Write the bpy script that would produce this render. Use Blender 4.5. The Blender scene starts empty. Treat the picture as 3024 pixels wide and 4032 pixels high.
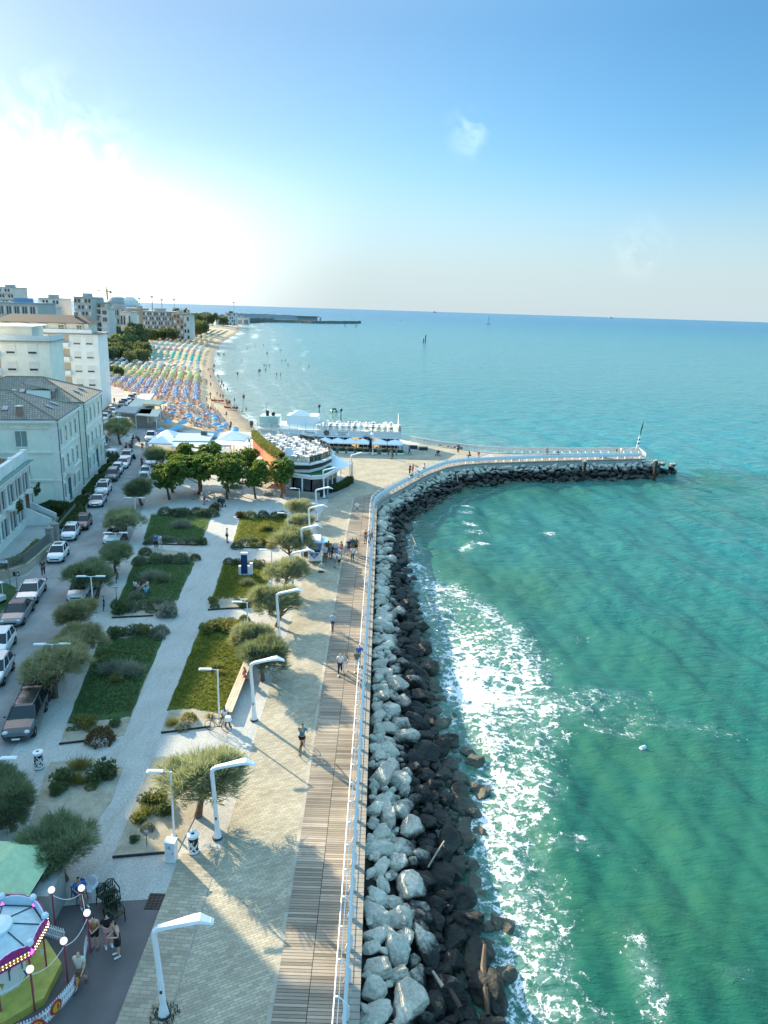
import bpy, bmesh, math, random
import numpy as np
from mathutils import Vector, Matrix
R = math.radians
random.seed(7)
rng = np.random.default_rng(7)
SC = bpy.context.scene
COL = SC.collection
# ---------------------------------------------------------------- camera
CH, PITCH, ROLL, FPX = 26.0, R(15.35), math.atan(.0313), 2916.0
cd = bpy.data.cameras.new('camera'); cam = bpy.data.objects.new('camera', cd); COL.objects.link(cam)
cd.sensor_width = 36; cd.sensor_fit = 'AUTO'; cd.lens = 36 * FPX / 4032
cd.clip_start = .5; cd.clip_end = 60000
cam.matrix_world = Matrix.Translation((0, 0, CH)) @ Matrix.Rotation(R(90) - PITCH, 4, 'X') @ Matrix.Rotation(ROLL, 4, 'Z')
SC.camera = cam
# ---------------------------------------------------------------- sky, sun, exposure
SUN_EL, SUN_AZ = R(21), R(-45.5)          # azimuth measured from +Y towards +X
SUNV = Vector((math.sin(SUN_AZ) * math.cos(SUN_EL), math.cos(SUN_AZ) * math.cos(SUN_EL), math.sin(SUN_EL)))
W = bpy.data.worlds.new('World'); SC.world = W; W.use_nodes = True
nt = W.node_tree; nt.nodes.clear()
def WN(t, **k):
    n = nt.nodes.new(t)
    for a, b in k.items(): setattr(n, a, b)
    return n
sky = WN('ShaderNodeTexSky', sky_type='NISHITA', sun_disc=False, sun_elevation=SUN_EL, sun_rotation=SUN_AZ,
         altitude=0, air_density=1.0, dust_density=.45, ozone_density=4.5)
bg = WN('ShaderNodeBackground'); bg.inputs[1].default_value = .145
wo = WN('ShaderNodeOutputWorld')
# thin cirrus: stretched noise, kept to two patches of the sky
tc = WN('ShaderNodeTexCoord'); mp = WN('ShaderNodeMapping'); mp.inputs['Scale'].default_value = (16, 9, 14); mp.inputs['Rotation'].default_value = (.3, .5, .2)
nz = WN('ShaderNodeTexNoise'); nz.inputs['Scale'].default_value = 1.6; nz.inputs['Detail'].default_value = 8; nz.inputs['Distortion'].default_value = 1.2
nt.links.new(tc.outputs['Generated'], mp.inputs[0]); nt.links.new(mp.outputs[0], nz.inputs[0])
def patch(d, size, gain):
    v = WN('ShaderNodeVectorMath', operation='DISTANCE'); v.inputs[1].default_value = Vector(d).normalized()
    nt.links.new(tc.outputs['Generated'], v.inputs[0])
    m = WN('ShaderNodeMapRange', interpolation_type='SMOOTHSTEP'); m.inputs[1].default_value = size; m.inputs[2].default_value = 0; m.inputs[4].default_value = gain
    nt.links.new(v.outputs['Value'], m.inputs[0]); return m.outputs[0]
def wm(op, a, b):
    n = WN('ShaderNodeMath', operation=op)
    for i, q in ((0, a), (1, b)):
        if isinstance(q, float): n.inputs[i].default_value = q
        else: nt.links.new(q, n.inputs[i])
    return n.outputs[0]
nm = WN('ShaderNodeMapRange'); nm.inputs[1].default_value = .42; nm.inputs[2].default_value = .7
nt.links.new(nz.outputs[0], nm.inputs[0])
pm = wm('ADD', wm('ADD', patch((.09, 1, .2117), .038, .11), patch((-.43, 1, .155), .13, .25)), patch((.31, 1, .085), .05, .06))
mask = wm('MULTIPLY', nm.outputs[0], pm)
mix = WN('ShaderNodeMix', data_type='RGBA'); mix.inputs['B'].default_value = (9.0, 9.0, 8.8, 1)
hs = WN('ShaderNodeHueSaturation'); hs.inputs['Saturation'].default_value = 1.14; hs.inputs['Value'].default_value = .485; hs.inputs['Hue'].default_value = .488
nt.links.new(mask, mix.inputs['Factor']); nt.links.new(sky.outputs[0], hs.inputs['Color']); 
# pale sea-air band over the horizon, whiter towards the sun
vz = WN('ShaderNodeSeparateXYZ'); nt.links.new(tc.outputs['Generated'], vz.inputs[0])
hb = WN('ShaderNodeMapRange', interpolation_type='SMOOTHERSTEP'); hb.inputs[1].default_value = -.02; hb.inputs[2].default_value = .22; hb.inputs[3].default_value = .92; hb.inputs[4].default_value = 0
nt.links.new(vz.outputs['Z'], hb.inputs[0])
sv = WN('ShaderNodeVectorMath', operation='DISTANCE'); sv.inputs[1].default_value = SUNV; nt.links.new(tc.outputs['Generated'], sv.inputs[0])
sg = WN('ShaderNodeMapRange', interpolation_type='SMOOTHSTEP'); sg.inputs[1].default_value = .8; sg.inputs[2].default_value = .12; nt.links.new(sv.outputs['Value'], sg.inputs[0])
hc = WN('ShaderNodeMix', data_type='RGBA'); hc.inputs['A'].default_value = (1.5, 1.85, 2.0, 1); hc.inputs['B'].default_value = (10.5, 10.4, 9.8, 1); nt.links.new(sg.outputs[0], hc.inputs['Factor'])
sq = WN('ShaderNodeMapRange', interpolation_type='SMOOTHSTEP'); sq.inputs[1].default_value = 1.1; sq.inputs[2].default_value = .35; sq.inputs[3].default_value = 1.14; sq.inputs[4].default_value = .92; nt.links.new(sv.outputs['Value'], sq.inputs[0]); nt.links.new(sq.outputs[0], hs.inputs['Saturation'])
sw_ = WN('ShaderNodeMapRange', interpolation_type='SMOOTHSTEP'); sw_.inputs[1].default_value = 1.0; sw_.inputs[2].default_value = .3; sw_.inputs[3].default_value = .44; sw_.inputs[4].default_value = .33; nt.links.new(sv.outputs['Value'], sw_.inputs[0]); nt.links.new(sw_.outputs[0], hs.inputs['Value'])
hm = WN('ShaderNodeMix', data_type='RGBA'); nt.links.new(hb.outputs[0], hm.inputs['Factor']); nt.links.new(hs.outputs[0], hm.inputs['A']); nt.links.new(hc.outputs['Result'], hm.inputs['B'])
zg = WN('ShaderNodeMapRange', interpolation_type='SMOOTHSTEP'); zg.inputs[1].default_value = .3; zg.inputs[2].default_value = .8; zg.inputs[3].default_value = 0; zg.inputs[4].default_value = 1; nt.links.new(vz.outputs['Z'], zg.inputs[0])  # zenith gain: unseen upper sky brightened to lift the ambient light
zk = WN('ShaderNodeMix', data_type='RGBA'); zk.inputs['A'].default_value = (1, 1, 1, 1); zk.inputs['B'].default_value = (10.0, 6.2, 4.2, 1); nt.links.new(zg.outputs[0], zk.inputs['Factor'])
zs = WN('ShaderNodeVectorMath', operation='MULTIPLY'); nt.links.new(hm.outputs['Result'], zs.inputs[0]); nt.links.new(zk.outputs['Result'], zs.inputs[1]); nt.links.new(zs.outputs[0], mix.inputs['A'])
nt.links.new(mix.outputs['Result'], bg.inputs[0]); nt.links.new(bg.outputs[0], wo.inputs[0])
sd = bpy.data.lights.new('sun', 'SUN'); sd.energy = 4.4; sd.angle = R(.5); sd.color = (1, .83, .57)
sun = bpy.data.objects.new('sun', sd); COL.objects.link(sun)
sun.rotation_euler = SUNV.to_track_quat('Z', 'Y').to_euler()
sun.location = (-60, 40, 60)
SC.view_settings.view_transform = 'Standard'; SC.view_settings.look = 'None'; SC.view_settings.exposure = 1.5; SC.view_settings.gamma = 1
SC.render.engine = 'CYCLES'
SC.cycles.max_bounces = 8; SC.cycles.diffuse_bounces = 4; SC.cycles.glossy_bounces = 3; SC.cycles.transmission_bounces = 4; SC.cycles.transparent_max_bounces = 8
SC.cycles.caustics_reflective = False; SC.cycles.caustics_refractive = False
try:
    SC.cycles.use_denoising = True; SC.cycles.denoiser = 'OPENIMAGEDENOISE'
except Exception: pass
# ---------------------------------------------------------------- survey: photo readings to points on the real ground
CR = {0: (0, 0, .54861), 1: (0, 1050, 2.074), 2: (700, 1150, 1.659), 3: (0, 1600, 2.074), 4: (700, 1600, 1.659), 5: (0, 2300, 1.8433), 6: (700, 2000, 2.074),
      7: (0, 2950, 1.8433), 8: (500, 2700, 1.659), 9: (500, 3300, 1.659), 10: (1300, 3300, 1.659), 11: (1300, 2500, 1.659), 12: (1400, 1600, 1.2762),
      13: (0, 3400, 3.318), 14: (1150, 2050, 4.74), 15: (0, 2000, 5.53), 16: (0, 1600, 5.53), 17: (1000, 1600, 4.74), 18: (1300, 1600, 4.74),
      19: (1000, 1800, 4.1475), 20: (500, 1650, 3.0164), 21: (350, 1400, 3.318), 22: (1700, 1000, 1.253), 23: (0, 1230, 3.6867), 24: (350, 1130, 3.6867),
      25: (700, 1150, 4.74), 26: (1000, 1150, 3.6867), 27: (0, 3450, 3.8)}
def ray(u, v):
    x = (u - 1512) / FPX; y = -(v - 2016) / FPX
    c, s = math.cos(ROLL), math.sin(ROLL); x, y = c * x - s * y, s * x + c * y
    cp, sp = math.cos(PITCH), math.sin(PITCH)
    return Vector((x, cp + y * sp, -sp + y * cp))
def at(c, x, y, z=0.):
    a = CR[c]; d = ray(a[0] + x / a[2], a[1] + y / a[2]); t = (z - CH) / d.z
    return Vector((d.x * t, d.y * t, z))
def atY(c, x, y, Y):
    a = CR[c]; d = ray(a[0] + x / a[2], a[1] + y / a[2]); t = Y / d.y
    return Vector((d.x * t, Y, CH + d.z * t))
# ---------------------------------------------------------------- object helpers
def tag(o, label=None, cat=None, group=None, kind=None):
    if label: o['label'] = label
    if cat: o['category'] = cat
    if group: o['group'] = group
    if kind: o['kind'] = kind
    return o
def thing(name, label, cat, loc=(0, 0, 0), rz=0, group=None):
    o = bpy.data.objects.new(name, None); COL.objects.link(o); o.empty_display_size = .2
    o.location = loc; o.rotation_euler = (0, 0, rz)
    return tag(o, label, cat, group)
KIDS = {}
def dup(o, loc=None, rz=None, label=None, group=None, scale=None, parent=None):
    c = o.copy(); COL.objects.link(c)
    if parent is not None: c.parent = parent; KIDS.setdefault(parent.name, []).append(c)
    if loc is not None: c.location = loc
    if rz is not None: c.rotation_euler = (0, 0, rz)
    if label: c['label'] = label
    if group: c['group'] = group
    if scale is not None: c.scale = (scale,) * 3 if not hasattr(scale, '__len__') else scale
    for k in list(KIDS.get(o.name, [])): dup(k, parent=c)
    return c
class MB:
    def __init__(s): s.v = []; s.f = []; s.fm = []; s.m = 0; s.sm = []; s.smooth = False
    def add(s, vs, fs, M=None):
        n = len(s.v)
        s.v += [tuple(M @ Vector(p)) for p in vs] if M is not None else [tuple(p) for p in vs]
        s.f += [tuple(i + n for i in f) for f in fs]; s.fm += [s.m] * len(fs); s.sm += [s.smooth] * len(fs)
        return s
    def box(s, c, d, rz=0, M=None):
        x, y, z = (q / 2 for q in d)
        vs = [(-x, -y, -z), (x, -y, -z), (x, y, -z), (-x, y, -z), (-x, -y, z), (x, -y, z), (x, y, z), (-x, y, z)]
        m = Matrix.Translation(c) @ Matrix.Rotation(rz, 4, 'Z')
        return s.add(vs, [(3, 2, 1, 0), (4, 5, 6, 7), (0, 1, 5, 4), (1, 2, 6, 5), (2, 3, 7, 6), (3, 0, 4, 7)], (M @ m) if M is not None else m)
    def bb(s, x0, x1, y0, y1, z0, z1, M=None): return s.box(((x0 + x1) / 2, (y0 + y1) / 2, (z0 + z1) / 2), (x1 - x0, y1 - y0, z1 - z0), 0, M)
    def poly(s, pts, M=None): return s.add(pts, [tuple(range(len(pts)))], M)
    def prism(s, pts, z0, z1, M=None):
        n = len(pts)
        a = sum(pts[i][0] * pts[(i + 1) % n][1] - pts[(i + 1) % n][0] * pts[i][1] for i in range(n))
        if a < 0: pts = pts[::-1]
        vs = [(p[0], p[1], z0) for p in pts] + [(p[0], p[1], z1) for p in pts]
        fs = [tuple(range(n))[::-1], tuple(range(n, 2 * n))] + [(i, (i + 1) % n, n + (i + 1) % n, n + i) for i in range(n)]
        return s.add(vs, fs, M)
    def tube(s, path, r, n=8, caps=True, M=None, flat=1.0):
        path = [Vector(p) for p in path]; k = len(path)
        rs = r if hasattr(r, '__len__') else [r] * k
        vs = []; fs = []; up = None
        for i in range(k):
            t = (path[min(i + 1, k - 1)] - path[max(i - 1, 0)]).normalized()
            if up is None: up = Vector((0, 0, 1)) if abs(t.z) < .9 else Vector((0, 1, 0))
            a = t.cross(up).normalized(); b = a.cross(t).normalized(); up = b
            for j in range(n):
                q = 2 * math.pi * (j + .5) / n
                vs.append(path[i] + a * math.cos(q) * rs[i] + b * math.sin(q) * rs[i] * flat)
        for i in range(k - 1):
            for j in range(n):
                fs.append((i * n + j, i * n + (j + 1) % n, (i + 1) * n + (j + 1) % n, (i + 1) * n + j))
        if caps: fs += [tuple(range(n))[::-1], tuple(range((k - 1) * n, k * n))]
        return s.add(vs, fs, M)
    def lathe(s, prof, n=16, c=(0, 0, 0), M=None, sx=1, sy=1):
        vs = [(c[0] + r * math.cos(2 * math.pi * j / n) * sx, c[1] + r * math.sin(2 * math.pi * j / n) * sy, c[2] + z) for r, z in prof for j in range(n)]
        fs = [(i * n + j, i * n + (j + 1) % n, (i + 1) * n + (j + 1) % n, (i + 1) * n + j) for i in range(len(prof) - 1) for j in range(n)]
        loop = prof[0] == prof[-1]
        if prof[0][0] > 1e-4 and not loop: fs.append(tuple(range(n))[::-1])
        if prof[-1][0] > 1e-4 and not loop: fs.append(tuple(range((len(prof) - 1) * n, len(prof) * n)))
        return s.add(vs, fs, M)
    def ball(s, c, r, n=10, M=None):
        rx, ry, rz = r if hasattr(r, '__len__') else (r, r, r)
        k = max(4, n // 2); prof = [(max(1e-5, math.sin(math.pi * i / k)), -math.cos(math.pi * i / k)) for i in range(k + 1)]
        vs = [(c[0] + p * math.cos(2 * math.pi * j / n) * rx, c[1] + p * math.sin(2 * math.pi * j / n) * ry, c[2] + z * rz) for p, z in prof for j in range(n)]
        fs = [(i * n + j, i * n + (j + 1) % n, (i + 1) * n + (j + 1) % n, (i + 1) * n + j) for i in range(k) for j in range(n)]
        return s.add(vs, fs, M)
    def mesh(s, name, mats):
        me = bpy.data.meshes.new(name); me.from_pydata(s.v, [], s.f)
        mats = mats if isinstance(mats, (list, tuple)) else [mats]
        for m in mats: me.materials.append(m)
        if any(s.fm): me.polygons.foreach_set('material_index', s.fm)
        if any(s.sm): me.polygons.foreach_set('use_smooth', s.sm)
        me.update(); return me
    def build(s, name, mats, parent=None, **k):
        o = bpy.data.objects.new(name, s.mesh(name, mats)); COL.objects.link(o)
        if parent is not None: o.parent = parent; KIDS.setdefault(parent.name, []).append(o)
        if k: tag(o, **k)
        return o
def npmesh(name, V, F, mats, parent=None, smooth=False, fm=None, link=True):
    """big meshes straight from numpy arrays (all faces the same size)"""
    me = bpy.data.meshes.new(name); V = np.asarray(V, np.float32); F = np.asarray(F, np.int32); k = F.shape[1]
    me.vertices.add(len(V)); me.vertices.foreach_set('co', V.ravel())
    me.loops.add(F.size); me.loops.foreach_set('vertex_index', F.ravel())
    me.polygons.add(len(F)); me.polygons.foreach_set('loop_start', np.arange(0, F.size, k, dtype=np.int32)); me.polygons.foreach_set('loop_total', np.full(len(F), k, np.int32))
    for m in (mats if isinstance(mats, (list, tuple)) else [mats]): me.materials.append(m)
    if fm is not None: me.polygons.foreach_set('material_index', np.asarray(fm, np.int32))
    me.polygons.foreach_set('use_smooth', np.full(len(F), smooth))
    me.update(calc_edges=True); me.validate()
    if not link: return me
    o = bpy.data.objects.new(name, me); COL.objects.link(o)
    if parent is not None: o.parent = parent; KIDS.setdefault(parent.name, []).append(o)
    return o
# ---------------------------------------------------------------- materials
class NT:
    def __init__(s, name):
        s.m = bpy.data.materials.new(name); s.m.use_nodes = True; s.t = s.m.node_tree; s.b = s.t.nodes['Principled BSDF']; s.out = s.t.nodes['Material Output']
    def n(s, t, ins=None, **k):
        q = s.t.nodes.new(t)
        for a, b in k.items(): setattr(q, a, b)
        for a, b in (ins or {}).items(): s.set(q.inputs[a], b)
        return q
    def set(s, sock, b):
        if isinstance(b, bpy.types.NodeSocket): s.t.links.new(b, sock)
        elif isinstance(b, bpy.types.Node): s.t.links.new(b.outputs[0], sock)
        else: sock.default_value = tuple(b) + (1,) if (hasattr(b, '__len__') and len(b) == 3 and sock.type == 'RGBA') else b
    def math(s, op, a, b=0., c=None):
        q = s.n('ShaderNodeMath', {0: a, 1: b}, operation=op)
        if c is not None: s.set(q.inputs[2], c)
        return q.outputs[0]
    def mix(s, f, a, b, blend='MIX'):
        return s.n('ShaderNodeMix', {'Factor': f, 'A': a, 'B': b}, data_type='RGBA', blend_type=blend).outputs['Result']
    def rng(s, v, a, b, c=0., d=1., it='LINEAR'):
        return s.n('ShaderNodeMapRange', {0: v, 1: a, 2: b, 3: c, 4: d}, interpolation_type=it).outputs[0]
    def noise(s, scale, vec=None, detail=3., rough=.5, dist=0., out=0):
        q = s.n('ShaderNodeTexNoise', {'Scale': scale, 'Detail': detail, 'Roughness': rough, 'Distortion': dist})
        if vec is not None: s.set(q.inputs['Vector'], vec)
        return q.outputs[out]
    def pos(s, scale=None, rot=None, obj=False):
        v = s.n('ShaderNodeTexCoord').outputs['Object'] if obj else s.n('ShaderNodeNewGeometry').outputs['Position']
        if scale or rot: v = s.n('ShaderNodeMapping', {0: v, 'Scale': scale or (1, 1, 1), 'Rotation': rot or (0, 0, 0)}).outputs[0]
        return v
    def bump(s, h, strength=.3, dist=.05, normal=None):
        q = s.n('ShaderNodeBump', {'Height': h, 'Strength': strength, 'Distance': dist})
        if normal is not None: s.set(q.inputs['Normal'], normal)
        return q.outputs[0]
    def base(s, col, rough=.8, spec=None, metal=None):
        s.set(s.b.inputs['Base Color'], col); s.set(s.b.inputs['Roughness'], rough)
        if spec is not None: s.set(s.b.inputs['Specular IOR Level'], spec)
        if metal is not None: s.set(s.b.inputs['Metallic'], metal)
        return s
MATS = {}
def mat(name, col, rough=.75, var=.12, scale=3., bump=0., metal=0., spec=.4, rnd=0., emit=0.):
    """paint, plaster, metal, cloth: base colour broken up by noise, with per-object spread"""
    if name in MATS: return MATS[name]
    t = NT(name); v = t.pos(obj=True)
    n1 = t.noise(scale, v, 5., .6)
    f = t.rng(n1, .3, .7, 1 - var, 1 + var)
    if rnd:
        oi = t.n('ShaderNodeObjectInfo').outputs['Random']; f = t.math('MULTIPLY', f, t.rng(oi, 0., 1., 1 - rnd, 1 + rnd))
    c = t.n('ShaderNodeVectorMath', {0: tuple(col), 'Scale': f}, operation='SCALE').outputs[0]
    t.base(c, rough, spec, metal)
    t.set(t.b.inputs['Roughness'], t.rng(t.noise(scale * 4, v), .3, .7, rough * .88, min(1, rough * 1.1)))
    if bump: t.set(t.b.inputs['Normal'], t.bump(t.noise(scale * 6, v, 6.), bump, .03))
    if emit: t.set(t.b.inputs['Emission Color'], tuple(col)); t.b.inputs['Emission Strength'].default_value = emit
    MATS[name] = t.m; return t.m
def glass(name, col=(.03, .045, .05), rough=.06):
    if name in MATS: return MATS[name]
    t = NT(name); v = t.pos(obj=True)
    t.base(t.mix(t.noise(1.3, v), tuple(c * .6 for c in col), tuple(min(1, c * 1.8) for c in col)), rough, .6); MATS[name] = t.m; return t.m
WHITE = mat('white_paint', (.78, .8, .82), .45, .06, 2.)
BLACK = mat('black_rubber', (.015, .015, .017), .7, .2)
STEEL = mat('steel', (.35, .36, .38), .4, .1, metal=.8)
DARK = mat('dark_metal', (.03, .032, .035), .5, .2)
# ================================================================ the setting: ground sheets
def sheet(name, pts, z, m, thick=None):
    b = MB()
    if thick: b.prism([(p[0], p[1]) for p in pts], z - thick, z)
    else: b.poly([(p[0], p[1], z) for p in pts])
    return tag(b.build(name, m), kind='structure')
SEA = -3.0
def m_gravel():
    t = NT('pale_gravel'); v = t.pos()
    n1 = t.noise(14, v, 4., .75); n2 = t.noise(.35, v, 4.); n3 = t.n('ShaderNodeTexVoronoi', {'Scale': 22., 'Vector': v}).outputs['Color']
    c = t.mix(t.rng(n1, .32, .68), (.27, .265, .25), (.62, .61, .58))
    c = t.mix(t.math('MULTIPLY', .35, t.n('ShaderNodeSeparateColor', {0: n3}).outputs[0]), c, (.7, .68, .64))
    c = t.mix(t.rng(n2, .45, .75, 0., .4), c, (.34, .31, .26)); n5 = t.noise(.9, t.pos(scale=(1.6, .35, 1), rot=(0, 0, -.12)), 5., .7); c = t.mix(t.rng(n5, .5, .72, 0., .38), c, (.27, .25, .21))
    t.base(c, .95, .2); t.set(t.b.inputs['Normal'], t.bump(n1, .9, .06)); return t.m
def m_asphalt(name, col=(.27, .265, .26)):
    t = NT(name); v = t.pos()
    n1 = t.noise(30, v, 3., .7); n2 = t.noise(.25, v, 5., .6); n3 = t.noise(1.1, t.pos(scale=(1, .15, 1)), 4.)
    c = t.n('ShaderNodeVectorMath', {0: col, 'Scale': t.math('MULTIPLY', t.rng(n1, .3, .7, .75, 1.3), t.math('MULTIPLY', t.rng(n2, .3, .7, .78, 1.25), t.rng(n3, .3, .7, .88, 1.12)))}, operation='SCALE').outputs[0]
    t.base(c, .9, .3); t.set(t.b.inputs['Normal'], t.bump(n1, .5, .02)); return t.m
def m_paving(name, rot, bw, rh, tone=(.42, .365, .265), off=.5):
    t = NT(name); v = t.pos(rot=(0, 0, rot))
    br = t.n('ShaderNodeTexBrick', {'Vector': v, 'Scale': 1., 'Mortar Size': .011, 'Brick Width': bw, 'Row Height': rh, 'Mortar Smooth': .3,
        'Color1': (0, 0, 0, 1), 'Color2': (1, 1, 1, 1), 'Mortar': (.5, .5, .5, 1), 'Bias': 0.}, offset=off)
    n2 = t.noise(.45, v, 5., .6); n3 = t.noise(9, v, 5., .7)
    k = t.math('MULTIPLY', t.rng(br.outputs[0], 0., 1., .80, 1.14), t.math('MULTIPLY', t.rng(n2, .3, .72, .76, 1.2), t.rng(n3, .3, .7, .88, 1.12)))
    c = t.n('ShaderNodeVectorMath', {0: tone, 'Scale': k}, operation='SCALE').outputs[0]
    c = t.mix(t.rng(t.noise(.9, v, 5., .65), .54, .70, 0., .5), c, (.25, .235, .21))
    c = t.mix(t.math('MULTIPLY', br.outputs['Fac'], .8), c, (.19, .17, .14))
    t.base(c, .85, .3)
    h = t.math('SUBTRACT', t.math('MULTIPLY', n3, .35), br.outputs['Fac'])
    t.set(t.b.inputs['Normal'], t.bump(h, .6, .02)); return t.m
def m_deck():
    t = NT('weathered_decking'); v = t.pos(); xyz = t.n('ShaderNodeSeparateXYZ', {0: v})
    y = xyz.outputs[1]; x = xyz.outputs[0]; pw = .155
    row = t.math('FLOOR', t.math('DIVIDE', y, pw)); fr = t.math('FRACT', t.math('DIVIDE', y, pw))
    edge = t.math('ADD', -2.33, t.math('MULTIPLY', t.math('SUBTRACT', y, 22.), -.006))
    colm = t.math('FLOOR', t.math('DIVIDE', t.math('SUBTRACT', x, edge), 1.34))
    wn = t.n('ShaderNodeTexWhiteNoise', {'Vector': t.n('ShaderNodeCombineXYZ', {0: row, 1: colm})}, noise_dimensions='2D').outputs[0]
    grain = t.noise(1., t.pos(scale=(3, 60, 1)), 5., .7); big = t.noise(.22, v, 4.)
    k = t.math('MULTIPLY', t.rng(wn, 0., 1., .6, 1.22), t.math('MULTIPLY', t.rng(grain, .3, .7, .8, 1.2), t.rng(big, .3, .7, .74, 1.2)))
    c = t.n('ShaderNodeVectorMath', {0: (.34, .285, .225), 'Scale': k}, operation='SCALE').outputs[0]
    gap = t.math('LESS_THAN', fr, .13)
    jx = t.math('LESS_THAN', t.math('ABSOLUTE', t.math('SUBTRACT', x, edge)), .014)
    g = t.math('MAXIMUM', gap, jx)
    c = t.mix(g, c, (.03, .026, .022))
    t.base(c, .85, .25); t.set(t.b.inputs['Normal'], t.bump(t.math('SUBTRACT', t.math('MULTIPLY', grain, .4), g), .6, .02)); return t.m
def m_lawn(name, c1, c2):
    t = NT(name); v = t.pos()
    n1 = t.noise(9, v, 5., .8); n2 = t.noise(.5, v, 4.); n3 = t.noise(40, v, 2.)
    c = t.mix(t.rng(n1, .3, .7), c1, c2); c = t.mix(t.rng(n2, .45, .7, 0., .55), c, tuple(a * 1.25 for a in c2)); c = t.mix(t.rng(n3, .35, .65, 0., .35), c, tuple(a * .55 for a in c1))
    t.base(c, .95, .1); t.set(t.b.inputs['Normal'], t.bump(t.math('ADD', n1, n3), .9, .12))
    return t.m
def m_soil(name, c1, c2, sc=3.):
    t = NT(name); v = t.pos(); n = t.noise(sc, v, 6., .75); n2 = t.noise(30, v, 3.)
    t.base(t.mix(t.rng(t.math('ADD', t.math('MULTIPLY', n, .7), t.math('MULTIPLY', n2, .3)), .35, .65), c1, c2), .95, .1); t.set(t.b.inputs['Normal'], t.bump(n2, .6, .04)); return t.m
GRAVEL = m_gravel(); ASPH = m_asphalt('road_asphalt'); ASPH2 = m_asphalt('fairground_asphalt', (.12, .105, .105))
PAV1 = m_paving('diagonal_stone_setts', R(-27), .36, .135, (.425, .38, .285)); PAV2 = m_paving('straight_stone_setts', R(3), .46, .19, (.39, .345, .26)); PAVK = m_paving('kerb_stone', R(90), .9, 5., (.43, .40, .33))
DECK = m_deck(); SAND = m_soil('beach_sand', (.36, .28, .185), (.5, .41, .28), .6)
LAWN = m_lawn('sun_tinted_lawn_grass', (.075, .115, .02), (.21, .225, .04)); LAWN2 = m_lawn('cool_lawn_grass', (.055, .12, .05), (.11, .19, .07))  # sunlight put into the yellow of LAWN; LAWN2 is the cooler copy
CONC = m_soil('weathered_concrete', (.25, .24, .22), (.40, .38, .34), 2.)
LANDM = m_soil('town_ground', (.12, .13, .08), (.27, .25, .2), .08)
# land base under everything: garden gravel ground up to the quay edge
quay = [(-.3, -15), (-.35, 21.8), (-.62, 50), (-.85, 80), (-1.0, 95.5), (-.9, 98.6)]
jet_n = [(-.9, 98.6), (-.2, 101.2), (1.3, 105), (4.2, 112), (7.2, 119), (10.5, 124.6), (13.6, 127.6), (17.7, 129.6), (32, 134), (48.6, 138.4)]
jet_f = [(50.2, 144.8), (36, 142.2), (24, 140.6), (18, 141.2), (10, 145.5), (4.5, 150.5), (.5, 154)]
land = quay + jet_n[1:] + jet_f + [(-8, 154), (-18, 155), (-60, 155), (-60, 130), (-300, 130), (-300, -15)]
sheet('ground', land, -.02, GRAVEL, 3.6)
# sand: from inland z=0 to below the water line
sh = [(at(2, a, b, SEA).x, at(2, a, b, SEA).y) for a, b in ((520, 905), (470, 850), (370, 740), (300, 640), (250, 560), (240, 470), (240, 400), (290, 330), (400, 262), (402, 230), (384, 205))]
sh = [(-14, 153)] + sh + [(sh[-1][0] - 10, sh[-1][1] + 120)]
V = []; F = []
for i, (x, y) in enumerate(sh):
    w = 16 + min(1, y / 300) * 60
    for d, z in ((-14, SEA - 1.2), (0, SEA - .02), (5, SEA + .25), (12, SEA + 1.3), (22, SEA + 2.1), (w, -.06), (w + 45, -.06)):
        V.append((x - d * .93, y - d * .3, z))
n = 7
for i in range(len(sh) - 1):
    for j in range(n - 1): F.append((i * n + j, (i + 1) * n + j, (i + 1) * n + j + 1, i * n + j + 1))
def m_sand():
    t = NT('wet_and_dry_sand'); v = t.pos(); z = t.n('ShaderNodeSeparateXYZ', {0: v}).outputs[2]
    n = t.noise(.5, v, 6., .7); n2 = t.noise(6, v, 3., .7)
    c = t.mix(t.rng(t.math('ADD', t.math('MULTIPLY', n, .6), t.math('MULTIPLY', n2, .4)), .35, .65), (.40, .31, .20), (.56, .46, .32))
    wet = t.rng(t.math('ADD', z, t.math('MULTIPLY', n, .5)), -2.75, -2.35, 1., 0.)
    c = t.mix(wet, c, (.19, .145, .09)); t.base(c, t.rng(wet, 0., 1., .95, .35), .3); t.set(t.b.inputs['Normal'], t.bump(n2, .5, .1)); return t.m
tag(npmesh('sand', V, F, m_sand()), kind='structure')
# town ground far inland
tl = [(-300, -15), (-300, 130), (-58, 130)] + [(x - 74 * min(1, .4 + y / 500), y - 8) for x, y in sh[3:-1]] + [(sh[-1][0] - 40, 1150), (-420, 1120), (-640, 1000), (-900, 800), (-1500, 500), (-1500, -15)]
sheet('terrain', tl, -.03, LANDM, 3.4)
# promenade
ZP = .03
bl = [(-3.6, 14), (-3.65, 22), (-3.75, 34), (-4.0, 47.5), (-4.2, 65), (-4.35, 86), (-4.35, 101.6)]
paveL = [(-7.45, 14), (-7.5, 31), (-7.65, 47), (-7.7, 60), (-7.75, 84)]
sheet('promenade_paving', paveL + [(-8.3, 87.5), (-8.2, 93), (-7.7, 101), (-6.4, 106.5), (-5.3, 111.5), (-6.2, 116), (-8.5, 120), (-11.5, 123.5), (-16, 127), (-24, 128.5), (-24, 139), (5.5, 139), (6.8, 148), (18, 140.6), (20, 140), (14.6, 130.2), (9, 125), (3.3, 116), (-.2, 108.5), (-2.2, 103.6), (-4.2, 101.6)] + bl[::-1][1:], ZP, PAV1, .02)
sheet('paving_strip', [(-9.35, 14), (-9.4, 30.4), (-7.57, 30.9), (-7.53, 14)], ZP, PAV2, .02)
sheet('paving_border', [(-7.53, 14), (-7.57, 31), (-7.51, 31), (-7.46, 14)], ZP + .004, CONC, .02)
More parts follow.
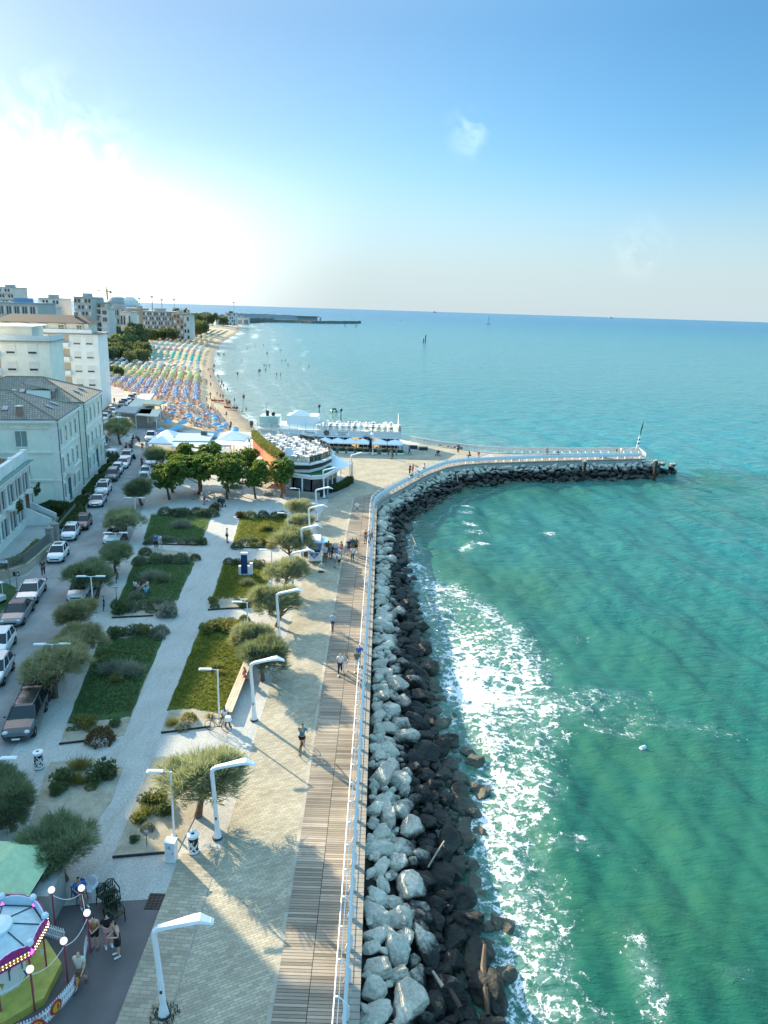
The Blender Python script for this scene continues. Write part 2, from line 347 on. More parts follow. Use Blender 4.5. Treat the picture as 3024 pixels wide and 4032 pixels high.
sheet('boardwalk_border', [(x - .17, y) for x, y in bl] + [(x + .01, y) for x, y in bl[::-1]], ZP + .008, PAVK, .03)
dk = [(x + .012, y) for x, y in bl[:-1]] + [(-4.2, 101.6), (-2.2, 103.6), (-.2, 108.5), (3.3, 116), (9, 125), (14.6, 130.2), (20, 133.5), (36, 138.0), (48.9, 141.6)]
dkr = [(49.3, 139.1), (31, 134.6), (17.6, 130.2), (13.2, 128.1), (10, 125.1), (6.7, 119.3), (3.7, 112.4), (.8, 105.3), (-.7, 101.5), (-1.4, 98.6), (-1.45, 95.5), (-1.3, 80), (-1.12, 50), (-.85, 21.8), (-.8, 14)]
sheet('boardwalk', dk + dkr, ZP + .05, DECK, .06)
jd = [(20.2, 133.6), (36, 138.1), (48.95, 141.7), (49.9, 144.3), (36, 141.8), (24, 140.2), (20.3, 139.7)]
sheet('jetty_paving', jd, ZP + .03, PAV1, .05)
# quay coping
cop = [(-.8, 14), (-.85, 21.8), (-1.12, 50), (-1.3, 80), (-1.45, 95.5), (-1.4, 98.6), (-.7, 101.5), (.8, 105.3), (3.7, 112.4), (6.7, 119.3), (10, 125.1), (13.2, 128.1), (17.6, 130.2), (31, 134.6), (49.3, 139.1), (49.3, 138.5), (48.6, 138.3), (32, 133.9), (17.7, 129.5), (13.6, 127.5), (10.5, 124.5), (7.2, 118.9), (4.2, 111.9), (1.3, 104.9), (-.2, 101.1), (-.88, 98.6), (-.97, 95.5), (-.82, 80), (-.6, 50), (-.32, 21.8), (-.28, 14)]
def m_cop():
    t = NT('coping_planks'); v = t.pos(); fr = t.math('FRACT', t.math('DIVIDE', t.n('ShaderNodeSeparateXYZ', {0: v}).outputs[1], .3)); n = t.noise(2., v, 5., .7)
    c = t.mix(n, (.24, .21, .18), (.42, .38, .32)); c = t.mix(t.math('LESS_THAN', fr, .08), c, (.05, .045, .04)); t.base(c, .9, .2); return t.m
sheet('quay_coping', cop, ZP + .045, m_cop(), .25)
# roads
road = [(-8.2, 8), (-9.36, 14), (-9.42, 27.6), (-12.4, 27.2), (-14.1, 26.9), (-20, 26.2), (-21, 33), (-21.9, 40.9), (-23.3, 48), (-26, 64), (-28.6, 80), (-32.6, 98), (-36.5, 117), (-39, 131), (-31, 133), (-31, 140), (-46, 152), (-58, 178), (-84, 232), (-89, 229), (-64, 176), (-50, 146), (-47.6, 128), (-44.6, 116), (-41.3, 100), (-39, 89.5), (-36.2, 78), (-34.3, 67.5), (-35.5, 66), (-40, 65), (-60, 64), (-60, 56), (-38, 56.2), (-36.2, 54), (-32, 40), (-27, 8)]
sheet('road', road, -.008, ASPH, .03)
sheet('fairground_asphalt', [(-9.42, 8), (-9.42, 27.6), (-12.4, 27.2), (-14.1, 26.9), (-20, 26.2), (-21, 8)], -.002, ASPH2, .03)
PAINT = mat('road_paint', (.62, .62, .6), .8, .2, 6.)
for i, (a, b) in enumerate((((3, 600, 882), (3, 672, 866)), ((3, 672, 866), (3, 722, 800)), ((3, 1000, 572), (3, 1095, 575)))):
    p, q = at(*a), at(*b); d = (q - p).normalized(); s = Vector((-d.y, d.x, 0)) * .07
    sheet('road_marking', [p + s, q + s, q - s, p - s], .002, PAINT)
# lawns and beds
def bed(name, pts, m, z=.015): return sheet(name, pts, z, m, .03)
beds = {'R1': [(-13.5, 40.9), (-9.95, 41.9), (-9.95, 52.5), (-11.0, 58.2), (-15.1, 57.9)], 'R2': [(-15.2, 60.4), (-10.9, 61.5), (-11.2, 73.9), (-16.6, 73.6)], 'R3': [(-16.8, 77.9), (-11.1, 78.3), (-10.9, 91.5), (-18.2, 90.6)],
        'L1': [(-19.2, 39.4), (-15.7, 40.5), (-17.6, 55.9), (-22.5, 54.9)], 'L2': [(-22.8, 58.1), (-18.1, 59.1), (-19.8, 75.6), (-26.6, 77.0)], 'L3': [(-26.7, 78.2), (-20.4, 78.3), (-22.0, 91.8), (-29.6, 90.6)]}
SOIL = m_soil('dry_bed_soil', (.25, .22, .15), (.46, .43, .36), 1.2)
for k, p in beds.items():
    bed('planting_bed', p, SOIL, .008)
def lerp(a, b, t): return (a[0] + (b[0] - a[0]) * t, a[1] + (b[1] - a[1]) * t)
for k, (a, b) in {'R1': (.14, .87), 'R2': (.22, .93), 'R3': (.16, .97), 'L1': (.14, .93), 'L2': (.2, .82), 'L3': (.13, .95)}.items():
    p = beds[k]
    if k == 'R1': lw = [(-13.9, 43.6), (-12.2, 43.9), (-9.98, 43.2), (-9.98, 52.4), (-10.9, 56.4), (-14.95, 56.6)]
    else: lw = [lerp(p[0], p[3], a), lerp(p[1], p[2], a), lerp(p[1], p[2], b), lerp(p[0], p[3], b)]
    # a slightly ragged outline
    out = []
    for i in range(len(lw)):
        q, r = lw[i], lw[(i + 1) % len(lw)]; n = 14
        for j in range(n): s = lerp(q, r, j / n); out.append((s[0] + random.uniform(-.07, .07), s[1] + random.uniform(-.07, .07)))
    bed('lawn', out, LAWN if k[0] == 'R' else LAWN2, .022)
f1 = [(-18.7, 36.3), (-18.9, 37.5), (-17.6, 37.7), (-14.6, 37.2), (-14.2, 34.2), (-14.6, 30.4), (-17.2, 30.6)]
bed('planting_bed', f1, SOIL, .008)
f2 = [(-12.6, 30.1), (-9.6, 30.55), (-9.2, 36), (-9.8, 38.8), (-13.2, 38.3)]
bed('planting_bed', f2, SOIL, .008)
EDGE = mat('rusty_bed_edging', (.035, .03, .028), .7, .3)
def edging(p, q, nm='bed_edging'):
    d = (Vector(q) - Vector(p)); L = d.length; a = math.atan2(d.y, d.x); b = MB(); b.box(((p[0] + q[0]) / 2, (p[1] + q[1]) / 2, .05), (L, .05, .13), a); return b.build(nm, EDGE)
for i, (p, q, w) in enumerate((((-13.5, 40.85), (-10.6, 41.75), 'sunlit bed with the cyclist sitting beside it'), ((-15.2, 60.3), (-11.4, 61.3), 'totem lawn bed beside the gravel cross path'), ((-16.8, 77.8), (-12.2, 78.1), 'bed beside the man on the gravel path'),
        ((-19.2, 39.3), (-17.8, 39.7), 'bed with the big brown bush'), ((-22.8, 58.0), (-19.5, 58.7), 'bed where a group sits on the grass'), ((-26.7, 78.1), (-20.6, 78.2), 'bed behind the couple walking'), ((-12.6, 30.0), (-9.7, 30.5), 'gravel bed next to the white cabinet'))):
    tag(edging(p, q), 'thin dark edging strip of the ' + w, 'edging')
# ================================================================ sea: one sheet of real waves, finer near the quay
wl = [(6.0, 14), (6.1, 24.6), (6.3, 27.3), (5.9, 29.8), (5.4, 33), (5.1, 36.8), (6.1, 42.1), (5.9, 46), (4.6, 53.6), (4.1, 62.5), (3.4, 72), (2.4, 84), (2.2, 96), (3.2, 103), (5.7, 109.9), (8.3, 117.8), (13.9, 125.7), (20, 131.2), (27.5, 132.6), (50.9, 137), (56, 141)]
def seglist(p): return np.array(p[:-1]), np.array(p[1:])
def dist_to(P, line):
    A, B = seglist(line); best = np.full(len(P), 1e9); along = np.zeros(len(P)); acc = 0
    for a, b in zip(A, B):
        d = b - a; L = np.hypot(*d); t = np.clip(((P - a) @ d) / L ** 2, 0, 1); q = a + t[:, None] * d
        e = np.hypot(*(P - q).T); k = e < best; best[k] = e[k]; along[k] = acc + t[k] * L; acc += L
    return best, along
def vnoise(P, seed, n=64):
    g = np.random.default_rng(seed).random((n, n)); i = np.floor(P).astype(int); f = P - i; f = f * f * (3 - 2 * f); a = i % n; b = (i + 1) % n
    return (g[a[:, 0], a[:, 1]] * (1 - f[:, 0]) + g[b[:, 0], a[:, 1]] * f[:, 0]) * (1 - f[:, 1]) + (g[a[:, 0], b[:, 1]] * (1 - f[:, 0]) + g[b[:, 0], b[:, 1]] * f[:, 0]) * f[:, 1]
def fbm(P, seed, o=4): return sum(vnoise(P * 2 ** k + k * 17.3, seed + k) * .5 ** k for k in range(o)) / sum(.5 ** k for k in range(o))
rr = [9.]; 
while rr[-1] < 300: rr.append(rr[-1] * 1.0058)
while rr[-1] < 14500: rr.append(rr[-1] * 1.03)
rr = np.array(rr); az = np.concatenate([np.linspace(-75, -32, 60)[:-1], np.linspace(-32, 36, 420), np.linspace(36, 85, 60)[1:]]); az = np.radians(az)
RR, AZ = np.meshgrid(rr, az, indexing='ij'); X = (RR * np.sin(AZ)).ravel(); Y = (RR * np.cos(AZ)).ravel(); P2 = np.stack([X, Y], 1)
D = np.hypot(X, Y); fade = np.clip(1 - (D - 120) / 260, 0, 1)
dq, aq = dist_to(P2, wl); ds, _ = dist_to(P2, sh); near = D < 2500
Z = np.zeros_like(X); wr = np.random.default_rng(3)
for k in range(26):
    L = 1.3 * 1.17 ** k if k < 16 else wr.uniform(5, 18); th = R(200) + wr.normal(0, .42); A = .0115 * L ** .72 * (1 if k < 16 else .5)
    kx, ky = math.cos(th) * 6.283 / L, math.sin(th) * 6.283 / L
    ph = kx * X + ky * Y + wr.uniform(0, 6.28) + 2.2 * vnoise(P2 / (L * 2.2) + k * 7, 40 + k)
    cell = D * .0058; s = np.sin(ph); Z += A * (s + .25 * np.cos(2 * ph)) * np.clip((L - 2 * cell) / (2 * cell + 1e-6), 0, 1)
sw = np.exp(-((dq - 6.5) / 3.) ** 2) * .28 * fbm(P2 / 7, 5, 3)         # the surge near the rocks
lim = np.clip((D - 0) / 1, 0, 1)
Z = SEA + (Z + sw) * fade * np.clip(ds / 12, .15, 1)
nr, na = len(rr), len(az); I = np.arange(nr * na).reshape(nr, na)
F = np.stack([I[:-1, :-1], I[:-1, 1:], I[1:, 1:], I[1:, :-1]], -1).reshape(-1, 4)
# attributes: foam amount near rocks and beach, shallowness
big = fbm(P2 / 9, 11, 4); mid = fbm(P2 / 3.1, 21, 4)
prof = np.interp(Y, [14, 24, 28, 32, 38, 43, 50, 58, 64, 72, 80, 95, 110, 140], [1.9, 2.1, 2.8, 3.7, 4.1, 5., 7.2, 8.6, 8.3, 6., 3., 1.8, 1.5, .8])
side = (X > np.interp(Y, [14, 96, 110, 126, 140, 400], [3, 0, 4, 12, 60, 60])) & (Y < 145)
u = dq / prof; f1_ = np.clip(1.25 - u * .85, 0, 1) * (.35 + .95 * big) * side
f1_ += np.exp(-((dq - prof * .95) / 1.6) ** 2) * .55 * mid * (prof > 4) * side
f1_ += np.exp(-((X - (12.5 + .12 * (Y - 26) - .015 * (Y - 26) ** 2)) / .8) ** 2) * np.exp(-((Y - 26) / 4.) ** 2) * .75 * (mid + .2)
oc = np.clip((fbm(P2 / np.array([9., 4.]), 31, 4) - .62) * 3.2, 0, 1) * np.exp(-dq / 30) * (Y < 70) * .8
ob = np.zeros_like(X)
for px_, py_, s_ in ((12, 550, 510), (12, 555, 542), (12, 565, 597), (12, 596, 632), (12, 622, 695), (12, 553, 714), (12, 970, 634)) and [at(12, a, b, SEA)[:2] + (1.2,) if False else (at(12, a, b, SEA).x, at(12, a, b, SEA).y, 1.0) for a, b in ((550, 510), (555, 542), (565, 597), (596, 632), (622, 695), (553, 714), (970, 634))]:
    ob += np.exp(-(((X - px_) / 1.3) ** 2 + ((Y - py_) / .9) ** 2)) * .9 * (.3 + mid)
wob = 7 * (fbm(P2 / 30, 51, 3) - .5)
beach = np.zeros_like(X)
for d0, w0, a0 in ((1.0, 2.0, .95), (9, 1.6, .62), (17, 1.2, .5), (27, 1.0, .42)):
    beach += np.exp(-((ds + wob * min(1, d0 / 6) - d0 * np.clip(D / 230, .7, 2.2)) / (w0 * np.clip(D / 230, .7, 3))) ** 2) * a0 * np.clip(.1 + 2.2 * (fbm(P2 / np.array([14., 30.]), 77, 3) - .3), 0, 1.3)
beach *= (X < np.interp(Y, [150, 200, 400, 2000], [-6, 10, 40, 100])) & (Y > 150)
f1_ *= .5 + .5 * np.clip(dq / 2.2, 0, 1)
foam = np.clip(f1_ + oc + ob + beach, 0, 1.2)
shal = np.clip(1 - dq / 42, 0, 1) * (Y < 150) * side; bsh = np.clip(1 - ds / 60, 0, 1) * (Y > 140)
o = npmesh('sea', np.stack([X, Y, Z], 1), F[:, ::-1], NT('tmp').m, smooth=True)
me = o.data
for nm, arr in (('foam', foam), ('shallow', shal), ('beach', bsh)):
    a = me.attributes.new(nm, 'FLOAT', 'POINT'); a.data.foreach_set('value', arr.astype(np.float32))
def m_sea():
    t = NT('sea_water'); v = t.pos(); A = lambda n: t.n('ShaderNodeAttribute', attribute_name=n).outputs['Fac']
    ln = t.n('ShaderNodeVectorMath', {0: v}, operation='LENGTH').outputs['Value']
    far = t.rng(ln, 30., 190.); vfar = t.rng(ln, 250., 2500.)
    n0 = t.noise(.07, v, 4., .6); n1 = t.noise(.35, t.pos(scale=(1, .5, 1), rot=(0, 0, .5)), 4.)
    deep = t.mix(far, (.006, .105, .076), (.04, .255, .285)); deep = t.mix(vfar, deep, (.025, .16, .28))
    sandy = t.mix(n0, (.012, .11, .06), (.042, .13, .06))
    c = t.mix(t.math('MULTIPLY', A('shallow'), t.rng(n0, .3, .65, .25, 1.)), deep, sandy)
    c = t.mix(t.math('MULTIPLY', A('beach'), .55), c, (.32, .34, .28))
    c = t.mix(t.rng(n1, .35, .7, 0., .22), c, t.mix(.5, c, (.0, .09, .10)))
    # foam lace
    wp = t.n('ShaderNodeVectorMath', {0: v, 1: t.n('ShaderNodeVectorMath', {0: t.noise(1.1, v, 5., .65, out=1), 'Scale': 1.7}, operation='SCALE').outputs[0]}, operation='ADD').outputs[0]
    vo = t.n('ShaderNodeTexVoronoi', {'Vector': wp, 'Scale': 1.05}, feature='DISTANCE_TO_EDGE').outputs[0]
    vo2 = t.n('ShaderNodeTexVoronoi', {'Vector': wp, 'Scale': 2.9}, feature='DISTANCE_TO_EDGE').outputs[0]
    fo = A('foam'); brk = t.noise(1.9, v, 6., .75)
    h = t.math('ADD', t.math('SUBTRACT', t.math('ADD', t.math('MULTIPLY', fo, .78), t.math('MULTIPLY', t.math('SUBTRACT', t.noise(.42, v, 4., .6), .52), 1.1)), t.math('MULTIPLY', vo, 1.5)), t.math('SUBTRACT', t.math('MULTIPLY', brk, 1.9), t.math('ADD', 1.17, t.math('MULTIPLY', vo2, 1.1))))
    fm = t.math('MULTIPLY', t.rng(h, -.13, .2, 0., 1., 'SMOOTHSTEP'), t.rng(fo, .02, .14))
    veil = t.math('MULTIPLY', t.rng(fo, .1, .8, 0., .55), t.rng(brk, .35, .65))
    c = t.mix(veil, c, (.35, .50, .50)); c = t.mix(fm, c, (.82, .84, .84))
    t.base(c, t.math('MAXIMUM', t.rng(ln, 30., 1500., .13, .24), t.math('MULTIPLY', fm, .8)), .5); t.b.inputs['IOR'].default_value = 1.33
    s1 = t.noise(1., t.pos(scale=(.9, 2.2, 1), rot=(0, 0, R(-20))), 5., .6, .6); s2 = t.noise(1., t.pos(scale=(3.5, 7.5, 1), rot=(0, 0, R(-32))), 4., .6, .4); s3 = t.noise(1., t.pos(scale=(.16, .5, 1), rot=(0, 0, R(-15))), 4., .55)
    s4 = t.noise(1., t.pos(scale=(.02, .09, 1), rot=(0, 0, R(-8))), 5., .6)
    nrm = t.bump(s4, .75, t.rng(ln, 150., 800., 0., 6.))
    nrm = t.bump(s3, .8, t.rng(ln, 60., 300., .15, 1.9), nrm)
    s5 = t.noise(1., t.pos(scale=(.28, 1.05, 1), rot=(0, 0, R(-14))), 4., .55, .8); nrm = t.bump(s5, .6, t.rng(ln, 45., 130., .08, .75), nrm)
    wind = t.rng(t.noise(.045, v, 4., .6), .35, .65, .25, 1.); nrm = t.bump(s1, .6, t.math('MULTIPLY', wind, t.rng(ln, 35., 110., .2, .42)), nrm); nrm = t.bump(s2, .5, t.math('MULTIPLY', wind, .10), nrm); nrm = t.bump(fm, .5, .1, nrm)
    t.set(t.b.inputs['Normal'], nrm); return t.m
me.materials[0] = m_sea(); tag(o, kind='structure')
# ================================================================ rock armour
def m_rock():
    t = NT('armour_limestone'); v = t.pos(); o = t.pos(obj=True); z = t.n('ShaderNodeSeparateXYZ', {0: v}).outputs[2]
    n1 = t.noise(1.3, v, 6., .7); n2 = t.noise(7, v, 5., .75); rnd = t.n('ShaderNodeObjectInfo').outputs['Random']; n4 = t.noise(.7, v, 2.)
    dry = t.mix(t.rng(n2, .3, .7), (.38, .345, .285), (.74, .68, .57)); dry = t.mix(t.rng(n1, .5, .75, 0., .5), dry, (.5, .44, .34))
    dry = t.n('ShaderNodeVectorMath', {0: dry, 'Scale': t.rng(n4, .3, .7, .75, 1.2)}, operation='SCALE').outputs[0]
    wetc = t.mix(t.rng(n2, .3, .7), (.005, .006, .006), (.024, .024, .021)); wetc = t.mix(t.rng(n1, .5, .7, 0., .5), wetc, (.022, .03, .014))
    low = t.mix(n2, (.07, .08, .055), (.16, .16, .12))
    wetc = t.mix(t.rng(z, -3.0, -2.3, .8, 0.), wetc, low)
    w = t.rng(t.math('ADD', z, t.math('ADD', t.math('MULTIPLY', t.math('SUBTRACT', n1, .5), 1.3), t.math('MULTIPLY', t.math('SUBTRACT', n2, .5), .5))), -1.5, -1.0, 1., 0.)
    t.base(t.mix(w, dry, wetc), t.rng(w, 0., 1., .9, .5), .4)
    t.set(t.b.inputs['Normal'], t.bump(t.math('ADD', n2, t.math('MULTIPLY', t.noise(22, v, 4.), .4)), .8, .09)); return t.m
ROCK = m_rock()
def ico(sub):
    bm = bmesh.new(); bmesh.ops.create_icosphere(bm, subdivisions=sub, radius=1); bm.verts.ensure_lookup_table()
    V = np.array([v.co[:] for v in bm.verts]); F = np.array([[v.index for v in f.verts] for f in bm.faces]); bm.free(); return V, F
IV3, IF3 = ico(4); IV2, IF2 = ico(3)
def boulder(seed, V0):
    g = np.random.default_rng(seed); n = g.normal(size=(17, 3)); n /= np.linalg.norm(n, axis=1)[:, None]; d = g.uniform(.56, 1.0, 17)
    c = V0 @ n.T; r = np.where(c > .05, d / np.maximum(c, .05), 9.); r = np.minimum(r, 1.15); k = 30.
    r = -np.log(np.exp(-k * r).sum(1)) / k
    P = V0 * r[:, None]
    q = fbm((P[:, :2] + P[:, 2:] * .77) * 2.3 + 20 + seed, 60 + seed, 4) - .5; r2 = 1 + .34 * q + .10 * (fbm((P[:, :2] - P[:, 2:] * .6) * 7 + 50 + seed, 90 + seed, 3) - .5)
    return P * r2[:, None] * np.array([1.15, .95, .82])
shapes = [(boulder(i, IV3), IF3) for i in range(9)]; shapesL = [(boulder(i, IV2), IF2) for i in range(9)]
rockme = [npmesh('boulder', V, F, ROCK, link=False) for V, F in shapes]
# rows: from the quay edge to the water line
qline = [(-.27, 12), (-.32, 21.8), (-.6, 50), (-.82, 80), (-.97, 95.5), (-.88, 98.6), (-.2, 101.2), (1.3, 105), (4.2, 112), (7.2, 119), (10.5, 124.6), (13.6, 127.6), (17.7, 129.6), (32, 134), (48.6, 138.4), (50.6, 141)]
def walk(line, step):
    out = []
    for a, b in zip(line[:-1], line[1:]):
        a, b = Vector(a), Vector(b); L = (b - a).length; k = max(1, round(L / step)); d = (b - a) / L
        for i in range(k): out.append((a + d * (L * (i + random.random() * .5) / k), Vector((d.y, -d.x))))
    return out
RK = []
rg = random.Random(12)
def width(y): return float(np.interp(y, [12, 24, 40, 55, 70, 85, 96, 110, 122, 128, 141], [6.2, 6.2, 6.0, 5.0, 4.4, 3.9, 3.8, 4.6, 4.6, 4.3, 4.3]))
def put(p, z, r, lay): RK.append((p.x, p.y, z, r, lay))
cells = {}
def ok(x, y, z, r):
    ix, iy = int(x // 2), int(y // 2)
    for i in range(ix - 1, ix + 2):
        for j in range(iy - 1, iy + 2):
            for X_, Y_, Z_, R_2 in cells.get((i, j), ()):
                if math.sqrt((x - X_) ** 2 + (y - Y_) ** 2 + (z - Z_) ** 2) < .74 * (r + R_2): return False
    cells.setdefault((ix, iy), []).append((x, y, z, r)); return True
dense = walk(qline, .25)
for r0, r1, tries in ((.8, 1.0, 260), (.62, .8, 1600), (.46, .62, 7000), (.30, .46, 12000), (.18, .3, 12000)):
    for _ in range(tries):
        p, nrm = dense[rg.randrange(len(dense))]; w = width(p.y); t = rg.uniform(.02, 1.04); r = rg.uniform(r0, r1) * (1 if p.y < 70 else .9)
        if r < .3 and p.y > 75: continue
        if w * t < r * .85 or (t > .9 and r < .5): continue
        q = p + nrm * w * t; z = -.40 - 2.75 * t ** .95 + rg.uniform(-.12, .16) - .25 * r + (.25 if r > .8 else 0)
        if ok(q.x, q.y, z, r): put(q, z, r, 0)
for i in range(26):      # tip of the jetty
    put(Vector((50.5 + rg.uniform(0, 6.5) * rg.random() ** .4, 140.8 + rg.uniform(-2.4, 2.2))), rg.uniform(-2.9, -1.3), rg.uniform(.5, .9), 0)
for i in range(14):      # stragglers awash
    y = rg.uniform(22, 50); put(Vector((float(np.interp(y, [22, 30, 37, 42, 52], [6.3, 5.9, 5.4, 6.3, 4.8])) + rg.uniform(-.2, .8), y)), -3.1, rg.uniform(.4, .65), 0)
for i in range(44):      # heap beyond the plaza rail
    a = at(12, rg.uniform(370, 520), rg.uniform(202, 219), -2); put(Vector((a.x, a.y)), -2.3 + rg.uniform(-.4, .5), rg.uniform(.5, .9), 0)
def seen(r): return r[1] > 19.3
RK.sort(key=lambda r: (0 if seen(r) else 1, -(r[3] / math.hypot(r[0], r[1], CH))))
GA = 'pale dry boulders of the rock bank'; GB = 'dark wet boulders of the rock bank'; GC = 'half wet boulders of the rock bank'
lst = []
for i, (x, y, z, r, lay) in enumerate(RK):
    e = (rg.uniform(-.5, .5), rg.uniform(-.5, .5), rg.uniform(0, 6.28)); sc = (r * rg.uniform(.9, 1.25), r * rg.uniform(.8, 1.1), r * rg.uniform(.75, 1.05))
    if i < 300:
        o = bpy.data.objects.new('boulder', rockme[rg.randrange(9)]); COL.objects.link(o); o.location = (x, y, z); o.rotation_euler = e; o.scale = sc
        if z > -1.3: tag(o, 'pale dry limestone boulder in the upper part of the rock bank beside the boardwalk', 'boulder', GA)
        elif z < -1.85: tag(o, 'blackish wet boulder low in the rock bank near the foaming water', 'boulder', GB)
        else: tag(o, 'pale topped boulder with a dark wet foot, halfway down the rock bank', 'boulder', GC)
    else: lst.append((x, y, z, e, sc))
Vs = []; Fs = []; nn = 0
from mathutils import Euler
for x, y, z, e, sc in lst:
    V, F = (shapes if y < 60 else shapesL)[rg.randrange(9)]; M = np.array(Matrix.LocRotScale((x, y, z), Euler(e), sc))
    Vs.append(V @ M[:3, :3].T + M[:3, 3]); Fs.append(F + nn); nn += len(V)
tag(npmesh('rock_armour', np.concatenate(Vs), np.concatenate(Fs), ROCK), 'long bank of smaller and farther armour rocks curving out along the jetty', 'rocks', kind='stuff')
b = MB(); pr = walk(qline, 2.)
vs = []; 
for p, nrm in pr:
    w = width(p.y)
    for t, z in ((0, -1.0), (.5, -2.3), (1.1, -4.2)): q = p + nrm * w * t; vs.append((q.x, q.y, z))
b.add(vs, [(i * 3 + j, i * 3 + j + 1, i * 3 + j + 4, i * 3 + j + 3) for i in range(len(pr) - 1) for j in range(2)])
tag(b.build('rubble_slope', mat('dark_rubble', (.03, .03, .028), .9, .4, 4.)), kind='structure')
# driftwood
WOODG = mat('bleached_driftwood', (.36, .31, .25), .8, .3, 3., .3); WOODD = mat('soaked_driftwood', (.05, .035, .025), .6, .4, 3., .3)
def log(pts, r, m, label):
    b = MB(); b.tube(pts, r, 8); return tag(b.build('driftwood', m), label, 'driftwood')
log([at(10, 1012, 700, -2.2), at(10, 1003, 850, -2.2), at(10, 1018, 1000, -2.25), at(10, 1032, 1160, -2.4)], [.10, .17, .18, .10], WOODD, 'long dark tree trunk lying against the wet rocks at the water edge')
log([at(10, 640, 190, -1.5), at(10, 690, 105, -1.35), at(10, 745, 20, -1.2)], [.035, .045, .04], WOODG, 'thin pale driftwood pole leaning across the black rocks')
log([at(10, 670, 870, -1.4), at(10, 735, 970, -1.55)], [.06, .09], WOODG, 'short grey driftwood plank wedged between the black rocks')
log([at(10, 785, 990, -1.5), at(10, 850, 1110, -1.7)], [.1, .13], WOODD, 'thick brown log stub between two large black boulders')
log([at(4, 1520, 830, -1.8), at(4, 1535, 860, -1.8), at(4, 1552, 895, -1.9), at(4, 1530, 960, -2.), at(4, 1500, 978, -2.)], [.04, .06, .06, .05, .03], WOODG, 'curved bleached branch on the dark rocks across from the food van')
log([at(12, 482, 340, -1), at(12, 490, 375, -1.6)], [.08, .06], WOODG, 'pale post stuck upright in the rocks at the bend, nearer the plaza')
log([at(12, 508, 335, -1), at(12, 513, 378, -1.6)], [.08, .06], WOODG, 'pale post stuck upright in the rocks at the bend, nearer the jetty end')
# mooring piles
def pile(c, x, y, h, label):
    p = at(c, x, y, SEA); b = MB(); b.tube([(p.x, p.y, SEA - 1), (p.x, p.y, SEA + h * .5), (p.x + .05, p.y, SEA + h)], [.32, .3, .3], 10)
    r = b.build('mooring_pile', mat('tarred_timber', (.05, .04, .032), .8, .4, 2.)); c2 = MB(); c2.lathe([(.34, 0), (.36, .12), (.2, .3), (.02, .34)], 10, (p.x + .05, p.y, SEA + h)); c2.box((p.x - .1, p.y, SEA + h + .1), (.7, .4, .16))
    c2.build('pile_cap', mat('worn_grey_cap', (.4, .4, .38), .7, .2), r); tag(r, label, 'mooring pile')
pile(12, 1143, 378, 3.6, 'dark mooring pile in the bay in front of the middle of the jetty rocks')
pile(12, 1498, 375, 3.7, 'dark mooring pile with pale cap in front of the jetty tip')
b = MB(); p = at(0, 1388, 1619, SEA); b.box((p.x, p.y, SEA + .1), (.55, .25, .1), .6); b.tube([(p.x - .2, p.y - .1, SEA + .18), (p.x + .2, p.y + .12, SEA + .18)], .1, 6); tag(b.build('floating_debris', WHITE), 'small white piece of debris floating on the green water', 'debris')
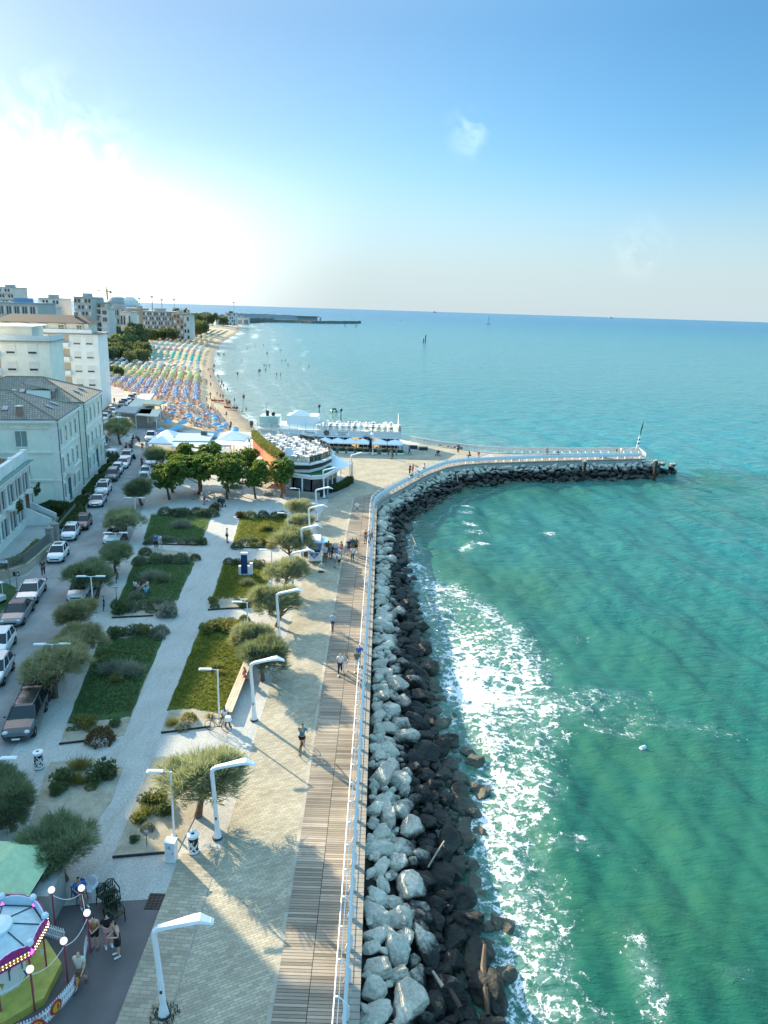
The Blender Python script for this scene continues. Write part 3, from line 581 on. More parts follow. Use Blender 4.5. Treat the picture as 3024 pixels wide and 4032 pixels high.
# ================================================================ railing
def interp(line, d):
    for a, b in zip(line[:-1], line[1:]):
        a, b = Vector(a), Vector(b); L = (b - a).length
        if d <= L or (b == Vector(line[-1])): t = (b - a) / L; return a + t * d, Vector((t.y, -t.x))
        d -= L
def railing(line, label, spacing, off=1.0, h=1.12):
    L = sum((Vector(b) - Vector(a)).length for a, b in zip(line[:-1], line[1:])); k = int(L / spacing)
    root = MB(); root.box((line[0][0], line[0][1], .12), (.2, .2, .06)); z0 = ZP + .05
    prof = [(0., 0.), (.06, .35), (.05, .65), (-.06, .92), (-.24, 1.08), (-.40, 1.10)]      # seen along the rail: foot at 0, head hooking inwards
    wid = [.30, .24, .24, .22, .16, .09]
    me = None; r0 = thing('railing', label, 'railing', (line[0][0], line[0][1], 0))
    base = Vector((line[0][0], line[0][1], 0))
    pb = MB()
    for sx in (-.022, .022):
        pass
    vs = []
    for (x, z), w in zip(prof, wid):
        for dx, dy in ((-w / 2, -.03), (w / 2, -.03), (w / 2, .03), (-w / 2, .03)): vs.append((x + dx * (1 if z < .9 else .5), dy, z * h / 1.1 + (-dx * .6 if z > .9 else 0)))
    fs = [(i * 4 + j, i * 4 + (j + 1) % 4, i * 4 + 4 + (j + 1) % 4, i * 4 + 4 + j) for i in range(5) for j in range(4)] + [(3, 2, 1, 0), (20, 21, 22, 23)]
    pb.add(vs, fs); pme = pb.mesh('post', WHITE); extra = MB()
    for i in range(k + 1):
        p, n = interp(line, min(L - .01, i * spacing)); a = math.atan2(n.y, n.x)
        if i < 98:
            o = bpy.data.objects.new('post', pme); COL.objects.link(o); o.parent = r0; o.location = (p.x - base.x, p.y - base.y, z0); o.rotation_euler = (0, 0, a)
        else: extra.add(vs, fs, Matrix.Translation((p.x - base.x, p.y - base.y, z0)) @ Matrix.Rotation(a, 4, 'Z'))
    if extra.v: tag(extra.build('post', WHITE, r0), kind='stuff')
    st = [interp(line, min(L - .01, i * spacing)) for i in range(k + 1)]
    def run(x, z, r, nm):
        b = MB(); b.tube([(p.x + n.x * x - base.x, p.y + n.y * x - base.y, z0 + z) for p, n in st], r, 6); b.build(nm, WHITE, r0)
    run(-.40, 1.12, .030, 'top_rail'); run(-.24, 1.04, .018, 'rail'); run(.02, .70, .016, 'rail'); run(.06, .5, .016, 'rail'); run(.06, .3, .016, 'rail'); run(.03, .12, .016, 'rail')
    b = MB(); vs = []
    for p, n in st:
        for x, z in ((-.06, .92), (.055, .72), (.085, .5), (.085, .36)): vs.append((p.x + n.x * x - base.x, p.y + n.y * x - base.y, z0 + z))
    b.add(vs, [(i * 4 + j, i * 4 + j + 1, i * 4 + j + 5, i * 4 + j + 4) for i in range(len(st) - 1) for j in range(3)]); b.build('panel', mat('white_panel', (.72, .75, .78), .4, .05), r0)
    return r0
railing([(-.85, 17), (-.88, 21.8), (-1.1, 50), (-1.3, 80), (-1.45, 95.3)], 'long straight white railing with hooked posts on the sea edge of the boardwalk', 1.62)
railing([(-1.45, 95.6), (-1.3, 98.6), (-.65, 101.4), (.85, 105.2), (3.75, 112.3), (6.75, 119.2), (10.05, 125), (13.25, 128), (17.6, 130.1), (31, 134.5), (49.1, 139.0)], 'white railing curving from the boardwalk corner out along the near side of the jetty', 1.55)
railing([(49.6, 139.4), (50.0, 144.5)], 'short white railing closing the end of the jetty', 1.2)
railing([(49.9, 144.6), (36, 142), (24, 140.4), (18, 141), (10, 145.2), (4.5, 150.2)], 'white railing along the far open sea side of the jetty and plaza', 1.6)
# ================================================================ bent promenade lamps
def bent_lamp():
    r = thing('street_lamp', '', 'street lamp')
    b = MB(); b.tube([(0, 0, 0), (0, 0, .55), (0, 0, .6), (-.08, 0, 2.4), (-.16, 0, 3.72), (-.13, 0, 3.9), (-.02, 0, 4.02)], [.23, .13, .125, .11, .105, .115, .12], 7, flat=.8); b.build('pole', WHITE, r)
    a = MB(); ps = [(-.03, 4.02, .115, .10), (.5, 4.15, .15, .085), (1.25, 4.33, .24, .075), (1.5, 4.38, .25, .06), (1.98, 4.17, .15, .03)]
    vs = [(x, s * w, z + q * t) for x, z, w, t in ps for s, q in ((-1, -.5), (1, -.5), (.75, 1), (-.75, 1))]
    a.add(vs, [(i * 4 + j, i * 4 + (j + 1) % 4, i * 4 + 4 + (j + 1) % 4, i * 4 + 4 + j) for i in range(4) for j in range(4)] + [(3, 2, 1, 0), (16, 17, 18, 19)]); a.build('arm', WHITE, r)
    l = MB(); l.box((1.6, 0, 4.24), (.55, .26, .05)); l.build('lamp_panel', mat('lamp_diffuser', (.6, .62, .6), .3), r)
    h = MB(); h.box((-.03, -.105, 1.2), (.09, .03, .12)); h.build('access_hatch', DARK, r)
    c = MB(); c.lathe([(.27, 0), (.25, .05)], 8); c.build('base_plate', DARK, r)
    return r
LW = ['bent white street lamp nearest the bottom edge, standing in the shaded setts', 'bent white street lamp beside the white litter bin and tamarisk', 'bent white street lamp between the sunlit lawn bench and the boardwalk cyclist', 'bent white street lamp in front of two tamarisks, beside the lawn with the blue totem', 'bent white street lamp half hidden by tamarisks just before the food van',
      'bent white street lamp beside the blue and white food van', 'bent white street lamp between two tamarisks beyond the food van', 'bent white street lamp in front of the glass café corner', 'bent white street lamp at the foot of the curved glass café front', 'bent white street lamp on the plaza corner beyond the café tent']
bl0 = bent_lamp()
for i, (x, y, rz) in enumerate(((-7.72, 21.87, .12), (-7.88, 31.6, .1), (-8., 42.7, .12), (-8.1, 54.6, .1), (-8.25, 64.6, .1), (-8.25, 72.6, .08), (-8.35, 80.6, .1), (-8.4, 89.3, .12), (-8.5, 100.9, .2), (-5.2, 112.5, .3))):
    o = bl0 if i == 0 else dup(bl0); o.location = (x, y, ZP); o.rotation_euler = (0, 0, rz); tag(o, LW[i], 'street lamp', 'bent white lamps along the promenade')
o = dup(bl0, (-2.4, 133.4, ZP), R(-95), 'bent white street lamp seen end on in front of the long restaurant awnings', 'bent white lamps along the promenade')
w = MB(); 
for k in range(150): a = random.uniform(0, 6.28); q = random.uniform(.15, .55); p = (-7.72 + q * math.cos(a), 21.87 + q * math.sin(a)); w.add([(p[0], p[1], .03), (p[0] + .05, p[1], .03), (p[0] + random.uniform(-.12, .12), p[1] + random.uniform(-.12, .12), random.uniform(.08, .25))], [(0, 1, 2)])
tag(w.build('weeds', mat('dry_weed', (.09, .075, .03), .9, .4)), 'tuft of dry weeds round the foot of the nearest street lamp', 'weeds', kind='stuff')
# ================================================================ garden lamps
def garden_lamp(double):
    r = thing('garden_lamp', '', 'garden lamp')
    b = MB(); b.tube([(0, 0, 0), (0, 0, 3.7)], [.06, .05], 8); b.lathe([(.13, 0), (.12, .04), (.06, .1)], 8); b.build('pole', WHITE, r)
    for s in ((-1, 1) if double else (-1,)):
        a = MB(); a.tube([(0, 0, 3.68), (s * .4, 0, 3.72)], .035, 6); a.box((s * .78, 0, 3.73), (.78, .26, .05)); a.box((s * .78, 0, 3.77), (.6, .16, .03)); a.build('lamp_head', WHITE, r)
        d = MB(); d.box((s * .8, 0, 3.697), (.55, .18, .016)); d.build('diffuser', MATS['lamp_diffuser'], r)
    return r
g0 = garden_lamp(False); GW = ['slim single head garden lamp over the gravel bed with the white cabinet', 'slim single head garden lamp at the corner of the sunlit lawn', 'slim single head garden lamp beside the far end of the sunlit lawn', 'slim single head garden lamp among the tamarisks by the totem lawn', 'slim single head garden lamp on the far right lawn with the yellow shrub', 'slim single head garden lamp beside the glass café hedge', 'slim single head garden lamp in the plane tree grove near the tent roofs']
for i, (x, y) in enumerate(((-10.1, 31.7), (-10.2, 42.4), (-10.4, 53.5), (-10.5, 66.4), (-10.7, 79.4), (-10.8, 91.1), (-21.8, 113.2))):
    o = g0 if i == 0 else dup(g0); o.location = (x, y, 0); o.rotation_euler = (0, 0, .05); tag(o, GW[i], 'garden lamp', 'single head garden lamps')
t0 = garden_lamp(True); TW = ['double head white lamp by the large tamarisks near the carousel', 'double head white lamp behind the pale round tamarisk and the black car', 'double head white lamp rising from the yellow green tamarisk by the bicycles', 'double head white lamp in front of the tamarisk shading a white car', 'double head white lamp with birds or a bracket in the middle of its arm', 'double head white lamp beside the white hatchback on the left road', 'lamp head showing among the crowns of the plane tree grove']
for i, (x, y) in enumerate(((-19.2, 32.3), (-21.9, 45.2), (-24.3, 58.), (-26.6, 70.2), (-29.3, 84.), (-32., 97.4), (-30., 109.3))):
    o = t0 if i == 0 else dup(t0); o.location = (x, y, 0); o.rotation_euler = (0, 0, .1); tag(o, TW[i], 'garden lamp', 'double head garden lamps')
# ================================================================ bins, cabinet, bench, totem ...
def bin_():
    r = thing('litter_bin', '', 'litter bin'); b = MB(); rr_ = random.Random(4)
    for k in range(26):
        a0 = rr_.uniform(0, 6.28); da = rr_.choice((-1, 1)) * rr_.uniform(.5, 1.6); z0 = rr_.uniform(.1, .6); z1 = min(.98, z0 + rr_.uniform(.15, .5)); w = rr_.uniform(.03, .05)
        q = [(.255 * math.cos(a0 + da * t / 5), .255 * math.sin(a0 + da * t / 5), z0 + (z1 - z0) * t / 5) for t in range(6)]
        b.add([(x, y, z - w) for x, y, z in q] + [(x, y, z + w) for x, y, z in q], [(i, i + 1, i + 7, i + 6) for i in range(5)])
    for z in (.1, .95): b.lathe([(.262, z - .05), (.262, z + .05)], 20)
    b.build('lattice_shell', WHITE, r)
    l = MB(); l.lathe([(.23, .03), (.23, .95)], 16); l.build('liner', BLACK, r)
    c = MB(); c.lathe([(.27, .99), (.29, 1.02), (.28, 1.06), (.09, 1.09), (.085, 1.05)], 20); c.build('lid', WHITE, r)
    h = MB(); h.lathe([(.001, 1.06), (.08, 1.06)], 12); h.build('opening', BLACK, r)
    f = MB(); f.lathe([(.25, 0), (.28, .05)], 18); f.build('foot', CONC, r); return r
b0 = bin_(); b0.location = at(8, 435, 1090) + Vector((0, 0, ZP)); tag(b0, 'white lattice litter bin on the sunlit setts beside the white cabinet', 'litter bin', 'white lattice litter bins')
p = at(7, 285, 135); dup(b0, p, 1., 'white lattice litter bin on the shaded gravel next to the large tamarisk', 'white lattice litter bins'); p = at(6, 755, 862); dup(b0, p, 2., 'white lattice litter bin half hidden under tamarisks beside the promenade', 'white lattice litter bins')
p = at(8, 292, 1140); r = thing('utility_cabinet', 'white metal electrical cabinet at the corner of the gravel bed', 'cabinet', p, R(-8)); b = MB(); b.box((0, 0, .55), (.5, .36, 1.1)); b.add([(-.27, -.2, 1.1), (.27, -.2, 1.1), (.27, .2, 1.16), (-.27, .2, 1.16), (-.27, -.2, 1.13), (.27, -.2, 1.13), (.27, .2, 1.19), (-.27, .2, 1.19)], [(3, 2, 1, 0), (4, 5, 6, 7), (0, 1, 5, 4), (1, 2, 6, 5), (2, 3, 7, 6), (3, 0, 4, 7)]); b.build('housing', WHITE, r)
b = MB(); b.box((0, -.185, .58), (.42, .012, .92)); b.build('door', mat('off_white_door', (.7, .72, .73), .5), r); b = MB(); b.box((.16, -.2, .55), (.03, .02, .1)); b.build('lock', DARK, r); b = MB()
for k in range(3): b.box((-.02, -.195, .8 + k * .06), (.2 - .04 * k, .006, .018))
b.build('label_lines', DARK, r)
p = at(7, 1130, 1105); b = MB()
for k in range(6): b.box((p.x, p.y - .4 + k * .16, .012), (.75, .05, .02))
for k in range(5): b.box((p.x - .36 + k * .18, p.y, .010), (.04, .9, .018))
r = b.build('drain_grate', mat('cast_iron', (.07, .05, .04), .7, .3)); q = MB(); q.box((p.x, p.y, .0), (.8, .95, .012)); q.build('drain_pit', BLACK, r); tag(r, 'rusty square drain grate in the dark asphalt beside the sett paving', 'drain grate')
p = at(7, 1067, 705); r = thing('garden_spotlight', 'small black stake spotlight beside the round shrub in the gravel bed', 'spotlight', p); b = MB(); b.tube([(0, 0, 0), (0, 0, .7)], .02, 6); b.build('stake', DARK, r); b = MB(); b.box((0, 0, .78), (.18, .14, .2)); b.build('lamp_head', mat('grey_plastic', (.25, .26, .26), .5), r)
def bench(p0, p1, w, label, m1, m2):
    p0, p1 = Vector((*p0, 0)), Vector((*p1, 0)); d = p1 - p0; L = d.length; a = math.atan2(d.y, d.x); c = (p0 + p1) / 2
    r = thing('bench', label, 'bench', c, a); b = MB()
    n = 4
    for k in range(n): b.box((0, -w / 2 + w * (k + .5) / n, .47), (L, w / n - .02, .05))
    b.build('seat', m1, r); b = MB(); b.box((0, 0, .222), (L - .1, w - .14, .444)); b.build('plinth', m2, r); return r
PINE = mat('pale_bench_wood', (.55, .47, .35), .7, .18, 2.)
bench((-9.75, 42.8), (-9.75, 51.6), .62, 'long pale wooden bench along the edge of the sunlit lawn', PINE, CONC)
a_, b_ = at(6, 967, 210), at(6, 993, 125); bench((a_.x, a_.y), (b_.x, b_.y), .7, 'pale wooden bench between two tamarisks beyond the food van', PINE, CONC)
a_, b_ = at(20, 1235, 822), at(20, 1375, 822); bench((a_.x, a_.y), (b_.x, b_.y), .9, 'low stone bench under the plane trees with a person sitting', CONC, CONC)
a_, b_ = at(19, 150, 620), at(19, 310, 615); bench((a_.x, a_.y), (b_.x, b_.y), .9, 'low stone bench on the gravel near the café hedge', CONC, CONC)
p = at(6, 550, 545); r = thing('info_totem', 'blue information totem with white top set in a white base on the lawn', 'totem', p, .1)
b = MB(); b.prism([(-.62, -.2), (.62, -.2), (.62, .2), (-.62, .2)], 0, .95); b.build('base', WHITE, r); b = MB(); b.box((.62, -.0, .62), (.3, .39, 1.24)); b.build('side_block', WHITE, r)
b = MB(); b.box((-.05, -.12, 1.2), (.62, .3, 2.)); b.build('screen', mat('navy_panel', (.012, .05, .16), .25, .1), r); b = MB(); b.box((-.05, -.12, 2.28), (.66, .36, .18)); b.build('cap', WHITE, r)
# navigation mast on the jetty end
p, = [at(12, 1405, 236)]; r = thing('navigation_mast', 'tall leaning mast with green lattice and pennants at the jetty end', 'mast', p, 0)
GREEN = mat('signal_green', (.01, .12, .09), .5)
b = MB(); b.tube([(0, 0, 0), (.28, 0, 2.2), (.5, 0, 4.0)], [.09, .07, .06], 8); b.build('pole', WHITE, r); b = MB(); b.tube([(.5, 0, 3.6), (.7, 0, 5.1), (.88, 0, 6.6)], [.10, .16, .03], 6); b.build('topmark', GREEN, r)
b = MB()
for z in (1.5, 2.3, 3.1): b.box((.2 + z * .1, 0, z), (.42, .3, .3))
b.build('signal_box', WHITE, r); b = MB()
for z in (1.95, 2.75): b.box((.2 + z * .1, 0, z), (.3, .25, .18))
b.build('signal_band', GREEN, r)
# plaza seats by the outer rail and jetty blocks
for (c, x0, x1, y, lab, m) in ((18, 1470, 1625, 795, 'dark stone seat block by the outer rail, nearer the restaurant', DARK), (4, 1578, 1632, 288, 'dark stone seat block by the outer rail, farther from the restaurant', DARK), (12, 765, 808, 268, 'blue grey seat block on the jetty, first from the plaza', STEEL), (12, 1225, 1262, 262, 'blue grey seat block on the jetty near its end', STEEL)):
    p, q = at(c, x0, y), at(c, x1, y); mm = (p + q) / 2; r = thing('seat_block', lab, 'seat', mm); w = (q - p).length
    b = MB(); b.box((0, .35, .3), (w, .7, .6)); b.build('block', mat('dark_basalt', (.05, .05, .055), .8) if m is DARK else mat('slate_blue', (.12, .17, .22), .6), r); b = MB(); b.box((0, .35, .625), (w + .06, .76, .05)); b.build('top_slab', CONC, r)
p = at(5, 435, 800)
# ================================================================ plants
def leafmat(name, c1, c2, trans=.35, rough=.6, sc=1.2):
    t = NT(name); v = t.pos(obj=True); g = t.n('ShaderNodeNewGeometry').outputs['Random Per Island']; oi = t.n('ShaderNodeObjectInfo').outputs['Random']
    f = t.math('ADD', t.math('MULTIPLY', t.rng(t.noise(sc, v, 4., .6), .3, .7), .6), t.math('MULTIPLY', g, .4))
    c = t.mix(f, c1, c2); c = t.n('ShaderNodeVectorMath', {0: c, 'Scale': t.rng(oi, 0., 1., .82, 1.18)}, operation='SCALE').outputs[0]
    t.base(c, rough, .25)
    tr = t.n('ShaderNodeBsdfTranslucent', {0: t.mix(.5, c, (.22, .24, .03))}); mx = t.n('ShaderNodeMixShader', {0: trans, 1: t.b.outputs[0], 2: tr.outputs[0]})
    t.t.links.new(mx.outputs[0], t.out.inputs[0]); return t.m
TAM = leafmat('tamarisk_needles', (.19, .235, .15), (.5, .53, .34), .5)
TAMD = leafmat('dark_tamarisk_needles', (.12, .185, .125), (.30, .37, .23), .45)
TAMY = leafmat('sunlit_yellow_tamarisk_needles', (.30, .31, .18), (.62, .6, .38), .5)  # yellowish needles, paled further so the crowns look sunlit
PLANE = leafmat('plane_tree_leaves', (.08, .155, .04), (.20, .33, .085), .4)
BALL = leafmat('grey_green_leaves', (.15, .185, .125), (.29, .34, .23), .3)
SILV = leafmat('silver_leaves', (.20, .225, .19), (.38, .40, .33), .3)
OLIVE = leafmat('olive_leaves', (.13, .15, .05), (.33, .34, .13), .4)
DARKG = leafmat('dark_green_leaves', (.065, .115, .06), (.16, .225, .11), .35)
YELL = leafmat('dry_yellow_blades', (.20, .18, .05), (.42, .36, .13), .4)
BROWN = leafmat('brown_leaves', (.085, .045, .022), (.20, .12, .06), .25)
REDD = leafmat('reddish_leaves', (.10, .05, .03), (.16, .13, .05), .25)
BARK = mat('bark', (.12, .085, .055), .9, .35, 4., .5)
def blades(C, D, L, Wd, n, spread, seed, droop=0.):
    """n thin triangular leaves from each centre, leaning round its direction"""
    g = np.random.default_rng(seed); C = np.repeat(C, n, 0); D = np.repeat(D, n, 0); N = len(C)
    d = D + g.normal(size=(N, 3)) * spread; d /= np.linalg.norm(d, axis=1)[:, None] + 1e-9; d[:, 2] -= droop
    l = L * g.uniform(.6, 1.25, N)[:, None]; s = np.cross(d, g.normal(size=(N, 3))); s /= np.linalg.norm(s, axis=1)[:, None] + 1e-9; s *= Wd * g.uniform(.6, 1.3, N)[:, None]
    b = C + g.normal(size=(N, 3)) * L * .18
    V = np.stack([b - s * .5, b + s * .5, b + d * l * .6 + s * .55, b + d * l], 1).reshape(-1, 3)
    i = np.arange(N)[:, None] * 4; return V, np.concatenate([i, i + 1, i + 2, i + 3], 1)[:, [0, 1, 2, 3]]
def tamarisk_crown(seed, N=1000, per=16, rx=2.15, h=2.0):
    g = np.random.default_rng(seed); C = []; D = []
    lob = [(g.uniform(-1.3, 1.3), g.uniform(-1.2, 1.2), g.uniform(2.0, 3.5), g.uniform(.85, 1.2)) for _ in range(12)] + [(0, 0, 3.0, 1.4)]
    for k in range(N):
        x, y, z, r = lob[g.integers(len(lob))]; d = g.normal(size=3); d /= np.linalg.norm(d); d[2] = abs(d[2]) * 1.1 - .35
        q = g.uniform(.35, 1.0) ** .6; C.append((x + d[0] * r * q, y + d[1] * r * q, z + d[2] * r * 1.0 * q)); D.append((d[0], d[1], d[2] * .8 + .65))
    return blades(np.array(C), np.array(D), .56, .034, per, .38, seed, .05)
def trunk(seed, h=2.6, lean=.6, r=.17, forks=4):
    g = random.Random(seed); b = MB(); a = g.uniform(0, 6.28); p = Vector((0, 0, 0)); pts = [p.copy()]
    for k in range(4): p = p + Vector((math.cos(a) * lean * .22 + g.uniform(-.08, .08), math.sin(a) * lean * .22 + g.uniform(-.08, .08), h * .2)); pts.append(p.copy())
    b.tube(pts, [r * 1.3, r, r * .85, r * .75, r * .6], 8)
    for k in range(forks):
        q = pts[2 + k % 3]; a2 = g.uniform(0, 6.28); s = q.copy(); ps = [q]
        for j in range(3): s = s + Vector((math.cos(a2) * .42, math.sin(a2) * .42, .34 + g.uniform(-.08, .1))); ps.append(s.copy())
        b.tube(ps, [r * .55, r * .4, r * .28, r * .12], 6)
    return b
tam = []
for i in range(4):
    V, F = tamarisk_crown(100 + i); tam.append((npmesh('crown', V, F, TAM, link=False), trunk(200 + i).mesh('trunk', BARK)))
def place_tree(name, cr, tk, loc, s, rz, label, cat, group, m=None):
    r = thing(name, label, cat, loc, rz, group); r.scale = s if hasattr(s, '__len__') else (s, s, s)
    for nm, me_ in (('crown', cr), ('trunk', tk)):
        o = bpy.data.objects.new(nm, me_); COL.objects.link(o); o.parent = r
        if nm == 'crown' and m: o.material_slots[0].link = 'OBJECT'; o.material_slots[0].material = m
    return r
TREES = [  # crop, crown x0, x1, crown middle y, material, label
    (8, 175, 730, 560, TAM, 'broad sunlit tamarisk over the gravel bed beside the litter bin, trunk leaning to the boardwalk'),
    (6, 480, 895, 1130, TAMD, 'dark green tamarisk at the long wooden bench'), (6, 500, 745, 960, TAM, 'paler tamarisk standing behind the dark one at the sunlit lawn'),
    (6, 605, 1005, 720, TAM, 'round tamarisk behind the bent lamp with a bin at its foot'), (6, 690, 1050, 480, TAM, 'pale feathery tamarisk in front of the food van'),
    (6, 755, 1105, 255, TAM, 'wide tamarisk whose crown touches the food van roof'), (6, 905, 1135, 60, TAM, 'tamarisk at the far wooden bench before the plaza'), (19, 560, 1010, 720, TAMY, 'tall yellowish tamarisk beside the glass café steps'),
    (5, 130, 620, 560, TAMY, 'pale round tamarisk with a bare trunk beside the black parked car'), (5, 440, 715, 330, TAMY, 'yellow green tamarisk just beyond the pale round one'), (5, 420, 735, 130, TAMY, 'tamarisk with yellow tips over a white parked car and the bicycles'),
    (3, 565, 965, 1340, TAMD, 'dark wide tamarisk by the road behind a double head lamp'), (3, 775, 1090, 1160, TAMD, 'tamarisk with a yellow tip hiding a white car'), (3, 870, 1175, 900, TAM, 'dense round tamarisk leaning over the gravel by the third lawn'), (3, 1010, 1290, 645, TAMD, 'tamarisk in front of the white hatchback on the left road'),
    (3, 1180, 1430, 390, TAMD, 'large dark tamarisk at the edge of the plane tree grove'), (3, 845, 1105, 195, TAM, 'lone tamarisk at the turn of the road before the beach bar'),
    (7, 165, 715, 590, TAMD, 'big dark tamarisk above the carousel and the plastic chairs'), (7, -180, 300, 250, TAMD, 'big dark tamarisk cut by the left picture edge by a litter bin'), (7, -330, 100, 110, TAMD, 'dark tamarisk crown filling the left edge behind the dark estate car'),
]
for i, (c, x0, x1, y, m, lab) in enumerate(TREES):
    z = 2.7; p = at(c, (x0 + x1) / 2, y, z); w = (at(c, x1, y, z) - at(c, x0, y, z)).length; s = max(.78, min(1.5, w / 4.25))
    cr, tk = tam[i % 4]; place_tree('tamarisk', cr, tk, (p.x, p.y, 0), (s, s, s * .84), i * 1.7, lab, 'tree', 'tamarisk trees', m)
# plane trees
def plane_crown(seed, N=560, per=14):
    g = np.random.default_rng(seed); lob = [(g.uniform(-.8, .8), g.uniform(-.8, .8), g.uniform(2.2, 4.2), g.uniform(.6, 1.0)) for _ in range(12)]; C = []; D = []
    for k in range(N):
        x, y, z, r = lob[g.integers(len(lob))]; d = g.normal(size=3); d /= np.linalg.norm(d); q = g.uniform(.4, 1) ** .5; C.append((x + d[0] * r * q, y + d[1] * r * q, z + d[2] * r * .8 * q)); D.append(d)
    return blades(np.array(C), np.array(D), .24, .15, per, .7, seed)
pl = []
for i in range(3):
    V, F = plane_crown(300 + i); pl.append((npmesh('crown', V, F, PLANE, link=False), trunk(310 + i, 3.2, .15, .11, 6).mesh('trunk', BARK)))
PT = [(20, 505, 955, 270, 'plane tree on the bare ground, leftmost of the front three'), (20, 850, 890, 330, 'plane tree with the bicycle leaning in front of its trunk'), (20, 1195, 950, 280, 'plane tree in the front row right of the bicycle'), (20, 545, 870, 280, 'plane tree standing just behind the leftmost front one'), (20, 875, 862, 240, 'sunlit plane tree behind the one with the bicycle'),
      (20, 1205, 866, 270, 'tall sunlit plane tree behind the bench sitter'), (20, 1527, 940, 220, 'small plane tree with a dark box on its trunk'), (19, 445, 660, 310, 'plane tree nearest the glass café on the gravel'), (20, 1440, 760, 190, 'plane tree half hidden beside the white sail roofs'), (20, 640, 700, 230, 'plane tree in the back row before the blue beach roofs'), (20, 980, 700, 220, 'plane tree in the back row in the gap to the sunlit path')]
for i, (c, x, y, w, lab) in enumerate(PT):
    p = at(c, x, y); s = (at(c, x + w / 2, y) - at(c, x - w / 2, y)).length / 2.15; place_tree('plane_tree', *pl[i % 3], (p.x, p.y, 0), (s, s, min(1.18, s)), i * 2.1, lab, 'tree', 'plane trees of the grove')
# shrubs
def sh_ball(seed, n=420, L=.13, W_=.05):
    g = np.random.default_rng(seed); d = g.normal(size=(n, 3)); d /= np.linalg.norm(d, axis=1)[:, None]; d[:, 2] = np.abs(d[:, 2]); r = .88 + .1 * (fbm(d[:, :2] * 2 + 9, seed, 3) - .3)
    q = g.uniform(.72, 1, n)[:, None]; C = d * r[:, None] * q; return blades(C, d + (0, 0, .2), L, W_, 7, .5, seed)
def sh_spiky(seed, n=150, L=.55):
    g = np.random.default_rng(seed); C = np.stack([g.normal(0, .42, n), g.normal(0, .42, n), g.uniform(.0, .35, n)], 1); D = np.stack([C[:, 0] * .9, C[:, 1] * .9, np.full(n, .9)], 1); return blades(C, D, L, .035, 9, .22, seed)
def sh_grass(seed, n=90, L=.8):
    g = np.random.default_rng(seed); C = np.stack([g.normal(0, .25, n), g.normal(0, .25, n), np.zeros(n)], 1); D = np.stack([C[:, 0] * 1.6, C[:, 1] * 1.6, np.full(n, .9)], 1); return blades(C, D, L, .03, 8, .28, seed, .03)
def sh_loose(seed, n=300):
    g = np.random.default_rng(seed); lob = [(g.uniform(-.5, .5), g.uniform(-.5, .5), g.uniform(.25, .6), g.uniform(.3, .5)) for _ in range(8)]; C = []; D = []
    for k in range(n):
        x, y, z, r = lob[g.integers(8)]; d = g.normal(size=3); d /= np.linalg.norm(d); q = g.uniform(.5, 1) ** .5; C.append((x + d[0] * r * q, y + d[1] * r * q, max(.02, z + d[2] * r * q))); D.append(d)
    return blades(np.array(C), np.array(D) + (0, 0, .3), .2, .06, 8, .5, seed)
SHM = {k: [npmesh('shrub', *f(400 + 7 * j + ord(k)), BALL, link=False) for j in range(2)] for k, f in dict(b=sh_ball, s=sh_spiky, g=sh_grass, l=sh_loose).items()}
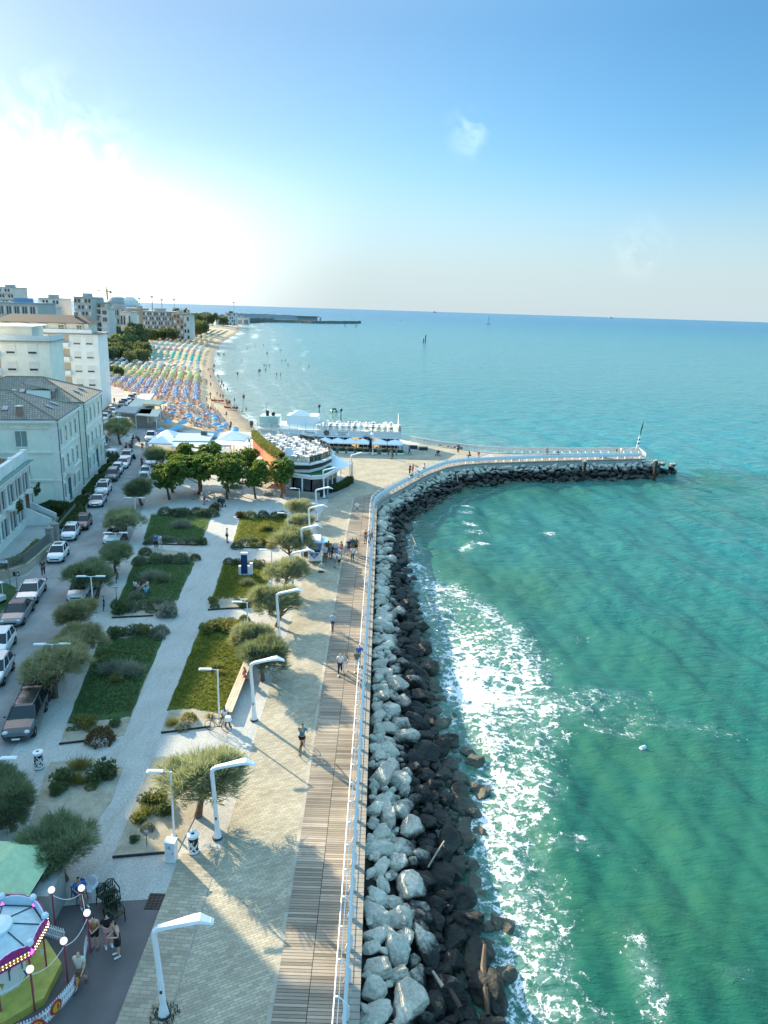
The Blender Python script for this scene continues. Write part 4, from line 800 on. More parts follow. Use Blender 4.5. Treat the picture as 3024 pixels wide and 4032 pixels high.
# bed, kind words, readings (crop, x, y, radius, shape, material, look)
B_, S_, O_, D_, Y_, N_, R_ = (BALL, 'grey green'), (SILV, 'silvery'), (OLIVE, 'olive green'), (DARKG, 'dark green'), (YELL, 'dry yellow'), (BROWN, 'brown'), (REDD, 'reddish')
BEDS = [
 ('along the far end of the third left lawn', [(3, 1340, 850, 65, 'b', B_), (4, 20, 690, 55, 'b', B_), (3, 1430, 865, 40, 'l', D_), (3, 1500, 855, 60, 'b', B_), (3, 1600, 850, 60, 'b', B_), (4, 165, 690, 50, 'b', B_), (4, 215, 690, 55, 'b', B_), (4, 240, 665, 35, 'l', R_)]),
 ('in the middle of the third left lawn', [(3, 1480, 960, 62, 's', S_)]),
 ('at the near end of the third left lawn', [(3, 1205, 1105, 45, 'b', B_), (3, 1255, 1080, 62, 'b', B_), (3, 1340, 1090, 45, 'l', B_), (3, 1410, 1085, 42, 'b', S_), (3, 1490, 1095, 48, 'b', B_), (3, 1570, 1095, 58, 'b', B_), (3, 1640, 1105, 45, 'l', D_)]),
 ('along the far end of the second left lawn', [(3, 1180, 1180, 60, 'b', B_), (3, 1130, 1255, 70, 'b', B_), (3, 1270, 1235, 82, 'b', B_), (3, 1380, 1240, 60, 'b', B_), (3, 1470, 1235, 80, 'b', B_), (3, 1590, 1230, 50, 'b', D_)]),
 ('in the middle of the second left lawn', [(3, 1240, 1380, 70, 's', S_), (3, 1320, 1400, 62, 's', B_)]),
 ('at the near end of the second left lawn', [(5, 975, 90, 70, 'b', B_), (5, 880, 170, 72, 'l', D_), (5, 950, 165, 60, 'b', B_), (5, 1040, 145, 58, 'b', B_), (5, 1120, 130, 60, 'b', B_), (5, 1205, 125, 56, 'b', B_), (5, 1095, 180, 45, 'b', B_), (5, 1200, 195, 75, 'l', S_)]),
 ('along the far end of the nearest left lawn', [(5, 840, 355, 58, 'l', D_), (5, 905, 345, 50, 'b', B_), (5, 965, 345, 58, 'l', B_), (5, 1040, 340, 55, 'l', O_), (5, 1100, 355, 45, 'b', B_), (5, 1160, 330, 66, 'b', S_), (5, 1150, 375, 48, 'b', S_)]),
 ('in the middle of the nearest left lawn', [(5, 815, 610, 80, 's', S_), (5, 930, 620, 82, 's', S_), (5, 835, 685, 45, 's', O_)]),
 ('at the near end of the nearest left lawn', [(5, 715, 1100, 112, 'b', N_), (5, 625, 1010, 65, 'l', Y_), (5, 500, 1050, 26, 'b', Y_), (5, 550, 1040, 34, 'b', B_), (5, 830, 1010, 45, 'l', D_), (5, 560, 990, 48, 'l', O_)]),
 ('along the far end of the sunlit lawn', [(6, 240, 990, 62, 'l', O_), (6, 300, 965, 60, 'l', O_), (6, 350, 930, 68, 'b', S_), (6, 425, 925, 60, 'b', B_), (6, 450, 980, 75, 'l', Y_), (6, 540, 900, 50, 'b', D_), (6, 380, 990, 50, 'l', O_)]),
 ('in the middle of the sunlit lawn', [(6, 295, 1290, 52, 'g', O_), (6, 345, 1340, 36, 'g', Y_)]),
 ('at the near end of the sunlit lawn', [(5, 1365, 965, 62, 'b', Y_), (5, 1320, 1030, 58, 'b', S_), (5, 1250, 1000, 45, 'g', Y_), (5, 1520, 955, 26, 'g', Y_)]),
 ('along the far end of the totem lawn', [(6, 410, 430, 48, 'b', B_), (6, 480, 445, 36, 'l', D_), (6, 600, 455, 48, 'b', B_), (6, 655, 460, 46, 'l', B_)]),
 ('in front of the blue totem', [(6, 560, 600, 52, 'g', B_)]),
 ('at the near end of the totem lawn', [(6, 300, 795, 42, 'b', B_), (6, 290, 755, 40, 'l', O_), (6, 480, 755, 36, 'b', B_), (6, 520, 790, 42, 'l', D_), (6, 600, 775, 42, 'l', B_)]),
 ('along the far end of the far right lawn', [(4, 412, 710, 30, 'l', R_), (4, 470, 705, 50, 'b', B_), (4, 555, 702, 46, 'b', B_), (4, 635, 708, 42, 'b', B_), (4, 685, 710, 30, 'l', D_)]),
 ('in the middle of the far right lawn', [(4, 560, 790, 38, 'g', Y_), (4, 590, 800, 26, 'l', D_)]),
 ('at the near end of the far right lawn', [(4, 385, 905, 46, 'b', B_), (4, 430, 880, 48, 'b', B_), (4, 490, 880, 30, 'l', B_), (4, 540, 900, 30, 'b', B_), (4, 492, 910, 24, 'l', O_), (4, 572, 890, 32, 'l', N_), (4, 600, 915, 25, 'l', O_)]),
 ('in the front left bed by the big tamarisk', [(7, 560, 110, 78, 'g', Y_), (7, 740, 160, 92, 'l', D_), (7, 450, 220, 78, 'l', D_), (7, 565, 220, 66, 'g', Y_), (7, 655, 265, 48, 'b', O_), (7, 680, 215, 62, 'l', D_), (7, 420, 290, 60, 'l', D_)]),
 ('in the gravel bed by the slim lamp', [(7, 1050, 375, 56, 'l', D_), (7, 1150, 360, 72, 'l', O_), (7, 1050, 450, 62, 'g', O_), (7, 1000, 510, 50, 'l', O_), (7, 1065, 565, 55, 'b', S_), (7, 975, 655, 34, 'l', D_), (7, 1180, 440, 60, 'l', D_)]),
 ('by the glass café', [(19, 560, 490, 78, 'l', R_), (19, 930, 600, 50, 'l', D_), (19, 480, 480, 50, 'l', D_)]),
]
ORD = ['leftmost', 'second from left', 'third from left', 'fourth from left', 'fifth from left', 'sixth from left', 'seventh from left', 'eighth from left', 'ninth']
FORM = dict(b='rounded', s='spiky', g='grassy', l='loose')
for where, items in BEDS:
    items = sorted(items, key=lambda q: CR[q[0]][0] + q[1] / CR[q[0]][2])
    for j, (c, x, y, rpx, k, (m, look)) in enumerate(items):
        p = at(c, x, y + rpx * .55); r = (at(c, x + rpx, y) - p).length; r = (at(c, x + rpx, y + rpx * .55) - p).length
        o = bpy.data.objects.new({'b': 'shrub', 's': 'shrub', 'g': 'ornamental_grass', 'l': 'shrub'}[k], SHM[k][j % 2]); COL.objects.link(o)
        o.location = p + Vector((0, r * .4, 0)); q = {'b': (1.05, 1.05, 1.05), 's': (1.05, 1.05, 1.25), 'g': (1.2, 1.2, 1.25), 'l': (1.25, 1.25, 1.25)}[k]; o.scale = tuple(r * e for e in q); o.rotation_euler = (0, 0, j * 1.3)
        o.material_slots[0].link = 'OBJECT'; o.material_slots[0].material = m
        pos_ = f'{ORD[j]} ' if len(items) > 1 else 'alone '
        tag(o, f'{look} {FORM[k]} shrub, {pos_}{where}', 'shrub', 'shrubs ' + where)
GRS = [leafmat('sun_tinted_grass_blades', (.08, .12, .022), (.24, .25, .05), .4), leafmat('cool_grass_blades', (.06, .13, .055), (.14, .22, .085), .4)]  # right-lawn blades carry the same sunlit yellow in their colour
for k in ('R1', 'R2', 'R3', 'L1', 'L2', 'L3'):
    p = beds[k] if k != 'R1' else [(-13.9, 41.2), (-9.98, 41.1), (-9.98, 53.8), (-15.1, 58.2)]; g = np.random.default_rng(len(k) + ord(k[1])); n = 2600; u = g.uniform(.04, .96, n); v = g.uniform(.18, .90, n); q = np.array(p)
    C = (q[0] * (1 - u[:, None]) + q[1] * u[:, None]) * (1 - v[:, None]) + (q[3] * (1 - u[:, None]) + q[2] * u[:, None]) * v[:, None]; C = np.concatenate([C, np.full((n, 1), .03)], 1)
    V, F = blades(C, np.tile((0, 0, .6), (len(C), 1)), .11, .05, 5, .7, 77); tag(npmesh('grass', V, F, GRS[k[0] == 'L']), 'short mown grass of the garden lawns', 'grass', kind='stuff')
# ================================================================ buildings
def tiles_mat(name, c1, c2):
    t = NT(name); v = t.pos(obj=True); n = t.noise(1.2, v, 5., .7); r = t.n('ShaderNodeTexBrick', {'Vector': v, 'Scale': 1., 'Brick Width': .34, 'Row Height': .4, 'Mortar Size': .04, 'Mortar Smooth': .6, 'Color1': (0, 0, 0, 1), 'Color2': (1, 1, 1, 1), 'Mortar': (.5, .5, .5, 1)})
    c = t.mix(t.math('ADD', t.math('MULTIPLY', n, .55), t.math('MULTIPLY', r.outputs[0], .45)), c1, c2); c = t.mix(t.math('MULTIPLY', r.outputs['Fac'], .75), c, (.04, .03, .025))
    t.base(c, .9, .2); t.set(t.b.inputs['Normal'], t.bump(t.math('SUBTRACT', 1., r.outputs['Fac']), .8, .08)); return t.m
TILE = tiles_mat('old_roof_tiles', (.27, .23, .19), (.52, .46, .38)); TILE2 = tiles_mat('reddish_roof_tiles', (.20, .10, .07), (.36, .22, .16))
GREENW = mat('pale_green_plaster', (.80, .84, .72), .9, .09, .5); TRIM = mat('cream_trim', (.80, .80, .73), .85, .08, 2.); VILLAW = mat('villa_plaster', (.82, .82, .78), .9, .10, .6); APTC = mat('cream_apartment_plaster', (.82, .75, .63), .9, .06, .4); APTW = mat('white_apartment_plaster', (.84, .84, .82), .9, .06, .4)
APTG = mat('greenish_apartment_plaster', (.78, .79, .70), .9, .08, .4); SHUT = mat('grey_green_shutter', (.22, .30, .28), .6, .12, 8.); SHUTW = mat('white_roller_shutter', (.70, .70, .68), .5, .06, 9.); PANE = glass('window_pane'); SKYL = glass('skylight_pane', (.18, .22, .26)); GUTT = mat('grey_gutter', (.10, .12, .13), .5); WOODW = mat('grey_white_shutter', (.5, .52, .5), .6, .1, 6.)  # APTG: the apartment block's own pale greenish plaster
class Fac:
    """facade frame: x along the wall, y outward, z up"""
    def __init__(s, o, u, n=None):
        u = Vector((u[0], u[1], 0)).normalized(); n = Vector((n[0], n[1], 0)).normalized() if n else Vector((u.y, -u.x, 0))
        s.M = Matrix(((u.x, n.x, 0, o[0]), (u.y, n.y, 0, o[1]), (0, 0, 1, 0), (0, 0, 0, 1))); s.u = u; s.n = n; s.flip = u.cross(n).z < 0
    def box(s, b, x, y, z, dx, dy, dz): b.box((x, y, z), (dx, dy, dz), 0, s.M); return b
def window(f, par, x, z, w, h, style='sash', fr=None, label=None):
    fr = fr or TRIM; b = MB(); t = .16
    for dx in (-1, 1): f.box(b, x + dx * (w / 2 + t / 2), .05, z, t, .14, h + 2 * t)
    f.box(b, x, .07, z + h / 2 + t / 2 + .02, w, .2, t + .04); f.box(b, x, .09, z - h / 2 - t / 2, w, .26, t)
    if style == 'arch': f.box(b, x, .06, z + h / 2 + t + .18, w * .9, .12, .2); f.box(b, x, .07, z + h / 2 + t + .32, w * .4, .12, .14)
    o = b.build('window', fr, par)
    p = MB(); f.box(p, x, .03, z, w, .05, h); p.build('pane' if style != 'closed' else 'shutter', PANE if style not in ('closed',) else SHUT, o)
    if style in ('sash', 'arch', 'closed'):
        q = MB(); f.box(q, x, .06, z, .05, .04, h)
        if style != 'closed': f.box(q, x, .06, z + h * .12, w, .04, .05)
        q.build('glazing_bar', fr, o)
    if style in ('open',):
        for dx in (-1, 1):
            q = MB(); f.box(q, x + dx * (w * .5 + .28), .16, z, .5, .06, h); q.build('shutter', WOODW, o)
    if style == 'roller':
        q = MB(); f.box(q, x, .06, z + h * .12, w, .06, h * .76); q.build('roller_shutter', SHUTW, o)
    return o
def hip(b, P, z0, z1, inset, over=.35):
    """P: four corners in order; ridge along the longer axis"""
    P = [Vector((p[0], p[1], z0)) for p in P]; c = sum(P, Vector()) / 4; P = [p + (p - c).normalized() * over for p in P]
    L1 = (P[1] - P[0]).length; L2 = (P[2] - P[1]).length
    if L1 < L2: P = P[1:] + P[:1]
    a = (P[0] + P[3]) / 2; d = (P[1] + P[2]) / 2; v = (d - a); ins = min(inset, v.length * .48); r0 = a + v.normalized() * ins + Vector((0, 0, z1 - z0)); r1 = d - v.normalized() * ins + Vector((0, 0, z1 - z0))
    vs = P + [r0, r1]; b.add(vs, [(0, 1, 5, 4), (2, 3, 4, 5), (1, 2, 5), (3, 0, 4), (3, 2, 1, 0)]); return vs
def on_roof(vs, fa, u, v, dz=.06):
    p = [vs[i] for i in fa]
    if len(p) == 3: p = [p[0], p[1], p[2], p[2]]
    return (p[0] * (1 - u) + p[1] * u) * (1 - v) + (p[3] * (1 - u) + p[2] * u) * v + Vector((0, 0, dz))
def chimney(par, p, h=1.3):
    b = MB(); b.box((p.x, p.y, p.z + h / 2 - .3), (.55, .7, h)); b.build('chimney', mat('chimney_brick', (.33, .22, .17), .9, .2), par); q = MB(); q.box((p.x, p.y, p.z + h - .2), (.7, .85, .12)); q.build('chimney_cap', TRIM, par)
# ---- green villa block: street front along u
U = Vector((-.2, .98, 0)).normalized(); N_out = Vector((.98, .2, 0)).normalized(); O = Vector((-41.3, 91.8, 0))
def Q(a, d): p = O + U * a - N_out * d; return (p.x, p.y)
gv = thing('green_villa', 'long pale green three storey villa with white trim and two tiled hip roofs', 'villa', (0, 0, 0))
ZE = 11.3
b = MB(); b.prism([Q(0, 0), Q(13.2, 0), Q(13.2, 1.2), Q(17.2, 1.2), Q(17.2, 0), Q(32.5, 0), Q(32.5, 19), Q(0, 19)], 0, ZE); b.build('wall', GREENW, gv)
fs_ = Fac(Q(0, 0), U); fe = Fac(Q(0, 0), -N_out, (-U.x, -U.y))
b = MB()
for f, x0, x1 in ((fs_, -.05, 13.2), (fs_, 17.2, 32.5), (fe, -.05, 19.)):
    L = x1 - x0; c = (x0 + x1) / 2
    for z, h, d in ((ZE - .12, .3, .5), (ZE - .95, .14, .16), (7.25, .2, .16), (3.65, .22, .16), (.45, .9, .1)): f.box(b, c, d / 2 - .02, z, L, d, h)
    for x in (x0 + .45, x1 - .45):
        f.box(b, x, .04, ZE / 2, .8, .13, ZE)
for x in np.arange(1.2, 19, 2.3): fe.box(b, x, .12, ZE - .55, .22, .3, .75)
b.build('stone_trim', TRIM, gv)
for i, x in enumerate((4.2, 10.8, 16.4)):
    for z, st in ((9.0, 'closed'), (5.3, 'closed'), (1.9, 'closed')): window(fe, gv, x, z, 1.35, 1.95, st)
for sec0, xs in ((0, (1.6, 4.6, 7.6, 10.6)), (17.2, (1.8, 5.2, 8.6, 12.2))):
    for j, x in enumerate(xs):
        for z in (9.0, 5.3): window(fs_, gv, sec0 + x, z, 1.1, 2.0, 'arch' if j % 2 else 'closed')
        if not (sec0 == 0 and j == 1) and not (sec0 and j == 2): window(fs_, gv, sec0 + x, 1.9, 1.1, 1.9, 'closed')
fr_ = Fac(Q(13.2, 1.2), U)
for z in (9.0, 5.3, 1.9): window(fr_, gv, 2., z, 1.0, 1.9, 'closed')
for x in (4.6, 25.8):
    b = MB(); fs_.box(b, x, .04, 1.45, 1.3, .12, 2.9); d_ = b.build('door', mat('teal_door', (.06, .13, .17), .6), gv); q = MB(); fs_.box(q, x + .45, .13, 1.3, .06, .06, .2); q.build('handle', STEEL, d_)
    b = MB(); fs_.box(b, x, .6, 3.9, 3.0, 1.2, .18); 
    for k in range(9): fs_.box(b, x - 1.4 + k * .35, 1.1, 4.35, .12, .12, .75)
    fs_.box(b, x, 1.1, 4.78, 3.0, .2, .12)
    for s in (-1, 1): fs_.box(b, x + s * 1.42, .6, 4.4, .12, 1.1, .8)
    b.build('balcony', TRIM, gv)
for x in (.15, 13.15, 17.3, 32.3): b = MB(); b.tube([fs_.M @ Vector((x, .12, 0)), fs_.M @ Vector((x, .12, ZE))], .09, 6); b.build('downpipe', GUTT, gv)
for a0, a1 in ((0, 13.2), (17.2, 32.5)):
    b = MB(); vs = hip(b, [Q(a0, 0), Q(a1, 0), Q(a1, 19), Q(a0, 19)], ZE + .05, ZE + 3.0, 7.2); rf = b.build('roof', TILE, gv)
    b = MB()
    P_ = [vs[0], vs[1], vs[2], vs[3]]
    for i in range(4): b.tube([P_[i] + Vector((0, 0, .04)), P_[(i + 1) % 4] + Vector((0, 0, .04))], .1, 6)
    b.build('gutter', GUTT, gv)
    b = MB(); b.tube([vs[0], vs[4]], .11, 6); b.tube([vs[3], vs[4]], .11, 6); b.tube([vs[4], vs[5]], .12, 6); b.tube([vs[1], vs[5]], .11, 6); b.tube([vs[2], vs[5]], .11, 6); b.build('ridge_tiles', mat('ridge_tile', (.30, .22, .16), .9, .2), rf)
    for fa in ((0, 1, 5, 4), (1, 2, 5), (3, 0, 4), (2, 3, 4, 5)):
        nrm = (vs[fa[1]] - vs[fa[0]]).cross(vs[fa[2]] - vs[fa[0]]).normalized()
        e1 = (vs[fa[1]] - vs[fa[0]]).normalized(); e2 = nrm.cross(e1)
        if (nrm.dot(-N_out) < -.1) or nrm.dot(U) < -.1:
            for u_, v_ in ((.3, .38), (.55, .42), (.72, .36)) if len(fa) == 4 else ((.35, .3), (.68, .3)):
                p = on_roof(vs, fa, u_, v_); b = MB(); q = [p - e1 * .35 - e2 * .5, p + e1 * .35 - e2 * .5, p + e1 * .35 + e2 * .5, p - e1 * .35 + e2 * .5]; q2 = [k + nrm * .12 for k in q]
                b.add(q + q2, [(4, 5, 6, 7), (0, 1, 5, 4), (1, 2, 6, 5), (2, 3, 7, 6), (3, 0, 4, 7)]); b.build('skylight', SKYL, rf)
            for u_ in (.25, .5, .8) if len(fa) == 4 else (): chimney(rf, on_roof(vs, fa, u_, .16))
p = Vector((*Q(8, 9), ZE + 3)); b = MB(); b.lathe([(.02, 0), (.35, .07), (.5, .2)], 14, (0, 0, 0), Matrix.Translation(p + Vector((.3, -1, .5))) @ Matrix.Rotation(R(70), 4, 'X')); b.tube([p + Vector((.3, -1, -.5)), p + Vector((.3, -1, .5))], .04, 6); b.build('satellite_dish', WHITE, gv)
b = MB(); dm = Q(19.2, 6); b.box((dm[0], dm[1], ZE + .9), (3.4, 3.2, 1.7), math.atan2(U.y, U.x)); b.build('dormer', TRIM, gv); b = MB(); b.add([Vector((dm[0], dm[1], ZE + 2.2)) + U * a - N_out * d + Vector((0, 0, z)) for a, d, z in ((-1.9, -2, -.4), (1.9, -2, -.4), (1.9, 2, .5), (-1.9, 2, .5), (-1.9, -2, -.3), (1.9, -2, -.3), (1.9, 2, .6), (-1.9, 2, .6))], [(0, 1, 2, 3), (7, 6, 5, 4), (0, 4, 5, 1), (1, 5, 6, 2), (2, 6, 7, 3), (3, 7, 4, 0)]); b.build('dormer_roof', TILE, gv)
# planters along its front
HEDGE = leafmat('clipped_hedge_leaves', (.03, .06, .022), (.085, .13, .04), .2)
def hedge(pts, w, h, label, z=0, m=None, n=260, name='hedge'):
    g = np.random.default_rng(int(pts[0][0] * 10) % 999); C = []; D = []
    for a, c in zip(pts[:-1], pts[1:]):
        a, c = np.array(a[:2], float), np.array(c[:2], float); L = np.hypot(*(c - a)); d = (c - a) / L; nn_ = np.array([d[1], -d[0]]); k = int(n * L * (h + w / 2))
        t = g.random(k); s = g.choice([0, 1, 2], k, p=[.3, .3, .4]); y = np.where(s == 0, -w / 2, np.where(s == 1, w / 2, g.uniform(-w / 2, w / 2, k))); zz = np.where(s == 2, h, g.random(k) * h)
        for i in range(k): q = a + d * t[i] * L + nn_ * (y[i] + g.normal(0, .05)); C.append((q[0], q[1], z + zz[i] + g.normal(0, .06))); D.append((nn_[0] * np.sign(y[i]) * .6, nn_[1] * np.sign(y[i]) * .6, .6))
    V, F = blades(np.array(C), np.array(D), .17, .09, 4, .7, 5); return tag(npmesh(name, V, F, m or HEDGE), label, 'hedge')
for (a0, a1, lab) in ((-1.5, 2.6, 'low planter box with a hedge by the near corner of the pale green villa'), (4.8, 15.4, 'long planter box with a hedge along the front of the pale green villa'), (17.6, 23, 'planter box with a hedge along the far half of the pale green villa'), (25.4, 30, 'planter box with a hedge at the far end of the pale green villa front')):
    pts = [(O + U * a0 + N_out * 2.1), (O + U * a1 + N_out * 2.1)]; b = MB(); c = (pts[0] + pts[1]) / 2; b.box((0, 0, .2), ((a1 - a0), 1.7, .4), 0)
    r = thing('planter', lab, 'planter', (c.x, c.y, 0), math.atan2(U.y, U.x)); b.build('kerb', CONC, r); q = MB(); q.box((0, 0, .41), (a1 - a0 - .2, 1.5, .04)); q.build('soil', SOIL, r)
    h_ = hedge([(-(a1 - a0) / 2 + .2, 0), ((a1 - a0) / 2 - .2, 0)], 1.2, .55, None, .4); h_.parent = r; h_.name = 'hedge_plants'
    for k in ('category',): 
        if k in h_: del h_[k]
# ---- white villa at the left edge
O2 = Vector((-42.9, 86.9, 0)); U2 = Vector((.2, -.98, 0)).normalized(); N2 = Vector((.98, .2, 0)).normalized()
def Q2(a, d): p = O2 + U2 * a - N2 * d; return (p.x, p.y)
wv = thing('white_villa', 'white two storey villa with a parapet, shuttered windows and entrance steps', 'villa')
b = MB(); b.prism([Q2(0, 0), Q2(21.5, 0), Q2(21.5, 13), Q2(0, 13)], 0, 7.0); b.build('wall', VILLAW, wv)
f2 = Fac(Q2(0, 0), U2, (N2.x, N2.y)); f2e = Fac(Q2(0, 0), -N2, (-U2.x, -U2.y)); f2b = Fac(Q2(21.5, 0), -N2, (U2.x, U2.y))
b = MB()
for f, L in ((f2, 21.5), (f2b, 13.)):
    f.box(b, L / 2, .2, 7.05, L + .6, .7, .16); f.box(b, L / 2, .1, 6.75, L, .3, .3); f.box(b, L / 2, .04, .55, L, .14, 1.1); f.box(b, L / 2, .05, 3.6, L, .12, .2)
    for x in (.3, L / 3, 2 * L / 3, L - .3): f.box(b, x, .03, 3.8, .45, .1, 6.)
b.build('stone_trim', TRIM, wv); b = MB(); f2.box(b, 10.75, -.35, 7.75, 21.5, .5, 1.3); f2b.box(b, 6.5, -.35, 7.75, 13, .5, 1.3)
for x in (.3, 5.3, 10.7, 16.2, 21.2): f2.box(b, x, -.33, 7.8, .7, .66, 1.5)
b.build('parapet', VILLAW, wv); b = MB(); f2.box(b, 10.75, .2, 7.17, 22.2, .75, .06); b.build('cornice_flashing', mat('green_copper', (.16, .26, .22), .7), wv)
b = MB(); vs = hip(b, [Q2(.8, .8), Q2(21, .8), Q2(21, 12.5), Q2(.8, 12.5)], 7.3, 9.2, 4, 0); rf = b.build('roof', TILE2, wv)
for k in range(3): p = on_roof(vs, (0, 1, 5, 4), .15 + .2 * k, .4, .15); b = MB(); b.box(p, (.7, 1.1, .1), .2); b.build('skylight', SKYL, rf)
for i, x in enumerate((1.9, 4.9, 7.9, 11.2, 14.5, 17.8)):
    window(f2, wv, x, 5.1, 1.0, 2.1, 'open')
    if i != 0: window(f2, wv, x, 2.1, 1.0, 2.0, 'open')
b = MB(); f2.box(b, 1.9, .05, 2.4, 1.2, .12, 2.5); d_ = b.build('door', mat('brown_door', (.16, .1, .06), .6), wv); q = MB(); f2.box(q, 1.5, .13, 2.3, .06, .06, .18); q.build('handle', STEEL, d_)
for x in (1.9, 9.5):
    b = MB(); f2.box(b, x, .55, 3.85, 2.2, 1.1, .16); f2.box(b, x, 1.05, 4.3, 2.2, .06, .06)
    for k in range(10): f2.box(b, x - 1.05 + k * .23, 1.05, 4.1, .03, .03, .5)
    b.build('balcony', TRIM, wv)
b = MB()
for k in range(7): f2.box(b, 2.1, 2.6 - k * .33 + .2, .09 + k * .17, 2.2, .36 + .0 * k, .18)
f2.box(b, 2.1, .3, .6, 2.2, .6, 1.22); 
b.build('steps', CONC, wv); b = MB()
for s in (-1.25, 1.25): b.add([f2.M @ Vector((2.1 + s + d, y, z)) for d in (-.1, .1) for y, z in ((0, 0), (2.9, 0), (2.9, .75), (.4, 2.1), (0, 2.1))], [(0, 1, 2, 3, 4), (9, 8, 7, 6, 5), (1, 6, 7, 2), (2, 7, 8, 3), (3, 8, 9, 4), (4, 9, 5, 0)])
b.build('stair_parapet', VILLAW, wv)
b = MB(); b.ball(f2.M @ Vector((3.9, 1.2, 4.4)), (.5, .5, .4), 8)
V, F = blades(np.array([f2.M @ Vector((x + random.uniform(-.7, .7), 1.25, 4.2 + random.uniform(-.7, .5))) for x in (1.4, 2.6, 9.2, 10.) for k in range(60)]), np.tile((.3, 0, -.3), (240, 1)), .2, .1, 4, .6, 3); npmesh('balcony_plants', V, F, HEDGE, wv)
# hedges and fence before the villa
hedge([(-37.6, 87.5), (-36.9, 83.5), (-36.1, 79.2)], 1.7, 1.3, 'clipped green hedge behind the grey fence by the two villas'); hedge([(-42.6, 89.6), (-38.6, 88.6)], 2.2, 1.2, 'clipped hedge corner between the white villa and the pale green villa')
hedge([(-36.7, 75.6), (-36.0, 71), (-36.8, 68), (-40, 67.3)], 1.1, .9, 'yellowish hedge inside the curved garden fence', m=OLIVE)
FEN = mat('weathered_fence_paint', (.20, .22, .20), .7, .2, 4.)
def fence(pts, wall_h, h, label, cap=True):
    r = thing('garden_fence', label, 'fence'); b = MB(); w = MB()
    for p, q in zip(pts[:-1], pts[1:]):
        p, q = Vector((*p, 0)), Vector((*q, 0)); d = q - p; L = d.length; a = math.atan2(d.y, d.x); c = (p + q) / 2
        w.box((c.x, c.y, wall_h / 2), (L + .1, .35, wall_h), a); w.box((c.x, c.y, wall_h + .04), (L + .14, .45, .08), a)
        for k in range(int(L / .17)): s = p + d * ((k + .5) / int(L / .17)); b.box((s.x, s.y, wall_h + .08 + h / 2), (.05, .05, h), a)
        for z in (.12, h - .12): b.box((c.x, c.y, wall_h + .08 + z), (L, .06, .06), a)
    w.build('base_wall', mat('ochre_wall', (.50, .43, .33), .9, .15, 1.), r); b.build('railings', FEN, r); return r
fence([(-42, 66.0), (-37.9, 65.9), (-35.9, 66.5), (-35.0, 68.2), (-35.15, 70.8), (-35.55, 75.0)], .75, 1.15, 'curved metal garden fence on an ochre wall in front of the white villa')
fence([(-35.9, 77.3), (-36.9, 82), (-37.9, 87.6)], .35, 1.35, 'straight grey metal fence along the road between the two villas')
for i, (x, y, lab) in enumerate(((-35.65, 75.4, 'stone gate pillar at the end of the curved fence'), (-35.75, 77.0, 'stone gate pillar at the start of the straight grey fence'))):
    r = thing('gate_pillar', lab, 'pillar', (x, y, 0)); b = MB(); b.box((0, 0, 1.15), (.62, .62, 2.3)); b.build('shaft', CONC, r); b = MB(); b.lathe([(.5, 2.3), (.55, 2.42), (.2, 2.6), (.02, 2.62)], 4); b.build('cap', CONC, r)
# off to the left: unseen block added to shade the front
ab = thing('corner_shade_block', 'tall cream block added unseen beyond the left edge to shade the front', 'building'); b = MB(); b.prism([(-54, 26), (-38, 26), (-38, 57.6), (-54, 57.6)], 0, 20); b.build('wall', APTC, ab); b = MB(); b.box((-46, 42.65, 20.2), (17, 34.3, .4)); b.build('roof', CONC, ab)
fo_ = Fac((-38, 26), (0, 1))
for x in range(3, 28, 5):
    for z in range(3, 19, 3): window(fo_, ab, x, z, 1.3, 1.7, 'roller')
for nm, lab, x0, x1, y0, y1, h in (('rear_shade_block', 'pale unseen block added for its shadow, behind the white villa', -78, -57.5, 66, 91.5, 23.5), ('rear_shade_block', 'taller pale unseen block added for its shadow, behind the pale green villa', -82, -64, 93, 110, 27), ('rear_shade_block', 'tallest pale unseen block added for its shadow, beyond the pale green villa', -90, -72, 112, 134, 31)):  # unseen rear blocks, sized so their shadows cover the garden path
    rb = thing(nm, lab, 'building'); b = MB(); b.bb(x0, x1, y0, y1, 0, h); b.build('wall', APTW, rb); b = MB(); b.bb(x0 - .4, x1 + .4, y0 - .4, y1 + .4, h, h + .4); b.build('roof', CONC, rb); fo_ = Fac((x1, y0), (0, 1))
    for x in range(3, int(y1 - y0) - 1, 5):
        for z in range(4, int(h) - 2, 4): window(fo_, rb, x, z, 1.4, 1.8, 'roller')
